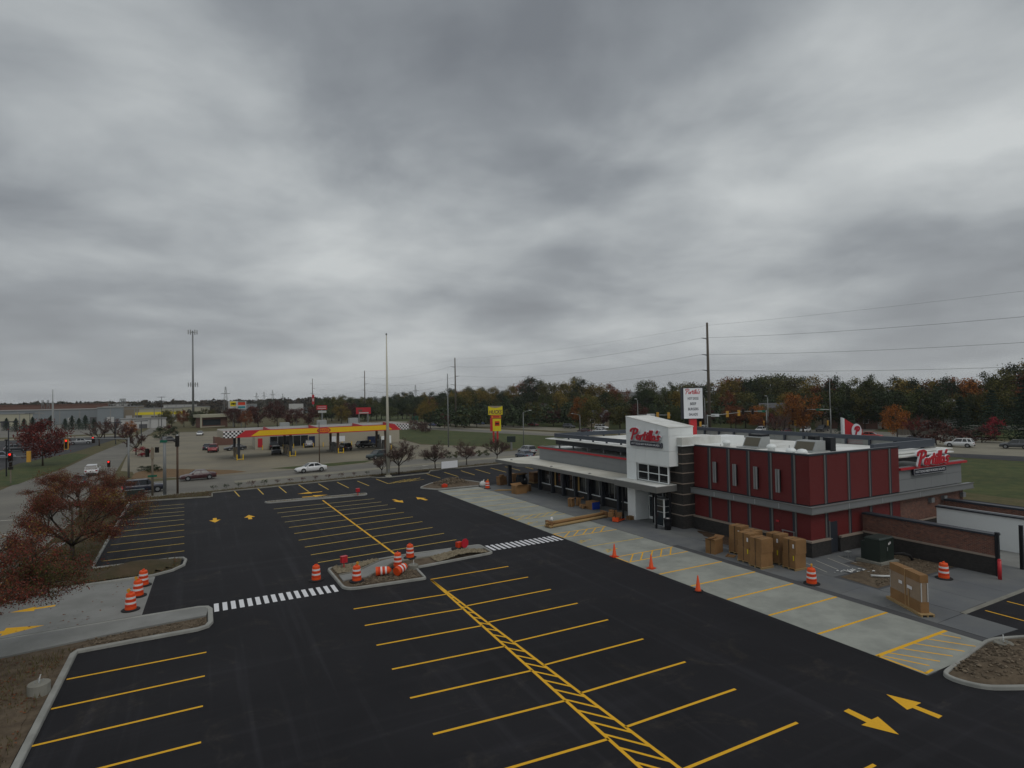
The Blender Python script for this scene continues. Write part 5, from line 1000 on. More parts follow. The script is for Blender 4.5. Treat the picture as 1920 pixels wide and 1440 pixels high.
    if kind == 'pickup': parts.append(('truck_bed', MB().bx(-2.68, -1.05, -W*.82, W*.82, 1.0, 1.175).mesh('truck_bed', 'bumper'), None))
    tyre = MB().lathe([(k['wr']*.62, -.11), (k['wr']*.96, -.11), (k['wr'], -.07), (k['wr'], .07), (k['wr']*.96, .11), (k['wr']*.62, .11)], 18); tyre.v = [(x, z, y) for x, y, z in tyre.v]; rim = MB().lathe([(.05, -.121), (k['wr']*.63, -.118), (k['wr']*.66, -.1), (k['wr']*.66, .1), (k['wr']*.63, .118), (.05, .121)], 12); rim.v = [(x, z, y) for x, y, z in rim.v]
    well = MB().lathe([(k['wr']*1.14, -.02), (k['wr']*1.14, .02)], 18); well.v = [(x, z, y) for x, y, z in well.v]
    CARP[kind] = dict(parts=parts, tyre=tyre.mesh('tyre', 'tyre', True), rim=rim.mesh('rim', 'rim'), well=well.mesh('wheel_arch', 'bumper'), k=k)
for kk in CAR: car_proto(kk)
def car(kind, X, Y, heading, colour, label, group, name=None, cat='car', z=0., brake=False, scale=1.):
    P = CARP[kind]; k = P['k']; r = thing(name or {'sedan': 'sedan', 'suv': 'suv', 'hatch': 'hatchback', 'pickup': 'pickup_truck'}[kind], label, cat, (X, Y, z), heading, group); r.scale = (scale,)*3
    for n, me, c in P['parts']:
        o = link(n, me, r)
        if c == 'P' or (c == 'T' and brake): o.material_slots[0].link = 'OBJECT'; o.material_slots[0].material = PAINT[colour] if c == 'P' else MATS['brake_on']
    for x in k['wx']:
        for s in (-1, 1):
            link('wheel_arch', P['well'], r, (x, s*(k['W']/2-.012), k['wr']+.03)); w = link('wheel', P['tyre'], r, (x, s*(k['W']/2-.085), k['wr'])); link('rim', P['rim'], w)
    return r
def pcar(kind, px, py, head_deg, colour, label, group, **kw): x, y = G(px, py); return car(kind, x, y, math.radians(head_deg), colour, label, group, **kw)
ST = 8.8; g1_ = 'cars on the streets'; g2_ = 'cars at the gas station'; g3_ = 'cars on the highway'
pcar('sedan', 583, 884.5, ST+180, 'white', 'white sedan driving past the gas station on the street', g1_)
pcar('sedan', 371, 899, ST+180, 'maroon', 'maroon sedan driving left along the street by the signal post', g1_)
pcar('suv', 270, 923, ST, 'navy', 'dark navy SUV waiting at the street corner, brake lamp lit', g1_, brake=True)
pcar('suv', 173, 890, 94, 'white', 'white SUV seen from behind on the side road', g1_, brake=False)
pcar('sedan', 150, 910, 95, 'black', 'black car half hidden by the foreground tree at the junction', g1_)
pcar('suv', 988, 851, 92, 'silver', 'silver SUV on the street left of the grey restaurant wing', g1_); pcar('sedan', 983, 859, 90, 'bluegrey', 'blue grey car right in front of the silver SUV by the canopy', g1_)
pcar('pickup', 400, 847, 265, 'red', 'red pickup parked at the left of the gas canopy', g2_, cat='pickup'); pcar('sedan', 389, 843, 85, 'navy', 'dark blue car beside the red pickup at the gas station', g2_)
pcar('sedan', 441, 844, 190, 'darkgrey', 'dark grey sedan at the left end of the gas canopy', g2_); pcar('suv', 518, 851, 265, 'darkgrey', 'dark SUV under the gas canopy between first two pump rows', g2_)
pcar('pickup', 514, 842, 85, 'black', 'black pickup behind the dark SUV under the gas canopy', g2_, cat='pickup'); pcar('suv', 578, 838, 88, 'silver', 'silver SUV parked before the beige store wall', g2_); pcar('suv', 571, 836, 88, 'bluegrey', 'blue SUV just left of the silver one before the store', g2_)
pcar('suv', 646, 844, 100, 'black', 'black SUV beside the third pump row', g2_); pcar('suv', 686, 839, 20, 'black', 'black SUV near the right end of the gas canopy', g2_); pcar('suv', 709, 860, 205, 'teal', 'dark teal SUV leaving the forecourt behind the small bare tree', g2_)
pcar('sedan', 375, 816, 265, 'white', 'small white car far behind the gas canopy', g2_); pcar('suv', 318, 829, 10, 'darkgrey', 'dark SUV by the hedge behind the brown signal post', g2_)
g4_ = 'vehicles in the left lot'
pcar('pickup', 151, 833, 5, 'silver', 'silver pickup behind the round red tree in the left lot', g4_, cat='pickup'); pcar('suv', 2, 862, 8, 'bluegrey', 'blue grey SUV cut by the left picture edge', g4_); pcar('suv', 30, 846, 20, 'darkgrey', 'dark SUV left of the round red tree', g4_)
HWY = 285.5
for (k, px, py, dr_, c, lab) in (('sedan', 812, 799, 0, 'blue', 'blue car far left on the highway near the wooden pole'), ('pickup', 837, 793, 1, 'black', 'black pickup just left of the white van on the far lanes'), ('sedan', 900, 796, 1, 'blue', 'blue car on the far lanes below the yellow pylon sign'),
     ('sedan', 1000, 799, 1, 'crimson', 'red car on the far highway lanes left of the lamp post'), ('suv', 1067, 803, 1, 'darkgrey', 'dark SUV on the far lanes left of the white SUV'), ('suv', 1128, 805, 1, 'white', 'white SUV on the far lanes left of the white tower'),
     ('sedan', 1096, 811, 0, 'maroon', 'purple brown car on the near highway lanes below the white SUV'), ('sedan', 1124, 812, 0, 'white', 'white car on the near highway lanes left of the white tower')):
    pcar(k, px, py, HWY+180*(1-dr_)*1 if dr_ == 0 else HWY, c, lab, g3_)
x, y = G(853, 793.5); v = thing('box_van', 'white box van on the far highway lanes beside the wooden pole', 'van', (x, y, 0), math.radians(HWY), g3_)
MB().bx(-3.2, 1.4, -1.1, 1.1, .7, 3.0).build('cargo_box', 'paint_white', v); MB().hexa([(1.42, -1, .6), (3.1, -1, .6), (3.1, 1, .6), (1.42, 1, .6), (1.42, -.95, 2.2), (2.4, -.95, 2.2), (2.4, .95, 2.2), (1.42, .95, 2.2)]).build('cab', 'paint_white', v)
MB().add([(2.44, -.85, 2.1), (3.0, -.9, 1.3), (3.0, .9, 1.3), (2.44, .85, 2.1)], [(0, 1, 2, 3)]).build('windshield', 'car_glass', v)
for xx in (-2.2, 2.3):
    for s in (-1, 1): MB().cyl((xx, s*.8, .42), (xx, s*1.08, .42), .42, n=14).build('wheel', 'tyre', v)
for (k, px, py, hd, c, lab) in (('suv', 1318, 808, 200, 'white', 'white vehicle partly hidden behind the wooden pole and pylon sign'), ('suv', 1427, 810.5, 196, 'white', 'white SUV waiting left of the red sedan at the intersection'), ('sedan', 1474, 812, 196, 'crimson', 'red sedan between the white SUV and white hatchback at the intersection'),
     ('hatch', 1510, 810.5, 196, 'white', 'white hatchback between red sedan and dark SUV at the intersection'), ('pickup', 1542, 808.5, 196, 'darkgrey', 'dark pickup last in the row at the intersection'), ('hatch', 1636, 821.5, 285, 'scarlet', 'bright red hatchback on the highway right of the letter P tower'),
     ('sedan', 1709, 829, 105, 'navy', 'dark blue car just showing above the restaurant roof edge'), ('suv', 1799, 838, 105, 'white', 'white SUV on the highway right of the restaurant'), ('suv', 1905, 841, 105, 'grey', 'grey SUV on the highway cut by the right picture edge')): pcar(k, px, py, hd, c, lab, g3_)
# ================================================================== gas station
gc = thing('gas_canopy', 'long gas station canopy with yellow and red fascia and chequered ends', 'canopy', (3.5, 127.7, 0), math.atan(.095)); GL, GD, Z0, Z1 = 38.6, 9.6, 4.4, 5.75
MB().bx(.12, GL-.12, .12, GD-.12, 4.5, 4.75).build('deck', 'roof_light', gc)
fr = MB().bx(0, GL, 0, .1, Z0, Z1).build('front_fascia', 'red_paint', gc)
def fpoly(pts, y, m, name): b = MB(); n = len(pts); b.add([(x, y, z) for x, z in pts]+[(x, y+.012, z) for x, z in pts], [tuple(range(n)), tuple(range(2*n-1, n-1, -1))]+[(i, n+i, n+(i+1) % n, (i+1) % n) for i in range(n)]); return b.build(name, m, fr)
fpoly([(5.0, Z0+.18), (GL-4.0, Z0+.18), (GL-5.4, Z1-.14), (6.6, Z1-.14)], -.014, 'brand_yellow', 'yellow_stripe'); fpoly([(0, Z0+.0), (2.2, Z0+.0), (3.9, Z1-.02), (0, Z1-.02)], -.014, 'checker', 'chequer_panel'); fpoly([(GL-1.9, Z0), (GL, Z0), (GL, Z1-.02), (GL-3.4, Z1-.02)], -.014, 'checker', 'chequer_panel')
e = fpoly([(GL/2+1.45*math.cos(a*math.pi/10), (Z0+Z1)/2+.6*math.sin(a*math.pi/10)) for a in range(20)], -.03, 'red_trim', 'logo_oval'); fpoly([(GL/2+1.2*math.cos(a*math.pi/10), (Z0+Z1)/2+.42*math.sin(a*math.pi/10)) for a in range(20)], -.046, 'brand_orange', 'logo_field')
put_text('lettering', 'HUCKS', .6, (GL/2, -.06, (Z0+Z1)/2), (1, 0, 0), 'red_trim', fr, .02, .01, .2, width=1.8, height=.42)
MB().bx(0, .1, .101, GD, Z0, Z1).build('end_fascia', 'beige_wall', gc); MB().bx(GL-.1, GL, .101, GD, Z0, Z1).build('end_fascia', 'white_panel', gc)
for k in range(15): MB().bx(.101+k*2.56, .101+k*2.56+2.53, GD-.1, GD, Z0, Z1+.12).build('back_panel', 'siding_white', gc)
for x in (9.0, 18.5, 28.5, 36): MB().hexa([(x, .11, 4.76), (x+.15, .11, 4.76), (x+.15, GD-.11, 4.76), (x, GD-.11, 4.76), (x, .11, Z1-.2), (x+.15, .11, Z1-.2), (x+.15, GD-.11, Z1+.2), (x, GD-.11, Z1+.2)]).build('cross_beam', 'red_trim', gc)
for x in (3.0, 12.9, 22.8, 33.6):
    for y in (1.7, 7.4): MB().bx(x-.22, x+.22, y-.22, y+.22, .15, 4.5).build('column', 'pole_brown' if x > 20 else 'dark_metal', gc)
    p = thing('fuel_pump_island', {3.0: 'fuel pump island nearest the left end of the gas canopy', 12.9: 'second fuel pump island from the left under the gas canopy', 22.8: 'third fuel pump island from the left under the gas canopy', 33.6: 'fuel pump island nearest the right end of the gas canopy'}[x], 'fuel pumps', (3.5+x-.095*.5, 127.7+x*.095, 0), math.atan(.095), 'fuel pump islands')
    MB().bx(-.6, .6, .2, 8.8, 0, .15).build('kerbed_base', 'kerb', p)
    for y in (3.0, 6.0):
        q = MB().bx(-.35, .35, y-.5, y+.5, .15, 2.1).build('dispenser', 'siding_tan' if x < 20 else 'fascia', p); MB().bx(-.37, .37, y-.4, y+.4, 1.3, 1.7).build('display', 'black', q)
    for s in (-.55, .55): MB().cyl((s, -.1, 0), (s, -.1, 1.1), .09).build('guard_post', 'brand_yellow', p)
    MB().bx(-.55, .55, -.15, -.05, .1, .2).build('guard_bar', 'brand_yellow', p)
gs = thing('gas_store', 'beige gas station store behind the canopy with dark shop windows', 'building', (11, 152.5, 0), -.02); 
MB().bx(0, 35, .5, 14, 0, 4.2).build('wall', 'beige_wall', gs); MB().bx(-.2, 35.2, .2, 14.2, 4.2, 4.6).build('parapet', 'roof_light', gs); 
w = MB().bx(3.2, 12, .4, .49, .3, 3.0).build('shop_window', 'alu', gs)
for k in range(5): MB().bx(3.3+k*1.75, 4.95+k*1.75, .36, .399, .4, 2.9).build('pane', 'glass_dark', w)
MB().bx(.6, 1.6, .4, .49, .5, 2.6).build('red_poster', 'red_trim', gs); MB().bx(17, 18.7, .42, .49, .9, 2.3).build('poster', 'white_sign', gs); MB().bx(19.2, 20.9, .42, .49, .9, 2.3).build('poster', 'white_sign', gs)
MB().bx(12.2, 13.6, .3, .49, 0, 2.6).build('shop_door', 'blue_shaded', gs); MB().bx(26.6, 29, -.3, .49, 0, 1.9).build('ice_machine', 'blue_shaded', gs); MB().bx(30, 31.2, -.2, .49, 0, 1.8).build('white_locker', 'white_panel', gs); MB().bx(31.5, 32.6, -.2, .49, 0, 1.9).build('white_locker', 'white_panel', gs); MB().bx(29.1, 29.6, -.1, .49, 0, 2.3).build('dark_pilaster', 'black', gs)
for k, x in enumerate((6, 15, 23)): MB().bx(x, x+2.2, 5, 7, 4.6, 6.0+.3*k).build('roof_unit', 'galv', gs)
for k in range(12): MB().cyl((1.5+k*2.3, -1.4, 0), (1.5+k*2.3, -1.4, 1.05), .09, n=8).build('guard_post', 'brand_yellow', gs)
# ------------------------------------------------------------------ poles, lamps, signals
def hpole(px, py, ptop, r0, r1, m, name, lab, cat, group=None, zb=0., n=10):
    x, y = G(px, py); h = HT(ptop, x, y); t = thing(name, lab, cat, (x, y, zb), 0, group); MB().cyl((0, 0, 0), (0, 0, h), r0, r1, n).build('shaft', m, t, True); t['h'] = 0; del t['h']; return t, h
t, h = hpole(728, 893, 628, .30, .07, 'pole_cream', 'tall_pole', 'tall slim cream pole rising from the bed beside the street', 'pole', zb=.0); MB().lathe([(.12, 0), (.14, .1), (.05, .3)], 10, (0, 0, h)).build('finial', 'pole_grey', t); MB().bx(-.4, .4, -.4, .4, 0, .12).build('base_plate', 'pole_cream', t); MB().bx(-.12, .12, -.36, -.29, .6, 1.1).build('hand_hole', 'pole_grey', t)
def lamp(px, py, ptop, arm, lab, d=(1, 0), r=.12, m='pole_grey'):
    t, h = hpole(px, py, ptop, r, r*.6, m, 'street_lamp', lab, 'street lamp', 'street lamps'); D = Vector((d[0], d[1], 0)).normalized()
    MB().tube([(0, 0, h-.1)]+[tuple(D*arm*k/4+Vector((0, 0, h-.1+.5*math.sin(k*.4)))) for k in range(1, 5)], .05).build('arm', m, t); e_ = D*arm+Vector((0, 0, h+.38)); MB().hexa([(e_.x-.35, e_.y-.15, e_.z), (e_.x+.35, e_.y-.15, e_.z), (e_.x+.35, e_.y+.15, e_.z), (e_.x-.35, e_.y+.15, e_.z), (e_.x-.3, e_.y-.1, e_.z+.15), (e_.x+.3, e_.y-.1, e_.z+.12), (e_.x+.3, e_.y+.1, e_.z+.12), (e_.x-.3, e_.y+.1, e_.z+.15)]).build('lamp_head', 'galv', t); return t
lamp(982, 836, 773, 1.6, 'street lamp with arm to the right beside the yellow pylon sign', (.88, -.46)); lamp(1088, 816, 778, 2.2, 'street lamp with arm to the left beyond the restaurant wing', (-.88, .46)); lamp(1197, 824, 751, .5, 'slim lamp post rising behind the white tower', (-.5, .2)); lamp(1323, 826, 746, .5, 'slim lamp post just left of the thick wooden pole', (-.5, .2)); lamp(1441, 812, 745, .5, 'lamp post at the intersection left of the orange tree', (-.5, .2), .14); lamp(1558, 812, 708, .7, 'tall lamp post right of the orange tree carrying a signal arm', (-.5, .2), .15)
t, h = hpole(599, 868, 792, .1, .07, 'pole_brown', 'street_lamp', 'brown lamp post in front of the gas canopy logo', 'street lamp', 'street lamps'); MB().bx(-.3, .3, -.15, .15, h, h+.15).build('lamp_head', 'galv', t)
t, h = hpole(841, 838, 701, .16, .1, 'pole_grey', 'tall_pole', 'slim grey pole standing left of the tall wooden pole', 'pole'); MB().bx(-.12, .12, -.2, .2, h*.82, h*.86).build('fixture', 'galv', t)
def head(parent, loc, lit=0, face=None, back=False, n=3, frame=False, name='signal_head'):
    """three-lens signal; its face looks along -y of its own frame"""
    H_ = n*.34; o = MB().bx(-.19, .19, -.12, .15, -H_/2, H_/2).build(name, 'sig_yellow' if (back or frame) else 'sig_black', parent); o.location = loc
    if face is not None: o.rotation_euler = (0, 0, face)
    s = 1 if back else -1
    if frame: MB().bx(-.28, .28, -.13, -.115, -H_/2-.1, H_/2+.1).build('backplate', 'sig_yellow', o); MB().bx(-.2, .2, -.145, -.131, -H_/2, H_/2).build('face_plate', 'sig_black', o)
    if not back:
        for k in range(n):
            z = H_/2-.17-.34*k; y = -.15 if frame else -.125
            MB().cyl((0, y-.02, z), (0, y, z), .13, n=12).build('lens', 'sig_red_on' if (lit and k == 0) else 'sig_lens', o)
            MB().hexa([(-.15, y-.2, z+.12), (.15, y-.2, z+.12), (.15, y-.001, z+.13), (-.15, y-.001, z+.13), (-.15, y-.2, z+.14), (.15, y-.2, z+.14), (.15, y-.001, z+.155), (-.15, y-.001, z+.155)]).build('visor', 'sig_black', o)
    return o
# near corner poles
t, h = hpole(309, 929, 822, .2, .16, 'pole_grey', 'signal_pole', 'thick grey steel signal pole at the street corner', 'signal pole'); MB().cyl((0, 0, h), (0, 0, h+.12), .22, n=10).build('cap', 'galv', t); MB().bx(-.5, .3, -.2, -.17, h-.5, h-.2).build('street_sign', 'sign_green', t); MB().bx(-.3, .3, -.3, .3, 0, .1).build('base_plate', 'galv', t)
t, h = hpole(333, 926, 822, .13, .12, 'pole_brown', 'signal_post', 'dark brown signal post with long black signal head on top', 'signal post'); head(t, (0, 0, h-.35), n=4, face=2.6); MB().lathe([(.14, 0), (.1, .15)], 10, (0, 0, h+.35)).build('white_cap', 'galv', t)
t, h = hpole(286, 929, 838, .13, .11, 'pole_conc', 'signal_post', 'weathered tan post with small signals and green street sign', 'signal post'); head(t, (-.55, 0, h-.7), face=-2.2); head(t, (.5, .1, h-.4), face=2.4, n=2); MB().bx(-.17, .17, -.18, .1, h-1.5, h-.1).build('control_box', 'siding_tan', t); MB().bx(-.5, .5, -.17, -.14, 2.3, 2.55).build('street_sign', 'sign_green', t)
# mast arm across the side road
p0 = Vector((*G(241, 823, 6.0), 6.0)); p1 = Vector((*G(118, 822, 6.0), 6.0)); t = thing('mast_arm_signal', 'steel mast arm over the side road with two red lit signals', 'traffic signal', (p0.x, p0.y, 0)); d = p1-p0
MB().cyl((0, 0, 0), (0, 0, 6.2), .16, .13).build('pole', 'pole_grey', t, True); MB().cyl((0, 0, 6), (d.x, d.y, 6.05), .09, .05, 8).build('arm', 'pole_grey', t, True)
q = Vector((*G(175, 822, 6.0), 6.0))-p0; head(t, (q.x, q.y, 5.75), 1, face=-.3); q = Vector((*G(125, 829, 6.0), 6.0))-p0; head(t, (q.x, q.y, 5.7), 1, face=-.35, frame=True, n=4)
x, y = G(204, 892); t = thing('pedestal_signal', 'low red lit signal on a post beside the mulch bed', 'traffic signal', (x, y, 0)); MB().cyl((0, 0, 0), (0, 0, 1.6), .06).build('post', 'pole_grey', t); head(t, (0, 0, 1.9), 1, face=-.2)
p0 = Vector((*G(20, 857, 5.2), 5.2)); t = thing('mast_arm_signal', 'signal arm at the left picture edge with one red lit head', 'traffic signal', (p0.x, p0.y, 0)); MB().cyl((-6, 0, 5.2), (1.7, .2, 5.2), .1, .07, 8).build('arm', 'pole_grey', t, True); MB().cyl((-6, 0, 0), (-6, 0, 5.4), .16).build('pole', 'pole_grey', t); head(t, (0, -.1, 5.2), 1, face=-.3); head(t, (1.75, 0, 5.15), 0, face=-.2, back=True, n=4)
x, y = G(20, 906); t = thing('pedestal_signal', 'slim post with small black signal on the corner lawn', 'signal post', (x, y, 0)); MB().cyl((0, 0, 0), (0, 0, 2.6), .08).build('post', 'pole_conc', t); head(t, (0, 0, 2.8), 0, n=2); MB().bx(-.3, .3, -.1, .1, 2.0, 2.4).build('pedestrian_signal', 'sig_black', t)
x, y = G(12, 893); t = thing('lamp_post', 'dark thin post left of the corner lawn', 'post', (x, y, 0)); MB().cyl((0, 0, 0), (0, 0, 5.8), .1).build('shaft', 'black', t); MB().bx(-.2, .2, -.2, .2, 5.8, 6.0).build('cap', 'black', t)
# intersection beyond the building
def mast(pole_px, arm_px, z, heads, lab, sign=None, hpx=None, base=812):
    b = Vector((*G(pole_px[0], pole_px[1], z), 0)); t = thing('mast_arm_signal', lab, 'traffic signal', (b.x, b.y, 0), 0, 'signals at the far intersection'); e_ = Vector((*G(arm_px[0], arm_px[1], z), 0)); e_ = b+(e_-b)*1.0; d = e_-b
    MB().cyl((0, 0, 0), (0, 0, z+.3), .17, .13).build('pole', 'pole_grey', t, True); MB().cyl((0, 0, z), (d.x, d.y, z+.1), .1, .06, 8).build('arm', 'galv', t, True)
    for (hx, back) in heads:
        f = (hx-pole_px[0])/(arm_px[0]-pole_px[0]); o = head(t, (d.x*f, d.y*f, z), 0, face=-.7, back=back); o.scale = (1.5, 1.5, 1.35)
    if sign: f = (sign[0]-pole_px[0])/(arm_px[0]-pole_px[0]); o = MB().bx(-.9, .9, -.03, .03, -.3, .3).build('street_sign', sign[1], t, loc=(d.x*f, d.y*f, z)); o.rotation_euler = (0, 0, -.75)
    return t
mast((1437, 771), (1388, 772), 6.6, ((1393, 0), (1411, 0)), 'mast arm with two dark signals left of the lamp post', (1428, 'sign_green'))
mast((1557, 768), (1480, 768), 6.6, ((1487, 0), (1511, 0)), 'mast arm with two signals in front of the orange tree', (1538, 'sign_green'))
mast((1326, 780), (1388, 774), 6.6, ((1362, 1), (1385, 1)), 'mast arm with two yellow backed signals right of the wooden pole', (1339, 'white_sign'))
mast((1196, 778), (1258, 779), 6.6, ((1234, 1), (1254, 1)), 'mast arm with two yellow backed signals behind the white tower', (1221, 'white_sign'))
for px, py, zt, lab, bk in ((1437, 814, 3.0, 'paired signal on a post below the left mast arm', 0), (1462, 814, 2.7, 'single dark signal on a short post left of the red sedan', 0), (1491, 813, 2.9, 'yellow backed signal on a short post behind the red sedan', 1), (1557, 814, 3.0, 'signal on the post left of the letter P tower', 0), (1313, 812, 2.6, 'yellow backed signal on a short post right of the pylon sign', 1)):
    x, y = G(px, py); t = thing('pedestal_signal', lab, 'traffic signal', (x, y, 0), -.6, 'signals at the far intersection'); MB().cyl((0, 0, 0), (0, 0, zt), .09).build('post', 'galv', t); o = head(t, (.1, 0, zt), 0, back=bk); o.scale = (1.5, 1.5, 1.4); o = head(t, (-.5, .1, zt), 0, back=not bk, face=1.2); o.scale = (1.3, 1.3, 1.3)
# ------------------------------------------------------------------ transmission poles and wires
def tpole(px, top, H_=27., lab='', arms=((-1, 3.6), (1, 6.7), (-1, 9.9)), name='utility_pole'):
    # distance from the height: the pole stands H_ m tall
    lo, hi = 20., 2000.; d0 = ray(px, 740); u = Vector((d0.x, d0.y)).normalized()
    for _ in range(60):
        m = (lo+hi)/2; p = u*m; v = Vector((p.x, p.y, H_-CH)); r = 720-F*v.dot(UP)/v.dot(FW)
        if r < top: lo = m
        else: hi = m
    return u*lo
PXS = [(1329, 605, 'thick wooden transmission pole rising behind the restaurant'), (854, 671, 'wooden transmission pole left of the yellow pylon sign'), (684, 695, 'wooden transmission pole above the red billboard'), (586, 710, 'farthest wooden transmission pole above the gas canopy')]
TP = [tpole(px, top) for px, top, _ in PXS]; LD = (TP[0]-TP[1]); nextp = TP[0]+LD*1.05
TN = Vector((-LD.y, LD.x)).normalized()
if TN.dot(TP[0]) > 0: TN = -TN
PA = []
for i, (p, (px, top, lab)) in enumerate(zip(TP, PXS)):
    t = thing('utility_pole', lab, 'utility pole', (p.x, p.y, 0), 0, 'transmission poles along the highway'); rr = .42 if i == 0 else .36
    MB().cyl((0, 0, 0), (0, 0, 27), rr, rr*.55, 10).build('shaft', 'wood_pole', t, True); at = [(0, 0, 26.4)]
    for s, dz in ((1, 3.6), (1 if i == 0 else -1, 7.2), (1, 10.6)):
        z = 27-dz; e_ = TN*1.9*s; MB().cyl((e_.x*.12, e_.y*.12, z), (e_.x, e_.y, z+.15), .09, .07, 8).build('insulator_arm', 'dark_metal', t); at.append((e_.x, e_.y, z+.15))
    if i == 0:
        for z in (9.5, 11.8): MB().bx(-.9, .9, -.06, .06, z, z+.1).build('cross_brace', 'galv', t)
    PA.append([(p.x+a[0], p.y+a[1], a[2]) for a in at])
nx = [(nextp.x+a[0]-TP[0].x, nextp.y+a[1]-TP[0].y, a[2]) for a in PA[0]]
for k, lab in enumerate(('topmost thin wire along the transmission poles', 'upper power wire along the transmission poles', 'middle power wire along the transmission poles', 'lowest power wire along the transmission poles')):
    pts = []; chain = [nx]+PA
    for a, b in zip(chain, chain[1:]):
        A_, B_ = Vector(a[k]), Vector(b[k])
        for j in range(14):
            f = j/14; p = A_.lerp(B_, f); p.z -= 4*f*(1-f)*(2.2 if k else 1.2); pts.append(p)
    pts.append(Vector(chain[-1][k])); w = MB().tube([p-pts[0] for p in pts], .021 if k else .012, 4).build('power_wire', 'cable', None, loc=tuple(pts[0])); tag(w, lab, 'wire', 'wires along the transmission poles')
for px, top, dist, lab in ((423, 725, 620, 'lattice pylon with cross arms left of the pole signs'), (511, 731, 900, 'distant lattice pylon above the dark red trees'), (481, 736, 1000, 'distant slim pylon left of the lattice one over the red trees'), (495, 735, 1050, 'distant slim pylon between two others over the red trees'), (530, 738, 1100, 'rightmost slim pylon over the red trees'), (779, 722, 700, 'distant paired pylon over the woodland'), (80, 750, 520, 'left of two small distant lattice pylons'), (90, 750, 520, 'right of two small distant lattice pylons'), (226, 747, 560, 'left of three close distant pylons'), (230, 747, 560, 'middle of three close distant pylons'), (234, 747, 560, 'right of three close distant pylons')):
    d0 = ray(px, 740); u = Vector((d0.x, d0.y)).normalized()*dist; h = HT(top, u.x, u.y); t = thing('lattice_pylon', lab, 'pylon', (u.x, u.y, 0), .3, 'distant power pylons'); w = h*.07+.5
    for a in (-1, 1):
        for b in (-1, 1): MB().cyl((a*w, b*w, 0), (a*.35, b*.35, h), .16, .12, 5).build('leg', 'pole_grey', t)
    for k in range(6):
        f = k/6; g_ = (k+1)/6; wa, wb_ = w*(1-f)+.35*f, w*(1-g_)+.35*g_; MB().cyl((-wa, -wa, h*f), (wb_, -wb_, h*g_), .09, n=4).build('brace', 'pole_grey', t); MB().cyl((wa, -wa, h*f), (-wb_, -wb_, h*g_), .09, n=4).build('brace', 'pole_grey', t)
    if dist > 600: MB().hexa([(-4, -.2, h*.74), (4, -.2, h*.74), (4, .2, h*.74), (-4, .2, h*.74), (-4, -.1, h*.76), (4, -.1, h*.76), (4, .1, h*.76), (-4, .1, h*.76)]).build('cross_arm', 'pole_grey', t)
# cell tower
x, y = ray(362, 740).x, ray(362, 740).y; u = Vector((x, y)).normalized()*330; h = HT(620, u.x, u.y); t = thing('cell_tower', 'very tall grey monopole mast with antenna ring, left of the gas station', 'mast', (u.x, u.y, 0)); MB().cyl((0, 0, 0), (0, 0, h), .62, .3, 12).build('shaft', 'pole_grey', t, True)
for zc_, rr in ((h-.8, 1.9), (h*.43, 2.0)):
    for a in range(6): ca, sa = math.cos(a*1.047), math.sin(a*1.047); MB().cyl((0, 0, zc_), (ca*rr, sa*rr, zc_), .07, n=5).build('antenna_arm', 'pole_grey', t); MB().bx(ca*rr-.22, ca*rr+.22, sa*rr-.22, sa*rr+.22, zc_-1.0, zc_+1.1).build('antenna_panel', 'galv', t)
x, y = ray(99, 740).x, ray(99, 740).y; u = Vector((x, y)).normalized()*185; t = thing('tall_pole', 'tall pale slim mast behind the round red tree', 'pole', (u.x, u.y, 0)); h = HT(730, u.x, u.y); MB().cyl((0, 0, 0), (0, 0, h*.8), .26, .2).build('shaft', 'galv', t); MB().cyl((0, 0, h*.8), (0, 0, h), .1, .06).build('upper_mast', 'galv', t)
# ------------------------------------------------------------------ signs
pg = thing('pylon_sign', 'tall yellow and red gas station pylon sign on two red posts', 'sign', (65.2, 133.6, 0), math.radians(-24))
for x in (-.55, .45): MB().bx(x-.22, x+.22, -.2, .2, 0, 2.9).build('post', 'red_paint', pg)
o = MB().bx(-1.85, 1.85, -.35, .35, 6.95, 9.3).build('name_box', 'navy_sign', pg); f_ = MB().bx(-1.78, 1.78, -.37, -.351, 7.0, 9.2).build('yellow_face', 'sign_yellow', o)
MB().add([(-1.7, -.38, 9.18), (-1.0, -.38, 8.85), (0, -.38, 8.72), (1.0, -.38, 8.85), (1.7, -.38, 9.18)], [(0, 1, 2, 3, 4)]).build('arch_mark', 'stone_band', o); put_text('lettering', 'HUCKS', 1.0, (0, -.39, 7.72), (1, 0, 0), 'brick_house', o, .02, .03, .25, width=3.25, height=.95)
o = MB().bx(-1.2, 1.4, -.3, .3, 6.1, 6.9).build('lower_box', 'red_paint', pg); MB().bx(-1.0, 1.35, -.32, -.301, 6.16, 6.84).build('orange_face', 'brand_orange', o); MB().bx(-.6, .95, -.335, -.321, 6.32, 6.66).build('red_mark', 'red_trim', o)
MB().bx(-1.35, -.75, -.4, .4, 2.9, 6.09).build('red_column', 'red_paint', pg); o = MB().bx(-.749, 1.35, -.3, .3, 2.9, 6.0).build('price_box', 'sign_yellow', pg); MB().bx(-.2, 1.0, -.32, -.301, 4.2, 5.4).build('price_panel', 'orange_deep', o); MB().bx(-.05, .85, -.335, -.321, 4.55, 4.95).build('price_row', 'sig_black', o)
u = ray(1297, 740); u = Vector((u.x, u.y)).normalized()*78; pp = thing('pylon_sign', 'tall white menu board sign in dark frame on a red post behind the restaurant', 'sign', (u.x, u.y, 0), math.radians(-26)); zt = HT(727, u.x, u.y); zb = HT(785, u.x, u.y)
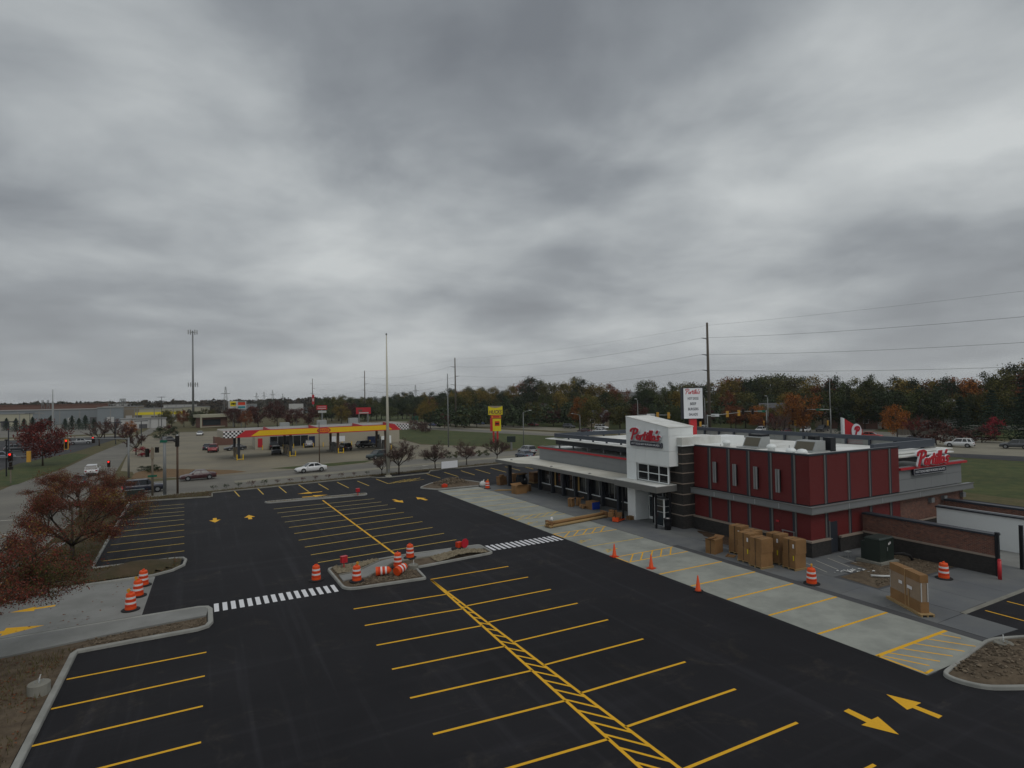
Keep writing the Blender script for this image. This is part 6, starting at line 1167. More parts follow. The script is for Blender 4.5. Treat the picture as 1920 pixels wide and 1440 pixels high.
MB().bx(-.35, .45, -.3, .3, 0, zb).build('post', 'red_paint', pp); o = MB().bx(-1.3, 1.3, -.45, .45, zb, zt).build('cabinet', 'navy_sign', pp); MB().bx(-1.2, 1.2, -.47, -.451, zb+.04, zt-.06).build('white_face', 'white_sign', o); hh = zt-zb
put_script('script_lettering', SCRIPT, .055, .012, (-1.0, -.47, zb+hh*.80), (1, 0, 0), .72, 'sign_red', o, .62, .001)
for k, s_ in enumerate(('HOT DOGS', 'BEEF', 'BURGERS', 'SALADS')): put_text('lettering', s_, .4, (0, -.48, zb+hh*(.655-.17*k)), (1, 0, 0), 'navy_sign', o, .012, .004, 0, width={0: 1.35, 1: .75, 2: 1.3, 3: 1.1}[k], height=.33)
def board(px, py0, py1, wpx, dist, m, lab, lines=(), posts=1, name='billboard', fm=None):
    u = ray(px, 740); u = Vector((u.x, u.y)).normalized()*dist; z1, z0 = HT(py0, u.x, u.y), HT(py1, u.x, u.y); w = wpx*dist/F/2; t = thing(name, lab, 'sign', (u.x, u.y, 0), -math.atan2(u.x, u.y)); o = MB().bx(-w, w, -.2, .2, z0, z1).build('board', m, t)
    for k in range(posts): MB().cyl((w*(k*1.2-.6*(posts-1)), 0, 0), (w*(k*1.2-.6*(posts-1)), 0, z0), .22, n=8).build('post', 'pole_grey', t)
    for (fx0, fx1, fz0, fz1, mm) in lines: MB().bx(-w+2*w*fx0, -w+2*w*fx1, -.23, -.201, z0+(z1-z0)*fz0, z0+(z1-z0)*fz1).build('panel', mm, o)
    return t
board(681, 764, 776, 26, 210, 'red_trim', 'red billboard with dark and pale marks beyond the gas station', ((.15, .42, .35, .7, 'maroon_mark'), (.2, .85, .08, .25, 'reflect_white')) if 0 else ((.15, .42, .35, .7, 'brick_house'), (.2, .85, .08, .25, 'siding_white')), 2)
board(603, 760, 768, 18, 230, 'red_trim', 'small red sign above a white board right of the red trees', ((.1, .9, .2, .35, 'siding_white'), (.1, .9, .6, .7, 'siding_white'))); board(604, 770, 774, 14, 229, 'siding_white', 'small white sign board under the red one right of the red trees')
board(437, 752, 766, 15, 300, 'siding_white', 'pole sign with yellow panel left of the striped one', ((.2, .9, .3, .95, 'sign_yellow'), (.3, .8, .5, .75, 'sig_black')), 1, 'pole_sign'); board(452, 752, 767, 16, 298, 'siding_white', 'pole sign with orange and teal stripes above the red trees', ((.2, .9, .5, .85, 'orange_deep'), (.2, .9, .1, .35, 'teal_sign'), (.2, .9, .86, .95, 'sign_green')), 1, 'pole_sign')
board(555, 757, 776, 24, 300, 'siding_white', 'white pole sign half hidden behind the dark red trees', ((.1, .9, .1, .5, 'roof_light'),), 1, 'pole_sign'); board(587, 740, 758, 4, 310, 'red_trim', 'tall narrow red and white roadside sign right of the red trees', ((.2, .8, .3, .6, 'siding_white'),), 1, 'pole_sign'); board(778, 780, 787, 11, 250, 'sign_green', 'green highway direction sign on the bank', (), 2, 'road_sign')
board(957, 818, 829, 16, 128, 'trans_green', 'dark utility board in the grass right of the yellow pylon sign', (), 1, 'info_board')
# ================================================================== vegetation
def leaf_mesh(name, centers, sizes, m, squash=.6):
    """many small leaf faces: one bent quad per centre, random orientation"""
    c = np.asarray(centers, float); n = len(c); s = np.asarray(sizes, float).reshape(n, 1)
    a = np.random.normal(size=(n, 3)); a /= np.linalg.norm(a, axis=1, keepdims=True); b = np.random.normal(size=(n, 3)); b -= a*(a*b).sum(1, keepdims=True); b /= np.linalg.norm(b, axis=1, keepdims=True)
    v = np.empty((n, 4, 3)); v[:, 0] = c-a*s; v[:, 1] = c+b*s*squash; v[:, 2] = c+a*s; v[:, 3] = c-b*s*squash*np.random.uniform(.6, 1, (n, 1))
    me = bpy.data.meshes.new(name); me.vertices.add(4*n); me.vertices.foreach_set('co', v.ravel()); me.loops.add(4*n); me.loops.foreach_set('vertex_index', np.arange(4*n)); me.polygons.add(n); me.polygons.foreach_set('loop_start', np.arange(0, 4*n, 4)); me.polygons.foreach_set('loop_total', np.full(n, 4)) if bpy.app.version < (4, 1) else None
    me.materials.append(MATS[m]); me.update(); me.validate(); return me
def tree_meshes(seed, h, cr, cb, nleaf, ls, trunk_r, nclump=34, sparse=1., shape='round', limbs=7):
    """returns (trunk mesh, crown mesh); h height, cr crown radius, cb crown base height"""
    rnd = random.Random(seed); np.random.seed(seed); b = MB(); ch = h-cb; tips = []
    lean = (rnd.uniform(-.04, .04)*h, rnd.uniform(-.04, .04)*h)
    pts = [(lean[0]*f*f, lean[1]*f*f, h*.86*f) for f in (0, .15, .35, .6, 1)]; b.tube(pts, trunk_r, 7, r1=trunk_r*.18)
    for i in range(limbs):
        f = rnd.uniform(.28, .8) if shape != 'low' else rnd.uniform(.12, .5); z0 = h*.86*f; a = i*2.4+rnd.uniform(-.4, .4); l_ = cr*rnd.uniform(.6, .95)*(1.15-.45*f); e = (l_*math.cos(a), l_*math.sin(a), z0+l_*rnd.uniform(.35, .9))
        mid = (e[0]*.5+rnd.uniform(-.2, .2), e[1]*.5+rnd.uniform(-.2, .2), (z0+e[2])/2+l_*.06); b.tube([(lean[0]*f*f, lean[1]*f*f, z0), mid, e], trunk_r*.42*(1.1-f*.6), 5, r1=trunk_r*.07); tips.append(e)
        for j in range(3):
            g_ = rnd.uniform(.45, .95); s = [lean[0]*f*f*(1-g_)+e[0]*g_, lean[1]*f*f*(1-g_)+e[1]*g_, z0*(1-g_)+e[2]*g_]; a2 = a+rnd.uniform(-1.2, 1.2); q = l_*rnd.uniform(.3, .55); t_ = (s[0]+q*math.cos(a2), s[1]+q*math.sin(a2), s[2]+q*rnd.uniform(.1, .9)); b.tube([s, t_], trunk_r*.13, 4, r1=trunk_r*.03); tips.append(t_)
    cl = []
    for i in range(nclump):
        while 1:
            x, y, z = rnd.uniform(-1, 1), rnd.uniform(-1, 1), rnd.uniform(-1, 1); r = x*x+y*y+z*z
            if .18 < r <= 1: break
        k = 1.0
        if shape == 'round': k = math.sqrt(max(0, 1-max(0, z)**2*.25))
        if shape == 'tall': k = .9
        if shape == 'low': z = z*.9
        cl.append((x*cr*k, y*cr*k, cb+ch*.5+z*ch*.5, rnd.uniform(.16, .30)*cr))
    if shape == 'low': cl += [(t_[0], t_[1], t_[2], .2*cr) for t_ in tips]
    w = np.array([c[3]**2 for c in cl]); w /= w.sum(); idx = np.random.choice(len(cl), nleaf, p=w); C = np.array(cl); P = C[idx, :3]+np.random.normal(size=(nleaf, 3))*C[idx, 3:4]*np.array([.62, .62, .5])
    lo = cb*.75; P[:, 2] = np.maximum(P[:, 2], lo+np.random.uniform(0, .5, nleaf))
    return b, P, np.random.uniform(.6, 1.25, nleaf)*ls
def branchy(seed, h, spread, trunk_h, trunk_r, kids, leaves, ls, nl, up=.35, droop=.12, el0=.5, gs=.13):
    """recursive branching with leaf sprays round the last twigs"""
    rnd = random.Random(seed); np.random.seed(seed); b = MB(); P = []
    def grow(p, d, l_, r, lev):
        q = p+d*l_*.5+Vector((rnd.gauss(0, .06), rnd.gauss(0, .06), rnd.gauss(0, .05)))*l_; e = p+d*l_+Vector((0, 0, -droop*l_ if lev >= 2 else 0))
        b.tube([p, q, e], r, 6 if lev < 2 else 4 if lev < 3 else 3, r1=r*.45)
        if lev == len(kids):
            for _ in range(nl): t = rnd.random(); c = p.lerp(e, t); P.append((c.x+rnd.gauss(0, gs), c.y+rnd.gauss(0, gs), c.z+rnd.gauss(0, gs*.8)))
            return
        for k in range(kids[lev]):
            t = rnd.uniform(.35, 1) if k else 1.0; s = p.lerp(e, t) if t > .5 else p.lerp(q, t*2); a = rnd.random()*6.283; dv = Vector((math.cos(a), math.sin(a), 0)); n = (d*.9+dv*rnd.uniform(.45, 1.0)+Vector((0, 0, rnd.uniform(-.25, up)))).normalized(); grow(s, n, l_*rnd.uniform(.5, .72), r*.46, lev+1)
    b.tube([(0, 0, 0), (0, 0, trunk_h*.5), (rnd.uniform(-.1, .1), rnd.uniform(-.1, .1), trunk_h)], trunk_r, 8, r1=trunk_r*.75)
    for i in range(kids[0]):
        a = i*6.283/kids[0]+rnd.uniform(-.3, .3); el = rnd.uniform(el0, 1.1); d = Vector((math.cos(a)*math.cos(el), math.sin(a)*math.cos(el), math.sin(el))); grow(Vector((0, 0, trunk_h*rnd.uniform(.85, 1))), d, spread*rnd.uniform(.46, .6), trunk_r*.55, 1)
    P = np.array(P); idx = np.random.choice(len(P), min(leaves, len(P)), replace=False); P = P[idx]; P[:, 2] = np.maximum(P[:, 2], trunk_h*.7)
    f = h/(P[:, 2].max()); return b, P, np.random.uniform(.6, 1.3, len(P))*ls
TREES = {}
def proto2(key, m, *a, **k):
    b, P, S = branchy(*a, **k); TREES[key] = (b.mesh('trunk', 'bark', True), leaf_mesh('crown', P, S, m))
def proto(key, mats, *a, **k):
    b, P, S = tree_meshes(*a, **k); TREES[key] = (b.mesh('trunk', 'bark', True), leaf_mesh('crown', P, S, mats))
def tree(key, X, Y, m, label, group=None, s=1., rz=0., z=0., name='tree', cat='tree', sz=None):
    tr, cr = TREES[key]; t = thing(name, label, cat, (X, Y, z), rz, group); t.scale = (s, s, sz or s); link('trunk', tr, t); o = link('crown', cr, t); o.material_slots[0].link = 'OBJECT'; o.material_slots[0].material = MATS[m]; return t
proto('a', 'leaf_green', 1, 13, 4.6, 2.4, 4600, .25, .28, nclump=40); proto('b', 'leaf_green', 2, 14.5, 4.2, 2.6, 4600, .25, .3, nclump=38, shape='tall'); proto('c', 'leaf_green', 3, 12, 5.2, 2.0, 4800, .25, .3, nclump=44); proto('d', 'leaf_green', 4, 15, 5.0, 3.0, 4600, .26, .32, nclump=36, shape='tall')
proto2('sparse', 'leaf_bare', 5, 11, 6.5, 2.4, .22, (8, 4, 4), 2600, .13, 24, up=.7, droop=0.); proto2('small', 'leaf_bare', 6, 4.6, 3.3, 1.3, .11, (7, 5, 4), 6500, .062, 60, up=.7, droop=0.)
proto('bush', 'leaf_dark', 7, 2.6, 1.5, .2, 900, .13, .06, nclump=22); proto('maple', 'leaf_red', 8, 8.2, 4.3, 1.5, 5200, .19, .17, nclump=60, limbs=9); proto('shrub', 'leaf_dark', 9, .6, .42, .03, 260, .04, .02, nclump=10, limbs=4)
proto2('crab', 'leaf_autumn', 10, 6.5, 5.9, 1.3, .2, (8, 5, 4, 3), 42000, .046, 90, el0=.25, gs=.2); proto2('crab2', 'leaf_autumn', 11, 6.5, 5.9, 1.3, .2, (8, 5, 4, 3), 42000, .046, 90, el0=.25, gs=.2)
def conifer(seed, h, r, n):
    rnd = random.Random(seed); np.random.seed(seed); b = MB().tube([(0, 0, 0), (0, 0, h*.5), (0, 0, h)], h*.02, 6, r1=.03); P = []; S = []
    tiers = 16
    for i in range(tiers):
        f = i/tiers; z = h*(.09+.88*f); rr = r*(1-f)**.8*rnd.uniform(.85, 1.1); nb = max(5, int(13*(1-f)+4))
        for j in range(nb):
            a = j*6.283/nb+rnd.uniform(-.25, .25)+i; l_ = rr*rnd.uniform(.75, 1.1)
            for k in range(max(3, int(n/tiers/nb))):
                q = rnd.uniform(.1, 1); P.append((l_*q*math.cos(a)+rnd.gauss(0, .12*rr*q+.05), l_*q*math.sin(a)+rnd.gauss(0, .12*rr*q+.05), z-.22*l_*q*q+rnd.gauss(0, .1))); S.append(rnd.uniform(.16, .36))
    return b, np.array(P), np.array(S)
for k, s_ in (('fir1', 21), ('fir2', 22)): b, P, S = conifer(s_, 15, 4.4, 4200); TREES[k] = (b.mesh('trunk', 'bark', True), leaf_mesh('crown', P, S, 'conifer', .45))
b, P, S = conifer(23, 6.5, 2.6, 1600); TREES['spruce'] = (b.mesh('trunk', 'bark', True), leaf_mesh('crown', P, S*.8, 'conifer', .45))
# --- foreground crab-apples on the left verge
x, y = G(135, 1054); tree('crab', x, y, 'leaf_autumn', 'sparse red and gold tree on the verge beside the upper left stalls', s=.92, rz=.4, z=.08)
tree('crab2', -10.2, 34.2, 'leaf_autumn', 'red brown tree leaning in at the lower left picture edge', s=1.0, rz=1.9, z=.08)
tree('crab2', -11.0, 73.5, 'leaf_autumn', 'smaller red brown tree behind the first, hiding the junction', s=.8, rz=2.6, z=.08)
tree('crab', -11.0, 44.9, 'leaf_autumn', 'reddish tree at the left edge behind the lower left one', s=.6, rz=.5, z=.05)
# --- small bare trees along the street
for i, (px, py, s, lab) in enumerate(((748, 890, 1.12, 'small purple brown tree right of the tall cream pole'), (816, 879, .9, 'nearly bare small tree left of the white banner'), (875, 872, .88, 'nearly bare small tree right of the white banner'), (932, 866, .95, 'small brown tree in front of the yellow pylon sign'), (716, 892, .7, 'thin bare sapling left of the tall cream pole'))):
    x, y = G(px, py); tree('small', x, y, 'leaf_bare', lab, 'small street trees', s, i*1.7, .05)
# --- left middle distance
x, y = G(80, 873); tree('maple', x, y, 'leaf_red', 'round dark red maple on the corner lawn', s=1.0, rz=.3)
for px, py, k, m, s, lab in ((255, 853, 'sparse', 'leaf_maroon', .62, 'small maroon tree by the mulch bed left of the gas station'), (238, 838, 'sparse', 'leaf_maroon', .7, 'bare reddish tree at the side road edge'), (186, 836, 'sparse', 'leaf_bare', .75, 'thin brown tree in the left lot behind the mast arm'), (215, 824, 'sparse', 'leaf_maroon', .8, 'dull red tree at the far end of the side road'), (196, 822, 'sparse', 'leaf_bare', .8, 'grey brown bare tree behind the left lot'), (246, 822, 'a', 'leaf_orange', .45, 'small orange tree where the side road bends')):
    x, y = G(px, py); tree(k, x, y, m, lab, None, s, px)
for px, py, s, lab in ((266, 856, .95, 'bright crimson shrub at the mulch bed corner'),): x, y = G(px, py); tree('bush', x, y, 'shrub_red', lab, None, s*1.25, 1, 0, 'shrub', 'shrub', s*.8)
for i, (px, py, s) in enumerate(((266, 883, .55), (277, 882, .5), (289, 881, .6), (296, 884, .55), (283, 886, .5))): x, y = G(px, py); tree('bush', x, y, 'leaf_dark', 'low dark green shrub in the mulch bed at the corner', 'shrubs in the mulch bed', s, i, 0, 'shrub', 'shrub', s*.55)
for i, (px, py) in enumerate(((12, 808), (30, 810), (45, 809), (61, 807), (78, 807), (95, 806), (122, 807), (135, 806), (148, 805), (160, 806), (176, 806))): x, y = G(px, py); tree('spruce', x, y, 'conifer', ['leftmost','second','third','fourth','fifth','sixth','seventh','eighth','ninth','tenth','rightmost'][i]+' dark evergreen of the row before the blue grey warehouse', 'evergreen row at the left', .95+.12*math.sin(i*3), i, 0, 'evergreen_tree')
for i, (px, py, k, m, s) in enumerate(((300, 838, 'bush', 'leaf_dark', 1.3), (316, 830, 'bush', 'leaf_maroon', 1.2), (326, 832, 'bush', 'leaf_dark', 1.1))): x, y = G(px, py-14); tree(k, x, y, m, ['dark hedge shrub left of the brown signal post at the forecourt', 'maroon hedge shrub behind the grey signal pole at the forecourt', 'dark hedge shrub right of the grey signal pole at the forecourt'][i], 'hedge shrubs by the forecourt', s*1.1, i, 0, 'shrub', 'shrub')
for i, (px, py, k, m, s, lab) in enumerate(((322, 800, 'c', 'leaf_olive', .85, 'olive green tree left of the cell mast foot'), (345, 801, 'a', 'leaf_rust', .72, 'rust coloured tree just left of the cell mast'), (368, 801, 'c', 'leaf_green', .8, 'green tree at the foot of the cell mast'), (392, 799, 'a', 'leaf_olive', .75, 'olive tree right of the cell mast'), (306, 800, 'b', 'leaf_green', .6, 'narrow green tree left of the olive one'),
      (440, 801, 'c', 'leaf_maroon', .92, 'leftmost dark maroon tree behind the gas canopy'), (484, 801, 'c', 'leaf_maroon', 1.0, 'broad dark maroon tree behind the gas canopy middle'), (520, 801, 'a', 'leaf_maroon', 1.05, 'tallest dark maroon tree behind the gas canopy'), (548, 801, 'c', 'leaf_maroon', .85, 'maroon tree in front of the white pole sign'), (578, 801, 'c', 'leaf_maroon', .92, 'rightmost dark maroon tree behind the gas canopy'), (460, 803, 'a', 'leaf_rust', .7, 'lower rust tree between maroon trees behind the canopy'),
      (640, 795, 'c', 'leaf_yellow', .95, 'yellow green tree left of the red billboard'))): x, y = G(px, py); tree(k, x, y, m, lab, None, s*(.85 if y > 250 else .8), i)
# --- woodland beyond the highway: individual trees in rows
WOOD = 'woodland trees beyond the highway'
base_lab = {'leaf_green': 'green leafy tree in the woodland row beyond the highway', 'leaf_dark': 'very dark green tree in the woodland row beyond the highway', 'leaf_olive': 'olive toned tree in the woodland row beyond the highway', 'leaf_yellow': 'yellowing tree in the woodland row beyond the highway', 'leaf_rust': 'rust red tree in the woodland row beyond the highway', 'leaf_maroon': 'maroon tree in the woodland row beyond the highway', 'leaf_orange': 'orange tree in the woodland row beyond the highway'}
rnd = random.Random(5)
PLACES = [(640, 'above the gas canopy middle'), (700, 'behind the red billboard'), (760, 'right of the tall cream pole'), (815, 'left of the slim grey pole'), (850, 'behind the slim grey pole'), (900, 'between wooden pole and yellow pylon sign'), (950, 'behind the yellow pylon sign'), (1000, 'right of the yellow pylon sign'), (1050, 'above the grey wing roof'), (1110, 'around the bright orange tree'), (1170, 'just left of the white tower'), (1230, 'behind the white tower'), (1275, 'left of the white menu board'), (1320, 'behind the white menu board'), (1375, 'just right of the thick wooden pole'), (1430, 'above the two mast arms'), (1480, 'left of the broad orange maple'), (1535, 'behind the broad orange maple'), (1590, 'above the tall lamp post'), (1640, 'above the letter P tower'), (1690, 'behind the golden orange tree'), (1740, 'left of the white house'), (1790, 'above the white house'), (1840, 'behind the big fir'), (1890, 'between the firs'), (3000, 'at the right picture edge')]
ROW = 'skyline'
USED = {}
def place(px, m):
    s = next(t for lim, t in PLACES if px < lim); return '%s tree, woodland %s, %s' % ({'leaf_green': 'green', 'leaf_dark': 'very dark green', 'leaf_olive': 'olive', 'leaf_yellow': 'yellowing', 'leaf_rust': 'rust red', 'leaf_maroon': 'maroon', 'leaf_orange': 'orange'}[m], ROW, s)
def wood(px, dist, top, m, key=None, label=None, group=WOOD, wf=1.):
    """a tree at a bearing and distance whose top shows at row top"""
    u = ray(px, 740); u = Vector((u.x, u.y)).normalized()*dist; h = HT(top, u.x, u.y); key = key or rnd.choice('abcd'); h0 = {'a': 13, 'b': 14.5, 'c': 12, 'd': 15, 'fir1': 15, 'fir2': 15, 'sparse': 11, 'spruce': 6.5, 'bush': 2.6, 'maple': 8.2}[key]; s = h/h0*.96
    return tree(key, u.x, u.y, m, label or place(px, m), group if label is None else None, s*wf*rnd.uniform(.95, 1.1), rnd.random()*6.28, 0, 'tree' if not key.startswith('fir') else 'fir_tree', 'tree', s)
sky_line = [(600, 747), (640, 745), (680, 744), (720, 742), (750, 737), (775, 734), (790, 735), (815, 744), (830, 735), (860, 727), (880, 724), (905, 730), (925, 724), (945, 732), (965, 722), (985, 708), (1000, 705), (1015, 712), (1040, 708), (1060, 710), (1080, 705), (1095, 709), (1115, 714), (1140, 718), (1165, 722), (1200, 713), (1225, 712), (1260, 716), (1290, 709), (1315, 713), (1350, 704), (1370, 698), (1400, 700), (1415, 709), (1430, 695), (1450, 692), (1470, 697), (1500, 704), (1520, 703), (1545, 708), (1565, 704), (1590, 712), (1610, 706), (1630, 702), (1660, 706), (1690, 703), (1720, 700), (1750, 702), (1775, 706), (1800, 704), (1830, 701), (1850, 697), (1880, 690), (1900, 680), (1925, 678), (1950, 676)]
pal = ['leaf_dark', 'leaf_green', 'leaf_olive', 'leaf_green', 'leaf_olive', 'leaf_dark', 'leaf_yellow', 'leaf_rust']
def dst(px): return 255 if px > 1500 else 300 if px > 1100 else 330 if px > 800 else 420
for i, (px, top) in enumerate(sky_line):
    m = pal[i % 8]
    if px in (860, 905, 925, 1060): m = 'leaf_yellow'
    if px in (1140, 1165): m = 'leaf_rust'
    if px in (1800, 1830): m = 'leaf_orange'
    wood(px+rnd.uniform(-5, 5), dst(px)*rnd.uniform(.95, 1.05), top, m)
ROW = 'back skyline'
for i in range(30):
    px = 596+i*12+rnd.uniform(-4, 4); wood(px, rnd.uniform(390, 520), (744 if px < 740 else 737 if px < 830 else 728)+rnd.uniform(-4, 5), rnd.choice(['leaf_dark', 'leaf_dark', 'leaf_green', 'leaf_olive', 'leaf_yellow', 'leaf_rust']), wf=1.1)
ROW = 'low row'
for i in range(16):
    px = 606+i*14+rnd.uniform(-4, 4); wood(px, rnd.uniform(300, 345), 757+rnd.uniform(-4, 5), rnd.choice(['leaf_dark', 'leaf_green', 'leaf_dark', 'leaf_maroon']), rnd.choice('ac'), wf=1.35)
ROW = 'middle row'
for i in range(46):      # middle row, lower tops
    px = 610+i*29+rnd.uniform(-8, 8); wood(px, dst(px)*.8, (747 if px < 800 else 740 if px < 1000 else 731)+rnd.uniform(-8, 9), pal[(i*3+1) % 8] if rnd.random() < .8 else 'leaf_dark')
ROW = 'front row'
for i in range(21):      # front row of low dark understorey trees
    px = 800+i*33+rnd.uniform(-9, 9); wood(px, dst(px)*.68, (768 if px < 1000 else 757)+rnd.uniform(-6, 8), rnd.choice(['leaf_dark', 'leaf_dark', 'leaf_green', 'leaf_olive', 'leaf_maroon']), rnd.choice('ac'), wf=1.15)
# standouts
wood(1504, 178, 728, 'leaf_orange', 'c', 'broad orange maple behind the far intersection', wf=1.05); wood(1478, 190, 736, 'leaf_yellow', 'a', 'yellow green tree left of the broad orange maple'); wood(1085, 196, 742, 'leaf_orange', 'a', 'bright orange tree above the street lamp with left arm', wf=.8); wood(1108, 190, 742, 'leaf_olive', 'c', 'olive tree merging with the bright orange tree', wf=.9)
wood(1680, 158, 756, 'leaf_orange', 'a', 'golden orange tree right of the letter P tower', wf=1.0); wood(1712, 150, 762, 'leaf_red', 'sparse', 'thin dull red tree right of the golden orange one', wf=1.1); wood(1752, 150, 788, 'leaf_maroon', 'bush', 'rounded dark shrub left of the big fir', wf=1.3)
wood(1800, 168, 735, 'conifer', 'fir1', 'big dark blue green fir right of the restaurant', wf=1.25); wood(1860, 185, 722, 'conifer', 'fir2', 'fir tree behind the big one toward the right edge', wf=1.15); wood(1925, 160, 700, 'conifer', 'fir1', 'tall fir cut by the right picture edge', wf=1.2); wood(1838, 160, 802, 'leaf_maroon', 'bush', 'low maroon shrub in the grass right of the big fir', wf=1.8); wood(1862, 175, 783, 'shrub_red', 'bush', 'small bright red shrub by the driveway wall', wf=.9)
wood(1195, 235, 758, 'conifer', 'fir2', 'blue green fir behind the white tower', wf=1.0); wood(795, 255, 752, 'leaf_yellow', 'c', 'golden tree at the highway bank left of the wooden pole', wf=1.0); wood(735+40, 250, 768, 'leaf_maroon', 'sparse', 'thin maroon shrubby tree on the highway bank'); wood(1588, 160, 764, 'conifer', 'spruce', 'dark evergreen left of the letter P tower', wf=1.2); wood(1450, 165, 757, 'leaf_red', 'sparse', 'bare reddish tree between two mast arms', wf=1.1); wood(1465, 150, 752, 'leaf_bare', 'sparse', 'bare dark tree above the red sedan', wf=.8)
wood(1378, 200, 755, 'leaf_rust', 'c', 'rust red bushy tree behind the mast arms', wf=.9); wood(1420, 195, 755, 'leaf_orange', 'c', 'low orange tree left of the lamp post at the intersection', wf=.8)
# reeds and tall dry brush beside the highway, small plants on the verge
for i, (px, py) in enumerate(((780, 808), (790, 810), (798, 812), (770, 806))): x, y = G(px, py); tree('bush', x, y, 'leaf_bare', 'brown dry brush at the highway edge right of the gas canopy', 'dry brush by the highway', 1.3, i, 0, 'shrub', 'shrub')
for i in range(13):
    px = 400+i*24; py = 921.5-(i*24)*.1; x, y = G(px, py-3); tree('shrub', x, y, rnd.choice(['leaf_bare', 'leaf_maroon', 'leaf_dark']), 'tiny shrub in the planting strip between lot and street', 'tiny shrubs along the street strip', rnd.uniform(.7, 1.3), i, .06, 'shrub', 'shrub')
for i in range(9):
    px = 800+i*14; x, y = G(px, 866-i*1.0-3); tree('bush', x, y, rnd.choice(['leaf_dark', 'leaf_maroon', 'leaf_green']), 'low hedge shrub across the street behind the bare trees', 'hedge shrubs across the street', .5, i, 0, 'shrub', 'shrub', .45)
# ------------------------------------------------------------------ houses and sheds
def at_d(px, dist): u = ray(px, 740); return Vector((u.x, u.y)).normalized()*dist
def house(px, dist, z0, w, d, hw, hr, wall, roof_, lab, rz=None, wins=2):
    p = at_d(px, dist); t = thing('house', lab, 'house', (p.x, p.y, z0), -math.atan2(p.x, p.y) if rz is None else rz); MB().bx(-w/2, w/2, 0, d, -3, hw).build('wall', wall, t)
    MB().add([(-w/2-.4, -.5, hw-.1), (w/2+.4, -.5, hw-.1), (w/2+.4, d+.5, hw-.1), (-w/2-.4, d+.5, hw-.1), (-w/2+.3, d/2, hw+hr), (w/2-.3, d/2, hw+hr)], [(0, 1, 5, 4), (2, 3, 4, 5), (1, 2, 5), (3, 0, 4), (3, 2, 1, 0)]).build('roof', roof_, t)
    for k in range(wins): xx = -w/2+w*(k+.5)/wins; q = MB().bx(xx-.7, xx+.7, -.06, -.01, hw*.35, hw*.78).build('window', 'siding_white', t); MB().bx(xx-.58, xx+.58, -.08, -.061, hw*.39, hw*.74).build('pane', 'glass_dark', q)
    MB().bx(-.3+w*.2, .4+w*.2, d*.4, d*.5, hw, hw+hr+.8).build('chimney', 'brick_house', t); return t
house(1757, 205, 3.2, 8.5, 8, 3.0, 2.4, 'siding_white', 'roof_light', 'white house with pale grey roof left of the big fir', wins=3); house(1468, 205, .3, 15, 9, 4.2, 3.4, 'siding_tan', 'roof_grey', 'tan house with grey roof behind the bare reddish tree', wins=3); house(1546, 215, .8, 6, 7, 3.6, 2.4, 'siding_tan', 'roof_grey', 'pale house beside the tall lamp post right of the orange maple'); house(1600, 205, .5, 12, 8, 3, 2.6, 'brick_house', 'roof_grey', 'brick house behind the dark trees above the letter P tower'); house(1010, 265, 1, 9, 7, 4.2, 3, 'siding_tan', 'roof_light', 'tan house half hidden among trees right of the yellow pylon sign'); house(1120, 215, 0, 8, 6, 3.6, 2.4, 'siding_tan', 'roof_grey', 'small tan house behind the olive tree beyond the highway')
p = at_d(1745, 172); t = thing('wood_fence', 'weathered plank fence below the white house', 'fence', (p.x, p.y, .5), -math.atan2(p.x, p.y)+.1)
pk = MB().bx(0, .62, 0, .05, 0, 1.9).mesh('plank', 'fence_wood')
for k in range(22): link('plank', pk, t, (-7+k*.65, 0, .04*math.sin(k*5)))
p = at_d(1858, 190); t = thing('driveway_wall', 'low pale wall along the driveway between the firs', 'wall', (p.x, p.y, 1.0), -math.atan2(p.x, p.y)); MB().bx(-8, 8, 0, .4, -2, .9).build('wall', 'kerb', t); MB().bx(-8.1, 8.1, -.05, .45, .9, 1.05).build('coping', 'kerb_white', t)
o = MB(); o2 = verge('lawn_rise', [(150, 40), (172, 20), (230, 20), (230, 110), (185, 100), (166, 90)], 'grass', -.03, 1.2, 6, bumps=[(190, 62, 40, 2.6)], edge=18)
# ------------------------------------------------------------------ left background: warehouses, hills
def shed(px, dist, w, d, h, wall, roof_, lab, n=0, rz=None, doors=0, band=None):
    p = at_d(px, dist); t = thing('warehouse', lab, 'building', (p.x, p.y, 0), -math.atan2(p.x, p.y) if rz is None else rz); MB().bx(-w/2, w/2, 0, d, -.5, h).build('wall', wall, t); MB().bx(-w/2-.3, w/2+.3, -.3, d+.3, h, h+.5).build('roof', roof_, t)
    for k in range(n): xx = -w/2+w*(k+.5)/n; MB().bx(xx-.25, xx+.25, -.12, -.01, 0, h).build('wall_rib', 'roof_light', t)
    for k in range(doors): xx = -w/2+w*(k+.5)/doors; MB().bx(xx-1.6, xx+1.6, -.1, -.01, 0, h*.45).build('loading_door', 'roof_grey' if k % 2 else 'siding_white', t)
    if band: MB().bx(-w/2, w/2, -.08, -.01, h*.55, h*.75).build('wall_band', band, t)
    return t
shed(112, 430, 84, 40, 8.3, 'blue_wall', 'roof_light', 'long blue grey warehouse at the left', 9, None, 8); shed(8, 430, 52, 20, 6.6, 'cream_wall', 'roof_light', 'cream flat warehouse at the far left', 4, None, 3); shed(35, 520, 100, 30, 11.3, 'brick_house', 'brick_house', 'long dark red roofed building at the far left horizon', 0); shed(207, 400, 12, 20, 9.2, 'blue_wall', 'roof_light', 'blue end block of the long warehouse', 1, None, 1)
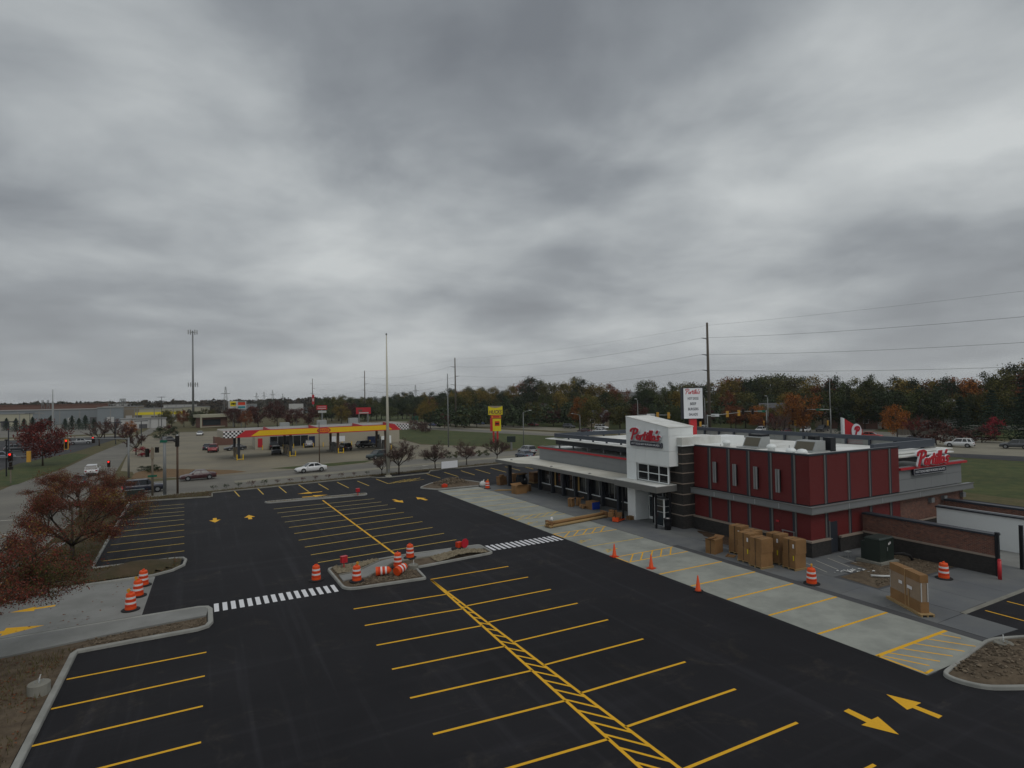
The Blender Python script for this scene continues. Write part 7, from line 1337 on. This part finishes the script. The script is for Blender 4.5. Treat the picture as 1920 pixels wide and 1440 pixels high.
shed(232, 420, 20, 10, 9.5, 'siding_tan', 'roof_light', 'pale industrial block with many small parts left of the side road end', 3, None, 4); shed(289, 420, 30, 14, 8.0, 'cream_wall', 'roof_light', 'yellowish low building behind the small trees', 3, None, 3, 'sign_yellow'); shed(338, 560, 24, 12, 9.5, 'siding_white', 'roof_light', 'white two storey building left of the cell mast', 4, None, 4); shed(268, 320, 17, 8, 4.2, 'siding_white', 'roof_light', 'small white shed at the end of the side road', 2, None, 3); shed(297, 318, 6, 6, 4.2, 'siding_white', 'roof_light', 'tiny white shed right of the small white shed', 1)
shed(206, 760, 44, 14, 11.2, 'siding_white', 'roof_light', 'pale flat building on the left horizon', 5); shed(640, 640, 30, 14, 8, 'siding_white', 'roof_light', 'pale building at the horizon right of the red trees', 3); shed(160, 640, 50, 14, 9, 'roof_grey', 'roof_grey', 'grey low building behind the blue warehouse', 4)
p = at_d(400, 300); t = thing('store', 'small brick shop with cream flat roof left of the gas canopy', 'building', (p.x, p.y, 0), .3); MB().bx(-5, 6, 0, 8, 0, 4.6).build('wall', 'brick_house', t); MB().bx(-6, 6.5, -1.6, 8.5, 4.6, 5.9).build('roof', 'cream_wall', t); MB().bx(-5.6, 4.5, -1.5, -1.3, .2, .6).build('front_kerb', 'cream_wall', t); MB().bx(-4.5, 3, -.1, -.01, 1, 3.6).build('shop_window', 'glass_blue', t); MB().bx(-5.9, -5.3, -1.5, -1.0, 0, 4.6).build('porch_post', 'cream_wall', t)
p = at_d(415, 175); t = thing('dumpster_enclosure', 'small brown fenced enclosure at the left end of the gas canopy', 'enclosure', (p.x, p.y, 0), .1); MB().bx(-1.6, 3.5, 0, .3, 0, 2.2).build('front_wall', 'brick_house', t); MB().bx(-1.6, -1.3, .301, 4, 0, 2.2).build('side_wall', 'brick_house', t)
rnd_b = random.Random(9)
for i in range(34):
    px = rnd_b.choice((rnd_b.uniform(-20, 330), rnd_b.uniform(230, 640))); dd = rnd_b.uniform(520, 1100); p = at_d(px, dd); w_, h_ = rnd_b.uniform(8, 30), rnd_b.uniform(4, 8.5); t = thing('far_building', 'small pale building scattered among far trees along the left horizon', 'building', (p.x, p.y, 0), rnd_b.uniform(-.5, .5), 'far buildings at the left horizon'); MB().bx(-w_/2, w_/2, 0, 12, -.3, h_).build('wall', rnd_b.choice(['siding_white', 'cream_wall', 'siding_tan', 'blue_wall', 'roof_light', 'brick_house']), t); MB().bx(-w_/2-.3, w_/2+.3, -.3, 12.3, h_, h_+.6).build('roof', rnd_b.choice(['roof_light', 'roof_grey', 'roof_light']), t)
# light posts of the neighbouring lot
for i, (px, top, by) in enumerate(((16, 792, 866), (56, 775, 812), (217, 793, 833), (303, 745, 802), (265, 790, 835))):
    x, y = G(px, by); h = HT(top, x, y); t = thing('lot_lamp', ['double headed lot lamp at the far left', 'lot lamp with wide arms before the warehouse', 'lot lamp at the edge of the left lot', 'tall thin lamp mast left of the olive tree', 'lot lamp near the maroon tree'][i], 'lot lamp', (x, y, 0), 0, 'lot lamps at the left'); MB().cyl((0, 0, 0), (0, 0, h), .13, .09, 8).build('shaft', 'dark_metal', t); MB().bx(-1.6, 1.6, -.15, .15, h, h+.2).build('lamp_heads', 'dark_metal', t)
# distant tree masses and hills (no single tree can be told apart)
def ridge(name, pts, dist, depth, m, lab, seed):
    rnd_ = random.Random(seed); b = MB(); n = len(pts); cols = []
    dense = []
    for (p0, t0), (p1, t1) in zip(pts, pts[1:]):
        k = max(1, int((p1-p0)/4))
        for j in range(k): dense.append((p0+(p1-p0)*j/k, t0+(t1-t0)*j/k))
    dense.append(pts[-1])
    for px, top in dense:
        u = at_d(px, dist); h = HT(top+rnd_.uniform(-1.2, 1.2), u.x, u.y); w = u.normalized(); b.v += [(u.x, u.y, -1), (u.x+w.x*depth*.1, u.y+w.y*depth*.1, h*.75), (u.x+w.x*depth*.35, u.y+w.y*depth*.35, h), (u.x+w.x*depth, u.y+w.y*depth, h*.5), (u.x+w.x*depth*1.2, u.y+w.y*depth*1.2, -1)]
    for i in range(len(dense)-1):
        for j in range(4): b.f.append((i*5+j, (i+1)*5+j, (i+1)*5+j+1, i*5+j+1)); b.m.append(0)
    o = b.build(name, m, None, True); return o
mat('hill', (.036, .042, .034), .95, .35, .02, col2=(.055, .05, .038)); mat('far_wood', (.034, .034, .02), .95, .4, .05, col2=(.06, .04, .022))
for (nm, pts, dist, dep, m, sd) in (('hills', [(-60, 764), (20, 761), (45, 757), (70, 756), (100, 757), (130, 757), (165, 756), (175, 755), (210, 756), (240, 757), (300, 756), (360, 757), (420, 753), (480, 752), (540, 751), (600, 750), (660, 748), (720, 746), (800, 742), (1000, 738), (1300, 732), (1700, 726), (2100, 720)], 2600, 500, 'hill', 1),):
    struct(ridge(nm, pts, dist, dep, m, '', sd))
np.random.seed(77)
def woods_mass(name, px0, px1, d0, d1, hmin, hmax, n, m, lab, ls):
    P = []; rnd_ = random.Random(n)
    for i in range(n // 45):
        p = at_d(rnd_.uniform(px0, px1), rnd_.uniform(d0, d1)); h = rnd_.uniform(hmin, hmax); r = h*.42
        for k in range(45): a = rnd_.random()*6.283; q = r*math.sqrt(rnd_.random()); z = h*(.25+.75*rnd_.random()); f = math.sqrt(max(.05, 1-((z/h-.55)/.5)**2)); P.append((p.x+q*f*math.cos(a), p.y+q*f*math.sin(a), z))
    me = leaf_mesh(name, P, np.random.uniform(.7, 1.3, len(P))*ls, m, .8); o = link(name, me); tag(o, lab, 'woods', None, 'stuff'); return o
woods_mass('distant_woods', -40, 620, 700, 1500, 9, 15, 26000, 'far_wood', 'brown green mass of distant trees along the left horizon', 1.7)
woods_mass('distant_scrub', 0, 640, 470, 700, 3, 7, 11000, 'far_wood', 'low brownish trees scattered among far buildings at the left', .8)
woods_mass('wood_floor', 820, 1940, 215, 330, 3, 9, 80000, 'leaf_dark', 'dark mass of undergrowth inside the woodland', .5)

# ------------------------------------------------------------------ thin autumn haze
hz_m = bpy.data.materials.new('haze_air'); hz_m.use_nodes = True; n_ = hz_m.node_tree.nodes; n_.clear(); pv = n_.new('ShaderNodeVolumePrincipled'); pv.inputs['Color'].default_value = (.86, .88, .92, 1); pv.inputs['Density'].default_value = .00012; pv.inputs['Anisotropy'].default_value = .1; ou = n_.new('ShaderNodeOutputMaterial'); hz_m.node_tree.links.new(pv.outputs[0], ou.inputs['Volume']); MATS['haze_air'] = hz_m
tag(MB().bx(-4600, 4600, -700, 5300, -2, 75).build('haze', 'haze_air'), 'thin grey haze in the far distance', 'haze', None, 'stuff')
# trees that would share a label: tell them apart by their order along the row
for grp in (WOOD, 'tiny shrubs along the street strip', 'hedge shrubs across the street', 'shrubs in the mulch bed', 'dry brush by the highway'):
    byl = {}
    for o in COL.objects:
        if o.get('group') == grp: byl.setdefault(o['label'], []).append(o)
    ORD = ['first', 'second', 'third', 'fourth', 'fifth', 'sixth', 'seventh', 'eighth', 'ninth', 'tenth', 'eleventh', 'twelfth', 'thirteenth']
    for lab, os_ in byl.items():
        if 1 < len(os_) <= 13:
            os_.sort(key=lambda o: math.atan2(o.location.x, o.location.y))
            for i, o in enumerate(os_): o['label'] = (('left ' if i == 0 else 'right ')+lab) if len(os_) == 2 else ORD[i]+' from left, '+lab
